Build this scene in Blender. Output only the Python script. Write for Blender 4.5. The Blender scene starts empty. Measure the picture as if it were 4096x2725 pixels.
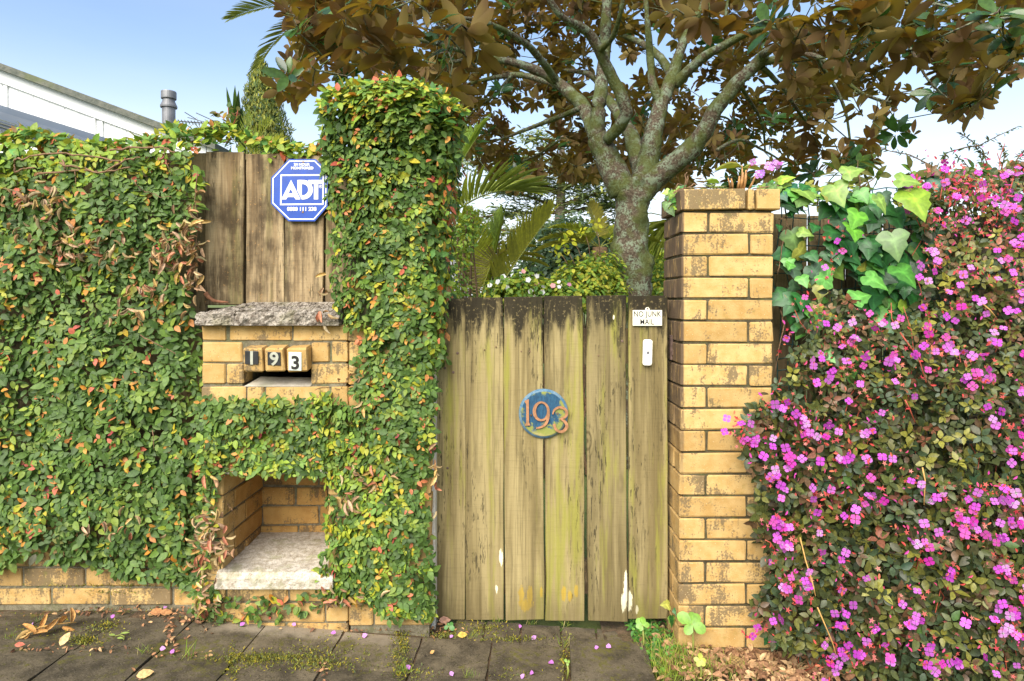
import bpy, bmesh, math, random
import numpy as np
from mathutils import Vector, Matrix, noise as mnoise

SC = bpy.context.scene
COL = SC.collection
# ------------------------------------------------------------------ camera, sky, sun, exposure
F = 2671.0            # focal length in photo pixels (photo 4096 wide)
CZ, CY = 1.303, -2.55 # camera height and place in front of the wall line (y = 0)
HV = 1200.0           # horizon row in the photo
cam_d = bpy.data.cameras.new('camera')
cam = bpy.data.objects.new('camera', cam_d); COL.objects.link(cam)
cam.location = (0, CY, CZ); cam.rotation_euler = (math.radians(90), 0, 0)
cam_d.sensor_width = 36; cam_d.lens = F / 4096 * 36
cam_d.shift_y = -(1362.5 - HV) / 4096
cam_d.clip_start = 0.05; cam_d.clip_end = 2000
SC.camera = cam

SUN_EL, SUN_AZ = math.radians(40), math.radians(200)     # azimuth clockwise from +Y
sun_dir = Vector((math.sin(SUN_AZ)*math.cos(SUN_EL), math.cos(SUN_AZ)*math.cos(SUN_EL), math.sin(SUN_EL)))
world = bpy.data.worlds.new('World'); SC.world = world; world.use_nodes = True
wt = world.node_tree; wt.nodes.clear()
w_out = wt.nodes.new('ShaderNodeOutputWorld'); w_bg = wt.nodes.new('ShaderNodeBackground')
w_sky = wt.nodes.new('ShaderNodeTexSky'); w_sky.sky_type = 'NISHITA'; w_sky.sun_disc = False
w_sky.sun_elevation = SUN_EL; w_sky.sun_rotation = SUN_AZ
w_sky.air_density = 1.0; w_sky.dust_density = 0.6; w_sky.ozone_density = 1.5
# thin bright cloud: a veil that thickens towards the horizon all round, with soft streaks
w_tc = wt.nodes.new('ShaderNodeTexCoord'); w_sep = wt.nodes.new('ShaderNodeSeparateXYZ')
wt.links.new(w_tc.outputs['Generated'], w_sep.inputs[0])
w_map = wt.nodes.new('ShaderNodeMapping'); w_map.inputs['Scale'].default_value = (1.2, 1.2, 5.0)
wt.links.new(w_tc.outputs['Generated'], w_map.inputs[0])
w_n = wt.nodes.new('ShaderNodeTexNoise'); w_n.inputs['Scale'].default_value = 2.2; w_n.inputs['Detail'].default_value = 6
wt.links.new(w_map.outputs[0], w_n.inputs['Vector'])
w_r = wt.nodes.new('ShaderNodeMapRange'); w_r.inputs['From Min'].default_value = 0.0; w_r.inputs['From Max'].default_value = 0.36
w_r.inputs['To Min'].default_value = 1.0; w_r.inputs['To Max'].default_value = 0.0; w_r.interpolation_type = 'SMOOTHSTEP'
wt.links.new(w_sep.outputs['Z'], w_r.inputs['Value'])
w_m = wt.nodes.new('ShaderNodeMath'); w_m.operation = 'MULTIPLY_ADD'; w_m.use_clamp = True
w_m.inputs[1].default_value = 0.16; 
wt.links.new(w_n.outputs['Fac'], w_m.inputs[0]); 
w_m2 = wt.nodes.new('ShaderNodeMath'); w_m2.operation = 'SUBTRACT'; w_m2.inputs[1].default_value = 0.0
wt.links.new(w_r.outputs[0], w_m2.inputs[0]); wt.links.new(w_m2.outputs[0], w_m.inputs[2])
w_mix = wt.nodes.new('ShaderNodeMix'); w_mix.data_type = 'RGBA'
w_mix.inputs['B'].default_value = (5.0, 5.25, 5.5, 1)
wt.links.new(w_m.outputs[0], w_mix.inputs['Factor']); wt.links.new(w_sky.outputs[0], w_mix.inputs['A'])
wt.links.new(w_mix.outputs['Result'], w_bg.inputs['Color']); w_bg.inputs["Strength"].default_value = 0.050
wt.links.new(w_bg.outputs[0], w_out.inputs['Surface'])
sun_l = bpy.data.lights.new('sun', 'SUN'); sun_l.energy = 1.5; sun_l.angle = math.radians(50); sun_l.color = (1.0, 0.93, 0.82)
sun_o = bpy.data.objects.new('sun', sun_l); COL.objects.link(sun_o)
sun_o.rotation_euler = (-sun_dir).to_track_quat('-Z', 'Y').to_euler(); sun_o.location = (0, -6, 12)
SC.view_settings.view_transform = 'Standard'; SC.view_settings.look = 'None'
SC.view_settings.exposure = 2.32; SC.view_settings.gamma = 1.0; SC.view_settings.use_curve_mapping = False
SC.render.engine = 'CYCLES'
try:
    SC.cycles.use_denoising = True; SC.cycles.max_bounces = 10; SC.cycles.diffuse_bounces = 6; SC.cycles.transparent_max_bounces = 4
except Exception: pass

# ------------------------------------------------------------------ helpers
rng = np.random.default_rng(193)
random.seed(193)
def P(u, v, D):
    "world point that stands at distance D in front of the camera on the sight line of photo pixel (u, v)"
    return np.array(((u - 2048.0) * D / F, D + CY, CZ - (v - HV) * D / F))
def Pn(u, v, D):
    u, v, D = np.broadcast_arrays(np.asarray(u, float), np.asarray(v, float), np.asarray(D, float))
    return np.stack(((u - 2048.0) * D / F, D + CY, CZ - (v - HV) * D / F), -1)
def proj(p):
    D = p[..., 1] - CY
    return 2048 + p[..., 0] * F / D, HV + (CZ - p[..., 2]) * F / D, D
def ground_z(x, y):
    c = 0.055 * np.clip((-x - 1.2) / 0.8, 0, 1) * np.clip((y + 0.3) / 0.38, 0, 1)
    return -0.07 * np.clip(x, -4, 4) - c

def tagit(o, label=None, cat=None, group=None, kind=None):
    if label: o['label'] = label
    if cat: o['category'] = cat
    if group: o['group'] = group
    if kind: o['kind'] = kind
    return o
def thing(name, label, cat, loc=(0, 0, 0), group=None, kind=None):
    o = bpy.data.objects.new(name, None); COL.objects.link(o); o.location = Vector(loc)
    o.empty_display_size = 0.05
    return tagit(o, label, cat, group, kind)
def put(name, me, parent=None, mat=None, mw=None, label=None, kind=None):
    "link a mesh object; meshes are given in world space unless mw is their world matrix"
    o = bpy.data.objects.new(name, me); COL.objects.link(o)
    if mat is not None and len(me.materials) == 0: me.materials.append(mat)
    if parent is not None:
        o.parent = parent
        w = Matrix.Translation(parent.location) if parent.parent is None else world_of(parent)
        o.matrix_parent_inverse = w.inverted()
    if mw is not None: o.matrix_basis = mw
    if label: o['label'] = label
    if kind: o['kind'] = kind
    return o
def world_of(o):
    m = o.matrix_basis if o.rotation_euler or True else None
    if o.parent is not None: return world_of(o.parent) @ o.matrix_parent_inverse @ o.matrix_basis
    return o.matrix_basis.copy()

def mesh_np(name, V, T, col=None, smooth=True):
    "mesh from numpy verts (n,3), faces (m,k) and vertex colours (n,3)"
    me = bpy.data.meshes.new(name)
    V = np.asarray(V, np.float32); T = np.asarray(T, np.int32); k = T.shape[1]
    me.vertices.add(len(V)); me.vertices.foreach_set('co', V.ravel())
    me.loops.add(T.size); me.loops.foreach_set('vertex_index', T.ravel())
    me.polygons.add(len(T)); me.polygons.foreach_set('loop_start', np.arange(0, T.size, k, dtype=np.int32))
    if smooth: me.polygons.foreach_set('use_smooth', np.ones(len(T), bool))
    if col is not None:
        a = me.color_attributes.new('Col', 'FLOAT_COLOR', 'POINT')
        c = np.ones((len(V), 4), np.float32); c[:, :3] = col
        a.data.foreach_set('color', c.ravel())
    me.update(calc_edges=True)
    return me
def mesh_pd(name, V, Fc, smooth=False, recalc=True):
    me = bpy.data.meshes.new(name); me.from_pydata([tuple(map(float, v)) for v in V], [], [tuple(f) for f in Fc])
    if recalc:
        bm = bmesh.new(); bm.from_mesh(me); bmesh.ops.recalc_face_normals(bm, faces=bm.faces); bm.to_mesh(me); bm.free()
    if smooth: me.polygons.foreach_set('use_smooth', np.ones(len(me.polygons), bool))
    me.update(); return me

class MB:
    "collects simple shapes into one mesh"
    def __init__(s): s.V, s.F = [], []
    def add(s, V, Fc):
        b = len(s.V); s.V += [tuple(v) for v in V]; s.F += [tuple(b + i for i in f) for f in Fc]; return s
    def box(s, x0, x1, y0, y1, z0, z1, b=0.0):
        V, Fc = chamfer((x1 - x0), (y1 - y0), (z1 - z0), b)
        c = np.array(((x0 + x1) / 2, (y0 + y1) / 2, (z0 + z1) / 2)); return s.add(np.array(V) + c, Fc)
    def tube(s, pts, rad, sides=6, cap=True):
        pts = [np.array(p, float) for p in pts]; n = len(pts)
        rad = list(rad) if hasattr(rad, '__len__') else [rad] * n
        rings = []
        up = np.array((0.13, 0.31, 0.94))
        for i in range(n):
            d = pts[min(i + 1, n - 1)] - pts[max(i - 1, 0)]; d /= (np.linalg.norm(d) + 1e-9)
            a = np.cross(d, up)
            if np.linalg.norm(a) < 0.1: a = np.cross(d, (1, 0, 0))
            a /= np.linalg.norm(a); c = np.cross(d, a)
            rings.append([pts[i] + rad[i] * (math.cos(t) * a + math.sin(t) * c) for t in np.linspace(0, 2 * math.pi, sides, endpoint=False)])
        V = [p for r in rings for p in r]; Fc = []
        for i in range(n - 1):
            for k in range(sides):
                k2 = (k + 1) % sides; Fc.append((i * sides + k, i * sides + k2, (i + 1) * sides + k2, (i + 1) * sides + k))
        if cap: Fc.append(tuple(range(sides))[::-1]); Fc.append(tuple((n - 1) * sides + k for k in range(sides)))
        return s.add(V, Fc)
    def prism(s, poly, y0, y1):
        "2-D outline (x, z) given depth from y0 to y1"
        n = len(poly); V = [(p[0], y0, p[1]) for p in poly] + [(p[0], y1, p[1]) for p in poly]
        Fc = [tuple(range(n)), tuple(range(2 * n - 1, n - 1, -1))] + [(i, (i + 1) % n, n + (i + 1) % n, n + i) for i in range(n)]
        return s.add(V, Fc)
    def strip(s, a, b, y0, y1):
        "band between 2-D polylines a and b, given depth"
        n = len(a)
        for i in range(n - 1):
            q = [a[i], a[i + 1], b[i + 1], b[i]]
            V = [(p[0], y0, p[1]) for p in q] + [(p[0], y1, p[1]) for p in q]
            Fc = [(0, 1, 2, 3), (7, 6, 5, 4), (0, 4, 5, 1), (3, 2, 6, 7)]
            if i == 0: Fc.append((0, 3, 7, 4))
            if i == n - 2: Fc.append((1, 5, 6, 2))
            s.add(V, Fc)
        return s
    def mesh(s, name, smooth=False, merge=0.0):
        me = mesh_pd(name, s.V, s.F, smooth)
        if merge:
            bm = bmesh.new(); bm.from_mesh(me); bmesh.ops.remove_doubles(bm, verts=bm.verts, dist=merge)
            bmesh.ops.recalc_face_normals(bm, faces=bm.faces); bm.to_mesh(me); bm.free()
        return me

def chamfer(sx, sy, sz, b=0.0):
    h = np.array((sx, sy, sz)) / 2
    if b <= 0:
        V = [(x * h[0], y * h[1], z * h[2]) for x in (-1, 1) for y in (-1, 1) for z in (-1, 1)]
        return V, [(0, 1, 3, 2), (4, 6, 7, 5), (0, 4, 5, 1), (2, 3, 7, 6), (0, 2, 6, 4), (1, 5, 7, 3)]
    V, idx = [], {}
    for x in (-1, 1):
        for y in (-1, 1):
            for z in (-1, 1):
                for a in range(3):
                    s = np.array((x, y, z)) * (h - b); s[a] = (x, y, z)[a] * h[a]
                    idx[(x, y, z, a)] = len(V); V.append(tuple(s))
    Fc = []
    for a in range(3):
        o = [i for i in range(3) if i != a]
        for sa in (-1, 1):
            q = []
            for (p, r) in ((-1, -1), (1, -1), (1, 1), (-1, 1)):
                k = [0, 0, 0]; k[a] = sa; k[o[0]] = p; k[o[1]] = r; q.append(idx[(*k, a)])
            Fc.append(q)
        for p in (-1, 1):
            for r in (-1, 1):
                k0 = [0, 0, 0]; k0[o[0]] = p; k0[o[1]] = r; k1 = list(k0); k0[a] = -1; k1[a] = 1
                Fc.append([idx[(*k0, o[0])], idx[(*k1, o[0])], idx[(*k1, o[1])], idx[(*k0, o[1])]])
    for x in (-1, 1):
        for y in (-1, 1):
            for z in (-1, 1): Fc.append([idx[(x, y, z, a)] for a in range(3)])
    return V, Fc

_bricks = {}
def brick_mesh(sx, sy, sz, b=0.004, jit=0.0012):
    k = (round(sx * 200), round(sy * 200), round(sz * 200))
    if k not in _bricks: _bricks[k] = []
    if len(_bricks[k]) < 3:
        V, Fc = chamfer(sx, sy, sz, b); V = np.array(V) + rng.normal(0, jit, (24, 3))
        me = mesh_pd('brick', V, Fc); _bricks[k].append((me, (sx, sy, sz))); return me, (1, 1, 1)
    me, s0 = _bricks[k][rng.integers(len(_bricks[k]))]
    return me, (sx / s0[0], sy / s0[1], sz / s0[2])
def brick(parent, x0, x1, y0, y1, z0, z1, mat, name='brick', rot=0.006):
    me, s = brick_mesh(x1 - x0, y1 - y0, z1 - z0)
    m = Matrix.Translation(((x0 + x1) / 2, (y0 + y1) / 2 + rng.normal(0, 0.0012), (z0 + z1) / 2)) @ Matrix.Rotation(rng.normal(0, rot), 4, 'Y') @ Matrix.Rotation(rng.normal(0, rot), 4, 'Z') @ Matrix.Diagonal((*s, 1))
    return put(name, me, parent, mat, m)

# ---- node helper
def new_mat(name):
    m = bpy.data.materials.new(name); m.use_nodes = True; nt = m.node_tree; nt.nodes.clear()
    return m, nt
def nd(nt, typ, ins=None, **at):
    n = nt.nodes.new('ShaderNode' + typ)
    for k, v in at.items(): setattr(n, k, v)
    for k, v in (ins or {}).items():
        s = n.inputs[k]
        if isinstance(v, bpy.types.NodeSocket): nt.links.new(v, s)
        elif isinstance(v, bpy.types.Node): nt.links.new(v.outputs[0], s)
        else: s.default_value = v
    return n
def c4(c): return (c[0], c[1], c[2], 1.0)
def noise_(nt, vec, scale, detail=4, rough=0.55, dist=0.0):
    return nd(nt, 'TexNoise', {'Vector': vec, 'Scale': scale, 'Detail': detail, 'Roughness': rough, 'Distortion': dist}).outputs['Fac']
def ramp(nt, fac, lo, hi, a=0.0, b=1.0, smooth=True):
    return nd(nt, 'MapRange', {'Value': fac, 'From Min': lo, 'From Max': hi, 'To Min': a, 'To Max': b}, interpolation_type='SMOOTHSTEP' if smooth else 'LINEAR').outputs[0]
def mixc(nt, f, a, b, blend='MIX'):
    n = nd(nt, 'Mix', data_type='RGBA', blend_type=blend)
    for s, v in (('Factor', f), ('A', a), ('B', b)):
        i = [q for q in n.inputs if q.name == s and (q.type == 'RGBA' if s != 'Factor' else q.type == 'VALUE')][0]
        if isinstance(v, bpy.types.NodeSocket): nt.links.new(v, i)
        elif s == 'Factor': i.default_value = v
        else: i.default_value = c4(v)
    return [q for q in n.outputs if q.type == 'RGBA'][0]
def math_(nt, op, a, b=0.0, clamp=False):
    n = nd(nt, 'Math', operation=op, use_clamp=clamp)
    for i, v in ((0, a), (1, b)):
        if isinstance(v, bpy.types.NodeSocket): nt.links.new(v, n.inputs[i])
        else: n.inputs[i].default_value = v
    return n.outputs[0]
def vscale(nt, vec, s, off=None):
    n = nd(nt, 'Mapping', {'Vector': vec, 'Scale': s})
    if off is not None: nt.links.new(off, n.inputs['Location'])
    return n.outputs[0]
def finish(nt, col, rough=0.7, bump=None, bstr=0.3, bdist=0.003, spec=0.4, extra=None):
    p = nd(nt, 'BsdfPrincipled', {'Roughness': rough, 'Specular IOR Level': spec})
    if isinstance(col, bpy.types.NodeSocket): nt.links.new(col, p.inputs['Base Color'])
    else: p.inputs['Base Color'].default_value = c4(col)
    if bump is not None:
        b = nd(nt, 'Bump', {'Height': bump, 'Strength': bstr, 'Distance': bdist}); nt.links.new(b.outputs[0], p.inputs['Normal'])
    for k, v in (extra or {}).items(): p.inputs[k].default_value = v
    o = nd(nt, 'OutputMaterial', {'Surface': p.outputs[0]}); return p

def m_plain(name, col, rough=0.6, spec=0.4, var=0.12, scale=40, metal=0.0, bump=0.15):
    m, nt = new_mat(name); g = nd(nt, 'NewGeometry').outputs['Position']
    n = noise_(nt, g, scale); c = mixc(nt, ramp(nt, n, 0.3, 0.7), [x * (1 - var) for x in col], [min(1, x * (1 + var)) for x in col])
    finish(nt, c, rough, n, bump, 0.002, spec, {'Metallic': metal}); return m

def m_leaf(name, rough=0.45, trans=0.25, under=None, spec=0.5, tcol=(1.3, 1.25, 0.45), nscale=60, nvar=0.25, undervar=None):
    "leaf: colour from the leaf's own colour attribute, other colour underneath, some light through"
    m, nt = new_mat(name); g = nd(nt, 'NewGeometry'); a = nd(nt, 'Attribute', attribute_name='Col', attribute_type='GEOMETRY')
    n = noise_(nt, g.outputs['Position'], nscale, 3)
    c = mixc(nt, 1.0, a.outputs['Color'], mixc(nt, ramp(nt, n, 0.3, 0.7), (1 - nvar,) * 3, (1 + nvar,) * 3), 'MULTIPLY')
    if under is not None:
        uc = mixc(nt, ramp(nt, noise_(nt, g.outputs['Position'], 4.0, 2), 0.35, 0.65), under, undervar or under)
        c2 = mixc(nt, g.outputs['Backfacing'], c, uc)
    else: c2 = mixc(nt, math_(nt, 'MULTIPLY', g.outputs['Backfacing'], 0.35), c, (0.20, 0.26, 0.12))
    p = nd(nt, 'BsdfPrincipled', {'Base Color': c2, 'Roughness': rough, 'Specular IOR Level': spec})
    if under is not None:
        nt.links.new(ramp(nt, g.outputs['Backfacing'], 0, 1, rough, 0.8, False), p.inputs['Roughness'])
    t = nd(nt, 'BsdfTranslucent', {'Color': mixc(nt, 1.0, c2, tcol, 'MULTIPLY')})
    mx = nd(nt, 'MixShader', {0: trans, 1: p.outputs[0], 2: t.outputs[0]})
    nd(nt, 'OutputMaterial', {'Surface': mx.outputs[0]}); return m

# ---- leaves
def leaf_template(prof, fold=0.25, curl=0.25, mid=None, rows=None):
    "blade along +Y, width along X, upper side +Z; prof = [(y, half width)] between base and tip"
    V = [(0, 0, 0)]; 
    for (y, w) in prof:
        z = -curl * y * y
        V += [(-w, y, z + fold * w), (0, y, z), (w, y, z + fold * w)]
    V.append((0, 1, -curl)); n = len(prof); T = []
    T += [(0, 2, 1), (0, 3, 2)]
    for i in range(n - 1):
        a = 1 + 3 * i; b = a + 3
        T += [(a, a + 1, b + 1), (a, b + 1, b), (a + 1, a + 2, b + 2), (a + 1, b + 2, b + 1)]
    a = 1 + 3 * (n - 1); e = len(V) - 1
    T += [(a, a + 1, e), (a + 1, a + 2, e)]
    return np.array(V, float), np.array(T, int)
def unit(v): return v / (np.linalg.norm(v, axis=-1, keepdims=True) + 1e-9)
def frames(n, t):
    "rotation matrices with leaf axis near t and upper side n"
    n = unit(n); t = unit(t - n * (t * n).sum(-1, keepdims=True)); s = np.cross(t, n)
    return np.stack((s, t, n), -1)
def scatter(tmpl, pos, R, sc, col, vcol=None):
    "arrays of many leaves: returns verts, tris, colours"
    V0, T0 = tmpl; N = len(pos); k = len(V0)
    sc = np.asarray(sc); sc = sc[:, None] * np.ones(3) if sc.ndim == 1 else sc
    V = np.einsum('nij,nkj->nki', R, V0[None] * sc[:, None, :]) + pos[:, None, :]
    T = (T0[None] + (np.arange(N) * k)[:, None, None]).reshape(-1, T0.shape[1])
    C = np.repeat(col[:, None, :], k, 1)
    if vcol is not None: C = C * vcol[None]
    return V.reshape(-1, 3), T, C.reshape(-1, 3)
def join(parts):
    V, T, C = [], [], []; b = 0
    for (v, t, c) in parts: V.append(v); T.append(t + b); C.append(c); b += len(v)
    return np.concatenate(V), np.concatenate(T), np.concatenate(C)
def mat4(R, pos, s):
    M = np.eye(4); M[:3, :3] = R * np.asarray(s); M[:3, 3] = pos; return Matrix(M.tolist())
def leaf_parts(parent, name, tmpl, pos, R, sc, col, mat, vcol=None, q=10, label=None):
    "single leaves as objects; meshes shared between leaves of like colour"
    if len(pos) == 0: return
    cache = {}
    sc = np.asarray(sc); sc = sc[:, None] * np.ones(3) if sc.ndim == 1 else sc
    for i in range(len(pos)):
        key = tuple(np.round(np.cbrt(col[i]) * q).astype(int))
        if key not in cache:
            c = np.repeat(((np.array(key) / q) ** 3)[None], len(tmpl[0]), 0)
            if vcol is not None: c = c * vcol
            cache[key] = mesh_np(name, tmpl[0], tmpl[1], c)
        put(name, cache[key], parent, mat, mat4(R[i], pos[i], sc[i]))
def split_leaves(parent, part, rest, tmpl, pos, R, sc, col, mat, keep=300, bias=None, vcol=None):
    "the `keep` leaves that show largest become parts, the others one part of stuff"
    N = len(pos); u, v, D = proj(pos); s = np.asarray(sc); s = s if s.ndim == 1 else s[:, 1]
    vis = (u > -20) & (u < 4116) & (v > -20) & (v < 2745)
    face = np.abs((R[:, :, 2] * unit(pos - np.array((0, CY, CZ)))).sum(-1))
    score = s / D * (0.3 + face) * vis * (1 if bias is None else bias)
    o = np.argsort(-score); k = o[:keep]; r = o[keep:]
    leaf_parts(parent, part, tmpl, pos[k], R[k], np.asarray(sc)[k], col[k], mat, vcol)
    if len(r):
        V, T, C = scatter(tmpl, pos[r], R[r], np.asarray(sc)[r], col[r], vcol)
        put(rest, mesh_np(rest, V, T, C), parent, mat, kind='stuff')
def in_poly(u, v, poly):
    u = np.asarray(u, float); v = np.asarray(v, float); ins = np.zeros(u.shape, bool); n = len(poly)
    for i in range(n):
        x0, y0 = poly[i]; x1, y1 = poly[(i + 1) % n]
        if y0 == y1: continue
        c = ((y0 > v) != (y1 > v)) & (u < (x1 - x0) * (v - y0) / (y1 - y0) + x0); ins ^= c
    return ins
def vnoise(p, s, seed=0):
    p = np.asarray(p) * s + seed * 17.3
    return np.array([mnoise.noise(Vector(q)) for q in p.reshape(-1, 3)]).reshape(p.shape[:-1])
def pick(cols, w, n):
    cols = np.array(cols, float); w = np.array(w, float); i = rng.choice(len(cols), n, p=w / w.sum())
    return cols[i] * rng.uniform(0.8, 1.2, (n, 1)), i
def text_mesh(body, size, depth, bold=0.0, sx=1.0, spacing=1.0):
    cu = bpy.data.curves.new('text', 'FONT'); cu.body = body; cu.size = size; cu.extrude = depth / 2; cu.offset = bold
    cu.align_x = 'CENTER'; cu.align_y = 'CENTER'; cu.space_character = spacing; cu.resolution_u = 4
    ob = bpy.data.objects.new('text', cu); COL.objects.link(ob)
    dg = bpy.context.evaluated_depsgraph_get(); me = bpy.data.meshes.new_from_object(ob.evaluated_get(dg))
    bpy.data.objects.remove(ob); bpy.data.curves.remove(cu)
    n = len(me.vertices); c = np.empty(n * 3); me.vertices.foreach_get('co', c); c = c.reshape(-1, 3)
    w = np.stack((c[:, 0] * sx, -c[:, 2], c[:, 1]), -1); w[:, 0] -= (w[:, 0].min() + w[:, 0].max()) / 2; w[:, 2] -= (w[:, 2].min() + w[:, 2].max()) / 2
    me.vertices.foreach_set('co', w.ravel()); me.materials.clear(); me.update(); return me
def mw_at(p, roll=0.0, s=(1, 1, 1)):
    return Matrix.Translation(Vector(p)) @ Matrix.Rotation(roll, 4, 'Y') @ Matrix.Diagonal((*s, 1))
# ------------------------------------------------------------------ materials of built things
def m_brick(name, stain_lo=0.56, stain_hi=0.68, side_x=None, moss=0.0, light=(0.55, 0.375, 0.155), deep=(0.46, 0.285, 0.095), cover=0.0):
    m, nt = new_mat(name); pos = nd(nt, 'NewGeometry').outputs['Position']; rnd = nd(nt, 'ObjectInfo').outputs['Random']
    fine = noise_(nt, pos, 260, 3, 0.7); mid = noise_(nt, pos, 22, 4)
    c = mixc(nt, ramp(nt, mid, 0.3, 0.72), light, deep)
    c = mixc(nt, 1.0, c, mixc(nt, rnd, (0.84, 0.80, 0.74), (1.12, 1.12, 1.12)), 'MULTIPLY')
    c = mixc(nt, ramp(nt, fine, 0.60, 0.72, 0, 0.55), c, (0.72, 0.50, 0.24))
    off = nd(nt, 'CombineXYZ', {0: math_(nt, 'MULTIPLY', rnd, 7.0), 1: math_(nt, 'MULTIPLY', rnd, 3.0), 2: math_(nt, 'MULTIPLY', rnd, 5.0)}).outputs[0]
    big = noise_(nt, vscale(nt, pos, (1, 1, 1), off), 9.0, 3)                        # where this brick is dirty
    big = math_(nt, 'ADD', big, math_(nt, 'SUBTRACT', math_(nt, 'MULTIPLY', rnd, 0.14), 0.07 - cover))
    spk = noise_(nt, pos, 130, 4, 0.65); strk = noise_(nt, vscale(nt, pos, (70, 70, 9)), 1.0, 3, 0.6)
    s = math_(nt, 'ADD', math_(nt, 'MULTIPLY', spk, 0.6), math_(nt, 'MULTIPLY', strk, 0.4))
    s = math_(nt, 'ADD', s, math_(nt, 'MULTIPLY', math_(nt, 'SUBTRACT', big, 0.5), 0.95))
    st = ramp(nt, s, stain_lo, stain_hi)
    c = mixc(nt, math_(nt, 'MULTIPLY', st, 0.80), c, (0.13, 0.098, 0.058))
    dots = nd(nt, 'TexVoronoi', {'Vector': pos, 'Scale': 95}).outputs['Distance']
    c = mixc(nt, ramp(nt, dots, 0.10, 0.17, 0.75, 0), c, mixc(nt, ramp(nt, mid, 0.4, 0.6), (0.10, 0.06, 0.03), (0.70, 0.55, 0.32)))
    if moss:
        c = mixc(nt, ramp(nt, noise_(nt, pos, 14, 5, 0.7), 0.56, 0.72, 0, moss), c, (0.16, 0.17, 0.03))
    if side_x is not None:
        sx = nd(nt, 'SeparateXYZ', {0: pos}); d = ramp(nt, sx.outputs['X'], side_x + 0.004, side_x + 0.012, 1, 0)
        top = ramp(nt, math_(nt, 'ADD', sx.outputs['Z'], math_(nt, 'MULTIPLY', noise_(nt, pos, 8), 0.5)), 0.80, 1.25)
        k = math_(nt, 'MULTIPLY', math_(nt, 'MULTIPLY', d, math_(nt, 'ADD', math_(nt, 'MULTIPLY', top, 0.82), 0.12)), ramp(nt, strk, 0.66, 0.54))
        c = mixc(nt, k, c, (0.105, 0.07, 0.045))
    h = math_(nt, 'ADD', math_(nt, 'MULTIPLY', fine, 0.5), math_(nt, 'MULTIPLY', spk, 0.8))
    finish(nt, c, 0.88, h, 0.45, 0.003, 0.2); return m

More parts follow.
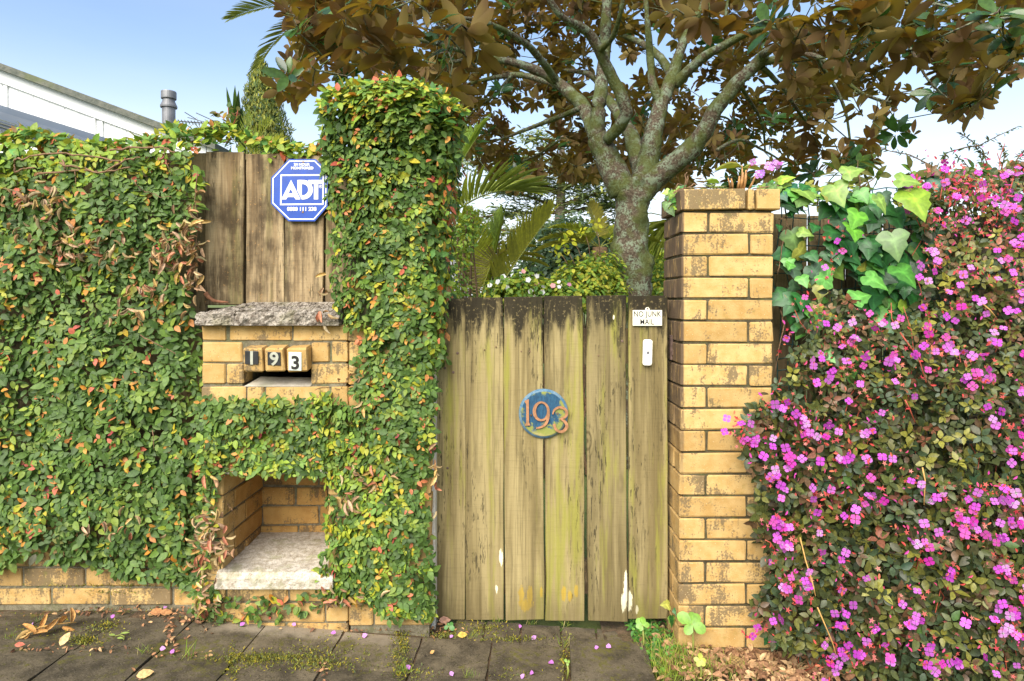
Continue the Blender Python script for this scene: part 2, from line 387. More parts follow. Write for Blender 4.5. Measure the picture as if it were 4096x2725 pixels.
def m_wood(name, a, b, dark, green, black_z=None, lichen=0.5, feet=False, mould=0.0):
    m, nt = new_mat(name); pos = nd(nt, 'NewGeometry').outputs['Position']; rnd = nd(nt, 'ObjectInfo').outputs['Random']
    off = nd(nt, 'CombineXYZ', {0: math_(nt, 'MULTIPLY', rnd, 9.0), 1: math_(nt, 'MULTIPLY', rnd, 4.0), 2: math_(nt, 'MULTIPLY', rnd, 6.0)}).outputs[0]
    p = vscale(nt, pos, (1, 1, 1), off)
    grain = noise_(nt, vscale(nt, p, (120, 60, 3.0)), 1.0, 5, 0.6, 0.6)
    band = noise_(nt, vscale(nt, p, (22, 14, 0.9)), 1.0, 4, 0.55, 0.8)
    saw = noise_(nt, vscale(nt, p, (14, 6, 170)), 1.0, 2, 0.5)
    blot = noise_(nt, p, 7.0, 5, 0.6)
    c = mixc(nt, ramp(nt, band, 0.32, 0.68), a, b)
    c = mixc(nt, ramp(nt, grain, 0.48, 0.72, 0, 0.6), c, dark)
    c = mixc(nt, ramp(nt, noise_(nt, vscale(nt, p, (9, 6, 1.8)), 1.0, 5, 0.65), 0.52, 0.70, 0, 0.45), c, dark)
    c = mixc(nt, ramp(nt, saw, 0.50, 0.75, 0, 0.14), c, dark)
    c = mixc(nt, 1.0, c, mixc(nt, rnd, (0.82, 0.82, 0.80), (1.15, 1.15, 1.12)), 'MULTIPLY')
    g = noise_(nt, vscale(nt, p, (15, 10, 1.3)), 1.0, 5, 0.65)
    c = mixc(nt, ramp(nt, g, 0.50, 0.66, 0, lichen), c, green)
    # knots
    kn = nd(nt, 'TexVoronoi', {'Vector': vscale(nt, p, (5.2, 2.0, 2.3)), 'Scale': 1.0}).outputs['Distance']
    kr = math_(nt, 'SINE', math_(nt, 'MULTIPLY', kn, 95.0))
    c = mixc(nt, math_(nt, 'MULTIPLY', ramp(nt, kn, 0.05, 0.20, 0.75, 0), ramp(nt, kr, -0.4, 1.0)), c, [x * 0.35 for x in a])
    # short dark weather checks along the grain, in patches
    ck = noise_(nt, vscale(nt, p, (110, 60, 14)), 1.0, 3, 0.7)
    ckm = noise_(nt, vscale(nt, p, (9, 6, 1.6)), 1.0, 3)
    c = mixc(nt, math_(nt, 'MULTIPLY', ramp(nt, ck, 0.56, 0.62), ramp(nt, ckm, 0.46, 0.60, 0, 0.85)), c, (0.045, 0.036, 0.018))
    sx = nd(nt, 'SeparateXYZ', {0: pos})
    if mould:
        mm = math_(nt, 'ADD', math_(nt, 'MULTIPLY', blot, 0.55), math_(nt, 'MULTIPLY', noise_(nt, vscale(nt, p, (40, 20, 5)), 1.0, 4, 0.7), 0.45))
        c = mixc(nt, ramp(nt, mm, 0.52 - mould * 0.1, 0.62, 0, 0.85), c, (0.05, 0.033, 0.018))
        rs = noise_(nt, p, 90, 3, 0.7); c = mixc(nt, ramp(nt, rs, 0.62, 0.70, 0, 0.6), c, (0.42, 0.24, 0.09))
    if black_z is not None:
        n1 = noise_(nt, vscale(nt, p, (26, 14, 4.0)), 1.0, 5, 0.65)
        h = math_(nt, 'ADD', math_(nt, 'SUBTRACT', sx.outputs['Z'], black_z), math_(nt, 'MULTIPLY', math_(nt, 'SUBTRACT', n1, 0.5), 0.75))
        c = mixc(nt, ramp(nt, h, -0.09, 0.06, 0, 0.94), c, (0.016, 0.013, 0.008))
        pl = math_(nt, 'MULTIPLY', ramp(nt, noise_(nt, p, 75, 4, 0.7), 0.56, 0.66), ramp(nt, h, -0.1, 0.05))
        c = mixc(nt, math_(nt, 'MULTIPLY', pl, 0.5), c, (0.30, 0.23, 0.10))
    if feet:   # orange and yellow lichen splashes, and flaked white paint, near the foot
        def spot(x, z, rx, rz, col, cc, amt=0.9):
            dx = math_(nt, 'DIVIDE', math_(nt, 'SUBTRACT', sx.outputs['X'], x), rx); dz = math_(nt, 'DIVIDE', math_(nt, 'SUBTRACT', sx.outputs['Z'], z), rz)
            d = math_(nt, 'ADD', math_(nt, 'MULTIPLY', dx, dx), math_(nt, 'MULTIPLY', dz, dz))
            d = math_(nt, 'ADD', d, math_(nt, 'MULTIPLY', math_(nt, 'SUBTRACT', noise_(nt, vscale(nt, pos, (150, 60, 40)), 1.0, 3, 0.7), 0.5), 3.2))
            return mixc(nt, ramp(nt, d, 0.55, 1.0, amt, 0), cc, col)
        for (u, v, rx, rz) in ((2085, 2375, .012, .035), (2120, 2380, .012, .04), (2165, 2370, .006, .025), (2255, 2375, .012, .035), (2280, 2385, .010, .025), (2305, 2365, .008, .03), (2105, 2420, .03, .03)):
            q = P(u, v, 2.68); c = spot(q[0], q[2], rx, rz, (0.44, 0.29, 0.03), c, 0.75)
        for (u, v, rx, rz) in ((2503, 2350, .010, .075), (2495, 2410, .012, .04), (2518, 2405, .012, .045), (2548, 2440, .006, .02), (2004, 2230, .009, .035), (1986, 2358, .006, .02), (2455, 1270, .004, .01)):
            q = P(u, v, 2.68); c = spot(q[0], q[2], rx, rz, (0.82, 0.76, 0.52), c)
        zf = math_(nt, 'ADD', sx.outputs['Z'], math_(nt, 'MULTIPLY', noise_(nt, vscale(nt, p, (30, 20, 3)), 1.0, 4), 0.35))
        c = mixc(nt, ramp(nt, zf, 0.20, 0.36, 0.5, 0), c, (0.10, 0.075, 0.030))
    h = math_(nt, 'ADD', math_(nt, 'MULTIPLY', grain, 0.6), math_(nt, 'ADD', math_(nt, 'MULTIPLY', saw, 0.5), math_(nt, 'MULTIPLY', ck, 0.5)))
    finish(nt, c, 0.85, h, 0.5, 0.003, 0.2); return m

def m_concrete(name, a, b, dirt, green, dirt_amt=0.7, scale=1.0, rough_bump=0.8):
    m, nt = new_mat(name); pos = nd(nt, 'NewGeometry').outputs['Position']
    n1 = noise_(nt, pos, 30 * scale, 6, 0.7); n2 = noise_(nt, pos, 150 * scale, 4, 0.7); n3 = noise_(nt, pos, 9 * scale, 4)
    c = mixc(nt, ramp(nt, n1, 0.36, 0.64), a, b)
    c = mixc(nt, ramp(nt, n2, 0.52, 0.66, 0, dirt_amt), c, dirt)
    c = mixc(nt, ramp(nt, n3, 0.52, 0.68, 0, 0.5), c, green)
    h = math_(nt, 'ADD', n1, math_(nt, 'MULTIPLY', n2, 0.6)); finish(nt, c, 0.92, h, rough_bump, 0.008, 0.2); return m

def m_paver():
    m, nt = new_mat('paver'); pos = nd(nt, 'NewGeometry').outputs['Position']; rnd = nd(nt, 'ObjectInfo').outputs['Random']
    n1 = noise_(nt, pos, 9, 6, 0.65); n2 = noise_(nt, pos, 170, 4, 0.7); n3 = noise_(nt, pos, 40, 5, 0.7); n4 = noise_(nt, pos, 4.0, 3)
    c = mixc(nt, ramp(nt, n1, 0.32, 0.66), (0.052, 0.042, 0.026), (0.140, 0.112, 0.070))
    c = mixc(nt, 1.0, c, mixc(nt, rnd, (0.85,) * 3, (1.2, 1.18, 1.15)), 'MULTIPLY')
    c = mixc(nt, ramp(nt, math_(nt, 'ADD', math_(nt, 'MULTIPLY', n2, .6), math_(nt, 'MULTIPLY', n3, .4)), 0.52, 0.62, 0, 0.8), c, (0.020, 0.016, 0.011))
    c = mixc(nt, ramp(nt, n2, 0.44, 0.33, 0, 0.5), c, (0.20, 0.165, 0.12))
    ms = math_(nt, 'ADD', math_(nt, 'MULTIPLY', n3, 0.55), math_(nt, 'MULTIPLY', n4, 0.45))
    c = mixc(nt, ramp(nt, ms, 0.52, 0.64, 0, 0.75), c, (0.115, 0.105, 0.018))
    # pale worn strip beside the letterbox foot
    sx = nd(nt, 'SeparateXYZ', {0: pos})
    yy = math_(nt, 'ADD', sx.outputs['Y'], math_(nt, 'MULTIPLY', math_(nt, 'SUBTRACT', n1, 0.5), 0.12))
    k = math_(nt, 'MULTIPLY', ramp(nt, yy, -0.10, -0.03), ramp(nt, sx.outputs['X'], -1.15, -1.05)); k = math_(nt, 'MULTIPLY', k, ramp(nt, sx.outputs['X'], -0.42, -0.36, 1, 0))
    c = mixc(nt, math_(nt, 'MULTIPLY', k, 0.75), c, (0.33, 0.27, 0.19))
    h = math_(nt, 'ADD', n3, math_(nt, 'MULTIPLY', n2, 0.7)); finish(nt, c, 0.9, h, 0.6, 0.004, 0.2); return m

M = {}
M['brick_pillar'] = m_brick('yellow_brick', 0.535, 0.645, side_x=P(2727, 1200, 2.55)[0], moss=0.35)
M['brick_box'] = m_brick('yellow_brick_letterbox', 0.565, 0.675, moss=0.2)
M['brick_old'] = m_brick('yellow_brick_foot', 0.50, 0.64, moss=0.5, cover=0.06)
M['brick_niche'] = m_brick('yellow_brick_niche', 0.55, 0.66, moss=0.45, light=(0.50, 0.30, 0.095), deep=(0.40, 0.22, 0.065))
M['mortar'] = m_concrete('mortar', (0.24, 0.21, 0.14), (0.14, 0.12, 0.075), (0.07, 0.06, 0.035), (0.13, 0.14, 0.05), 0.6, 1.5, 0.5)
M['mortar_dark'] = m_concrete('mortar_dark', (0.11, 0.09, 0.05), (0.06, 0.05, 0.028), (0.045, 0.04, 0.022), (0.12, 0.13, 0.03), 0.7, 1.5, 0.5)
M['cement'] = m_concrete('cement_render', (0.62, 0.57, 0.46), (0.5, 0.45, 0.34), (0.3, 0.25, 0.17), (0.4, 0.4, 0.25), 0.3, 1.2, 0.3)
M['coping'] = m_concrete('rough_concrete', (0.50, 0.44, 0.36), (0.15, 0.12, 0.09), (0.035, 0.03, 0.022), (0.21, 0.19, 0.10), 0.95, 1.3, 1.0)
M['sill'] = m_concrete('pale_concrete', (0.66, 0.60, 0.50), (0.42, 0.36, 0.27), (0.16, 0.10, 0.05), (0.30, 0.29, 0.13), 0.7, 1.3, 0.8)
M['paver'] = m_paver()
M['gate'] = m_wood('gate_wood', (0.185, 0.140, 0.060), (0.335, 0.265, 0.125), (0.085, 0.065, 0.028), (0.27, 0.26, 0.04), black_z=1.215, lichen=0.70, feet=True)
M['fence'] = m_wood('fence_wood', (0.19, 0.125, 0.062), (0.42, 0.315, 0.18), (0.06, 0.04, 0.024), (0.20, 0.20, 0.06), lichen=0.45, mould=1.1)
M['fence_dull'] = m_wood('fence_wood_dull', (0.17, 0.125, 0.065), (0.24, 0.18, 0.10), (0.075, 0.055, 0.03), (0.16, 0.15, 0.06), lichen=0.3, mould=0.2)
M['white_paint'] = m_concrete('flaking_paint', (0.74, 0.72, 0.64), (0.62, 0.58, 0.48), (0.30, 0.18, 0.08), (0.5, 0.46, 0.33), 0.25, 1.0, 0.4)
M['dark_metal'] = m_plain('rusty_metal', (0.10, 0.06, 0.045), 0.6, 0.5, 0.4)
M['screw'] = m_plain('screw_metal', (0.22, 0.13, 0.08), 0.5, 0.5, 0.3, metal=0.4)
M['sign_blue'] = m_plain('sign_blue', (0.003, 0.052, 0.33), 0.32, 0.5, 0.10, 25, bump=0.02)
M['sign_white'] = m_plain('sign_white', (0.86, 0.86, 0.84), 0.35, 0.5, 0.03, 25, bump=0.02)
M['cream'] = m_plain('cream_plastic', (0.82, 0.78, 0.62), 0.35, 0.5, 0.05, 15, bump=0.02)
M['black_print'] = m_plain('black_print', (0.025, 0.022, 0.02), 0.5, 0.4, 0.2)
M['grey_print'] = m_plain('grey_print', (0.42, 0.42, 0.33), 0.5, 0.4, 0.12)
M['plate_black'] = m_plain('black_plate', (0.03, 0.03, 0.032), 0.4, 0.5, 0.2)
M['plate_pale'] = m_plain('pale_plate', (0.62, 0.66, 0.58), 0.4, 0.5, 0.06)
M['doorbell'] = m_plain('doorbell_plastic', (0.84, 0.80, 0.70), 0.35, 0.5, 0.03, 15, bump=0.02)
M['button'] = m_plain('grey_button', (0.13, 0.13, 0.14), 0.4, 0.5, 0.1)
M['bronze'] = m_plain('bronze', (0.42, 0.20, 0.095), 0.5, 0.5, 0.22, 60, metal=0.35)
def m_plaque():
    m, nt = new_mat('plaque_blue'); pos = nd(nt, 'NewGeometry').outputs['Position']
    n = noise_(nt, pos, 26, 6, 0.7); n2 = noise_(nt, vscale(nt, pos, (160, 60, 40)), 1.0, 4, 0.7); sx = nd(nt, 'SeparateXYZ', {0: pos})
    c = mixc(nt, ramp(nt, n2, 0.35, 0.65), (0.008, 0.048, 0.10), (0.018, 0.085, 0.155))
    q = P(2174, 1657.7, 2.66)
    dx = math_(nt, 'SUBTRACT', sx.outputs['X'], q[0] - 0.01); dz = math_(nt, 'SUBTRACT', sx.outputs['Z'], q[2] + 0.02)
    d = math_(nt, 'SQRT', math_(nt, 'ADD', math_(nt, 'MULTIPLY', dx, dx), math_(nt, 'MULTIPLY', dz, dz)))
    e = math_(nt, 'ADD', math_(nt, 'MULTIPLY', ramp(nt, d, 0.03, 0.105, 0, 0.34, False), 1.0), n)
    c = mixc(nt, ramp(nt, e, 0.66, 0.78, 0, 0.85), c, (0.26, 0.27, 0.035))
    low = math_(nt, 'ADD', math_(nt, 'MULTIPLY', n, 0.09), sx.outputs['Z'])
    c = mixc(nt, ramp(nt, low, q[2] - 0.045, q[2] - 0.02, 0.8, 0), c, (0.36, 0.30, 0.11))
    finish(nt, c, 0.6, n2, 0.25, 0.002, 0.4); return m
M['plaque'] = m_plaque()
M['plaque_rim'] = m_concrete('plaque_rim', (0.07, 0.16, 0.25), (0.16, 0.24, 0.30), (0.02, 0.05, 0.06), (0.17, 0.19, 0.05), 0.4, 1.0, 0.3)
M['soil'] = m_concrete('soil', (0.075, 0.050, 0.030), (0.16, 0.105, 0.06), (0.03, 0.022, 0.013), (0.05, 0.055, 0.015), 0.6, 1.0, 1.0)

# ------------------------------------------------------------------ ground, pavement
def sheet(name, x0, x1, y0, y1, nx, ny, off, mat, kind='structure', fn=None):
    xs = np.linspace(x0, x1, nx); ys = np.linspace(y0, y1, ny); V = []
    for y in ys:
        for x in xs: V.append((x, y, ground_z(x, y) + off + (fn(x, y) if fn else 0)))
    Fc = [(j * nx + i, j * nx + i + 1, (j + 1) * nx + i + 1, (j + 1) * nx + i) for j in range(ny - 1) for i in range(nx - 1)]
    me = mesh_pd(name, V, Fc, True, False); return tagit(put(name, me, None, mat), kind=kind)
M['lawn'] = m_concrete('garden_ground', (0.11, 0.16, 0.04), (0.16, 0.18, 0.05), (0.06, 0.06, 0.025), (0.16, 0.13, 0.07), 0.4, 0.3, 0.6)
# one ground sheet from in front of the camera out to the horizon
gx = np.concatenate((np.linspace(-600, -8, 10), np.linspace(-4, 4, 17), np.linspace(8, 600, 10)))
gy = np.concatenate((np.linspace(-200, -6, 6), np.linspace(-3, 1, 17), np.linspace(4, 800, 14)))
gV = [(x, y, float(ground_z(x, y)) - 0.035 + (0.0 if y < 0.3 else 0.06 * min(1, (y - 0.3)))) for y in gy for x in gx]
gn = len(gx); gF = [(j * gn + i, j * gn + i + 1, (j + 1) * gn + i + 1, (j + 1) * gn + i) for j in range(len(gy) - 1) for i in range(gn - 1)]
ground = tagit(put('ground', mesh_pd('ground', gV, gF, False, False), None, M['lawn']), kind='structure')
def soil_fn(x, y):
    return 0.012 * mnoise.noise(Vector((x * 9, y * 9, 3))) + 0.008 * mnoise.noise(Vector((x * 23, y * 23, 1))) + 0.015 * float(np.clip((y + 0.2) / 0.3, 0, 1))
soil = sheet('garden_soil', 0.36, 2.6, -1.2, 0.28, 90, 60, -0.008, M['soil'], fn=soil_fn)
bed = sheet('pavement', -3.2, 0.47, -2.0, 0.13, 40, 24, -0.010, M['soil'], fn=lambda x, y: 0.006 * mnoise.noise(Vector((x * 15, y * 15, 0))))
def paver(x0, x1, y0, y1, lift=0.0, thick=0.05, gap=0.0035, name='paver', tilt=0.006, skew=0.05):
    "one slab lying on the sloping ground; side joints run slightly askew"
    nx, ny = 5, 5; V = []; b = 0.006
    x0 += gap; x1 -= gap; y0 += gap * 0.7; y1 -= gap * 0.7
    tx, ty = rng.normal(0, tilt), rng.normal(0, tilt); cx, cy = (x0 + x1) / 2, (y0 + y1) / 2; ph = rng.uniform(0, 50)
    for j in range(ny):
        for i in range(nx):
            fx, fy = i / (nx - 1), j / (ny - 1); x = x0 + (x1 - x0) * fx; y = y0 + (y1 - y0) * fy
            e = -0.005 if i in (0, nx - 1) or j in (0, ny - 1) else 0.0
            if i in (0, nx - 1): x += rng.normal(0, 0.0015)
            if j in (0, ny - 1): y += rng.normal(0, 0.0015)
            z = float(ground_z(x, y)) + lift + e + tx * (x - cx) + ty * (y - cy) + 0.002 * mnoise.noise(Vector((x * 12 + ph, y * 12, 0)))
            V.append((x + skew * (y + 0.26), y, z))
    Fc = [(j * nx + i, j * nx + i + 1, (j + 1) * nx + i + 1, (j + 1) * nx + i) for j in range(ny - 1) for i in range(nx - 1)]
    ring = [i for i in range(nx)] + [j * nx + nx - 1 for j in range(1, ny)] + [(ny - 1) * nx + i for i in range(nx - 2, -1, -1)] + [j * nx for j in range(ny - 2, 0, -1)]
    n0 = len(V); V += [(V[i][0], V[i][1], V[i][2] - thick) for i in ring]; n = len(ring)
    Fc += [(ring[(k + 1) % n], ring[k], n0 + k, n0 + (k + 1) % n) for k in range(n)]
    return put(name, mesh_pd(name, V, Fc, False, True), bed, M['paver'])
jx = [-2.35, -2.07, -1.79, -1.51, -1.227, -0.953, -0.65, -0.352, -0.087, 0.186]
for (y0, y1, sh) in ((-0.815, -0.54, 0.0), (-0.54, -0.262, 0.0), (-0.262, 0.012, 0.0)):
    for i in range(len(jx) - 1):
        if y1 > 0 and i >= 6: continue
        paver(jx[i] + sh, jx[i + 1] + sh, y0, y1, lift=0.004 if y1 < 0 else 0.0)
for i in (6, 7, 8): paver(jx[i], jx[i + 1], -0.262, -0.012, lift=0.002)
for i in range(0, 4): paver(jx[i] + 0.02, jx[i + 1] + 0.02, 0.012, 0.10, lift=-0.006, thick=0.03)
slab = paver(0.202, 0.494, -0.285, -0.010, lift=0.040, thick=0.09, gap=0.003, tilt=0.0)
paver(0.202, 0.515, -0.545, -0.30, lift=0.006, tilt=0.002)
tx = [-0.245, -0.125, 0.018, 0.176, 0.318, 0.462]
for i in range(5): paver(tx[i], tx[i + 1], -0.006, 0.150, lift=0.002, thick=0.04, gap=0.004, tilt=0.012)

# ------------------------------------------------------------------ brick pillar right of the gate
zz = lambda v, D=2.55: CZ - (v - HV) * D / F
xx = lambda u, D=2.55: (u - 2048) * D / F
pl = thing('brick_pillar', 'square yellow brick pillar standing to the right of the wooden gate', 'pillar', (0.80, 0.15, ground_z(0.8, 0)))
PX0, PX1, PD = xx(2727), xx(3094), 0.30
core = MB().box(PX0 + 0.006, PX1 - 0.006, 0.006, PD - 0.006, -0.2, zz(842)); put('mortar', core.mesh('mortar'), pl, M['mortar_dark'])
bp, bh = 87.6 * 2.55 / F, 79 * 2.55 / F
for k in range(21):
    zb = zz(930) - k * bp; zt = zb + bh; dx = -0.0007 * k
    x0, x1 = PX0 + dx, PX1 + dx
    a = x0 + (0.098 if k % 2 == 0 else 0.255); g = 0.009
    if k % 2 == 0:
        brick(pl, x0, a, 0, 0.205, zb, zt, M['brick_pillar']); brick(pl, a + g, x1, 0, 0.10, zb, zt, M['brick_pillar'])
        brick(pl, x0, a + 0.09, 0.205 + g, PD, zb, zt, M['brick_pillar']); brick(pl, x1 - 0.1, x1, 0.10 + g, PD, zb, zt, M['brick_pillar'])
    else:
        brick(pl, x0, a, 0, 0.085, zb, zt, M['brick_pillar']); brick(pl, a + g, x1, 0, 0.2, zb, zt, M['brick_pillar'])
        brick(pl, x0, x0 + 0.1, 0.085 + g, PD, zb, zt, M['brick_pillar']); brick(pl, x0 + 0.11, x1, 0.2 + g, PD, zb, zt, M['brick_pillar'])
cy = -0.016; zc0, zc1 = zz(838, 2.535), zz(756, 2.535)
cx0, cx1 = xx(2724, 2.535), xx(3122, 2.535)
u1, u2, u3 = xx(2984, 2.535), xx(2994, 2.535), xx(3022, 2.535)
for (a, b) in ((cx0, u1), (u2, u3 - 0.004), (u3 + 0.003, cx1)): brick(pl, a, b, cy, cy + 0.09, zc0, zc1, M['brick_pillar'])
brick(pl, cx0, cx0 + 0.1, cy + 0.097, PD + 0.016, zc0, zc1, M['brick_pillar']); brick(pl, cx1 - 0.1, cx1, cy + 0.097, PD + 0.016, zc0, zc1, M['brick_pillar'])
put('fill', MB().box(cx0 + 0.02, cx1 - 0.02, 0.06, PD - 0.01, zc0 + 0.01, zc1 - 0.012).mesh('fill'), pl, M['soil'])

# ------------------------------------------------------------------ tall creeper-covered pier left of the gate
pr = thing('brick_pier', 'tall brick gate pier hidden under the creeper between letterbox and gate', 'pier', (-0.47, 0.15, ground_z(-0.47, 0)))
RX0, RX1, RTOP = xx(1395), xx(1722), 2.02
put('mortar', MB().box(RX0 + 0.006, RX1 - 0.006, 0.008, 0.33, -0.02, RTOP - 0.01).mesh('mortar'), pr, M['mortar'])
for k in range(23):
    zb = zz(1364) - bp * (k - 6); zt = zb + 0.077
    if zb < -0.02 or zt > RTOP: continue
    a = RX0 + (0.1 if k % 2 else 0.23)
    if k % 2 == 0 or zb < 1.23: brick(pr, RX0, a - 0.009, 0, 0.1, zb, zt, M['brick_box'])
    brick(pr, a, RX1, 0, 0.1, zb, zt, M['brick_box'])
    brick(pr, RX1 - 0.1, RX1, 0.11, 0.335, zb, zt, M['brick_box'])

# ------------------------------------------------------------------ brick letterbox with concrete coping, slot and niche
lb = thing('brick_letterbox', 'yellow brick letterbox with concrete coping, mail slot and open niche below', 'letterbox', (-0.93, 0.2, ground_z(-0.93, 0)))
LX0, LX1 = xx(803), RX0 - 0.012
NX0, NX1, NZ0, NZ1, ND = xx(893), xx(1312), 0.278, 0.635, 0.392
SX0, SX1 = xx(972), xx(1242)
SZ0, SZ1 = zz(1540), zz(1452)
# mortar body round slot and niche
core = MB(); yb = 0.007; Y1 = 0.46
core.box(LX0 + .006, LX1, yb, Y1, -0.03, NZ0 - 0.07)
core.box(LX0 + .006, NX0 - 0.006, yb, Y1, NZ0 - 0.07, NZ1); core.box(NX1 + 0.006, LX1, yb, Y1, NZ0 - 0.07, NZ1)
core.box(NX0 - 0.006, NX1 + 0.006, ND + 0.006, Y1, NZ0 - 0.07, NZ1)
core.box(LX0 + .006, LX1, yb, Y1, NZ1, SZ0 - 0.005)
core.box(LX0 + .006, SX0 - 0.005, yb, Y1, SZ0 - 0.005, SZ1); core.box(SX1 + 0.005, LX1, yb, Y1, SZ0 - 0.005, SZ1)
core.box(SX0 - 0.005, SX1 + 0.005, 0.40, Y1, SZ0 - 0.005, SZ1)
core.box(LX0 + .006, LX1, yb, Y1, SZ1, zz(1297))
put('mortar', core.mesh('mortar'), lb, M['mortar'])
B = M['brick_box']
def row(v0, v1, us, mat=None, y1=0.1):
    for (a, b) in us: brick(lb, xx(a), xx(b), 0, y1, zz(v1), zz(v0), mat or B)
row(1303, 1363, [(806, 902), (918, 1164), (1174, 1392)])
row(1370, 1449, [(808, 968), (1247, 1318), (1328, 1392)])
row(1456, 1535, [(807, 900), (907, 972), (1243, 1392)])
row(1548, 1626, [(806, 980), (989, 1056), (1066, 1316), (1326, 1392)])
for k in range(3):
    v0 = 1636 + 88 * k; s = 0 if k % 2 else 120
    row(v0, v0 + 79, [(806, 930 - s / 3), (939 - s / 3, 1180 - s), (1189 - s, 1392)])
for k in range(5):
    v0 = 1905 + 85 * k
    if v0 < 2300: row(v0, v0 + 77, [(806, 893)], y1=0.1 if k % 2 else 0.21); row(v0, v0 + 77, [(1312, 1392)], y1=0.1 if k % 2 else 0.21)
row(2330, 2406, [(806, 900), (909, 1150), (1159, 1392)], M['brick_old'])
row(2415, 2488, [(800, 1030), (1039, 1298), (1307, 1392)], M['brick_old'])
row(2495, 2560, [(806, 1140), (1150, 1392)], M['brick_old'])
# niche walls
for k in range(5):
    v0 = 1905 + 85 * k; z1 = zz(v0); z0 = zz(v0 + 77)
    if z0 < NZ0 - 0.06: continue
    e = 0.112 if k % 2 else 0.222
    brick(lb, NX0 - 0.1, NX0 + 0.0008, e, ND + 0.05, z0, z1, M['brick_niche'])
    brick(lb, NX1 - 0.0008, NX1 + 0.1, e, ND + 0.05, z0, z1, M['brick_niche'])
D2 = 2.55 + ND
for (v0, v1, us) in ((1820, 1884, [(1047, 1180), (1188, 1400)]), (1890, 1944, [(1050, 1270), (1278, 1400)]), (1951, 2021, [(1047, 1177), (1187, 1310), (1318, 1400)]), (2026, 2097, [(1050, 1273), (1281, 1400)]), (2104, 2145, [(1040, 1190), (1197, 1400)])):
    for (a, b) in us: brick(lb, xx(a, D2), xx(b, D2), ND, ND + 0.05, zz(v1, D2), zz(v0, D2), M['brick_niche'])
put('lintel', MB().box(NX0 - 0.005, NX1 + 0.005, 0.0, ND, NZ1 + 0.002, NZ1 + 0.03).mesh('lintel'), lb, M['cement'])
# slot reveal, cement sill of the slot
put('slot_sill', MB().add([(SX0 + .002, 0.001, SZ0 - .006), (SX1 - .002, 0.001, SZ0 - .006), (SX1 - .002, 0.10, SZ0 + .016), (SX0 + .03, 0.10, SZ0 + .020),
    (SX0 + .002, 0.001, SZ0 - .0065), (SX1 - .002, 0.001, SZ0 - .0065), (SX1 - .002, 0.10, SZ0 - .03), (SX0 + .03, 0.10, SZ0 - .03)],
    [(0, 1, 2, 3), (0, 1, 5, 4), (1, 2, 6, 5), (2, 3, 7, 6), (3, 0, 4, 7), (4, 5, 6, 7)]).mesh('slot_sill'), lb, M['cement'])
M['dark_inside'] = m_plain('dark_inside', (0.03, 0.025, 0.02), 0.9, 0.1)
put('mail_cavity', MB().box(SX0, SX1, 0.12, 0.39, SZ0 - 0.004, SZ0 - 0.001).box(SX0, SX1, 0.39, 0.399, SZ0, SZ1).mesh('mail_cavity'), lb, M['dark_inside'])
# three brick ends carrying the number plates
tiles = [(970, 1054, 0.03, '1', (1008, 1423, 53, 54), 'b'), (1056, 1139, 0.0, '9', (1097.5, 1427, 52, 54), 'b'), (1145, 1232, 0.0, '3', (1181, 1438, 52, 75), 'w')]
Dt = 2.50
for (a, b, rl, dg, (pu, pv, pw, ph_), kind) in tiles:
    a += 1.5; b -= 1.5
    me, s = brick_mesh(xx(b, Dt) - xx(a, Dt), 0.11, 0.090, 0.006)
    cu = (a + b) / 2; pc = P(cu, 1434, Dt)
    tilt = Matrix.Rotation(0.13, 4, 'X')
    base = Matrix.Translation((pc[0], pc[1] + 0.055, pc[2])) @ tilt
    t = put('number_block', me, lb, B, base @ Matrix.Diagonal((*s, 1)))
    q = P(pu, pv, Dt); off = Matrix.Translation((q[0] - pc[0], -0.0555, q[2] - pc[2]))
    tw = put('number_plate', MB().box(-pw * Dt / F / 2, pw * Dt / F / 2, -0.004, 0.0005, -ph_ * Dt / F / 2, ph_ * Dt / F / 2, 0.001).mesh('number_plate'), t, M['plate_black' if kind == 'b' else 'plate_pale'], base @ off @ Matrix.Rotation(0.04, 4, 'Y'))
    dm = text_mesh(dg, 0.070, 0.002, 0.0016, 1.0)
    dz = 0.0 if dg != '3' else -0.004
    put('numeral', dm, t, M['grey_print' if kind == 'b' else 'black_print'], base @ off @ Matrix.Translation((0.001, -0.005, dz)) @ Matrix.Rotation(0.04, 4, 'Y'))
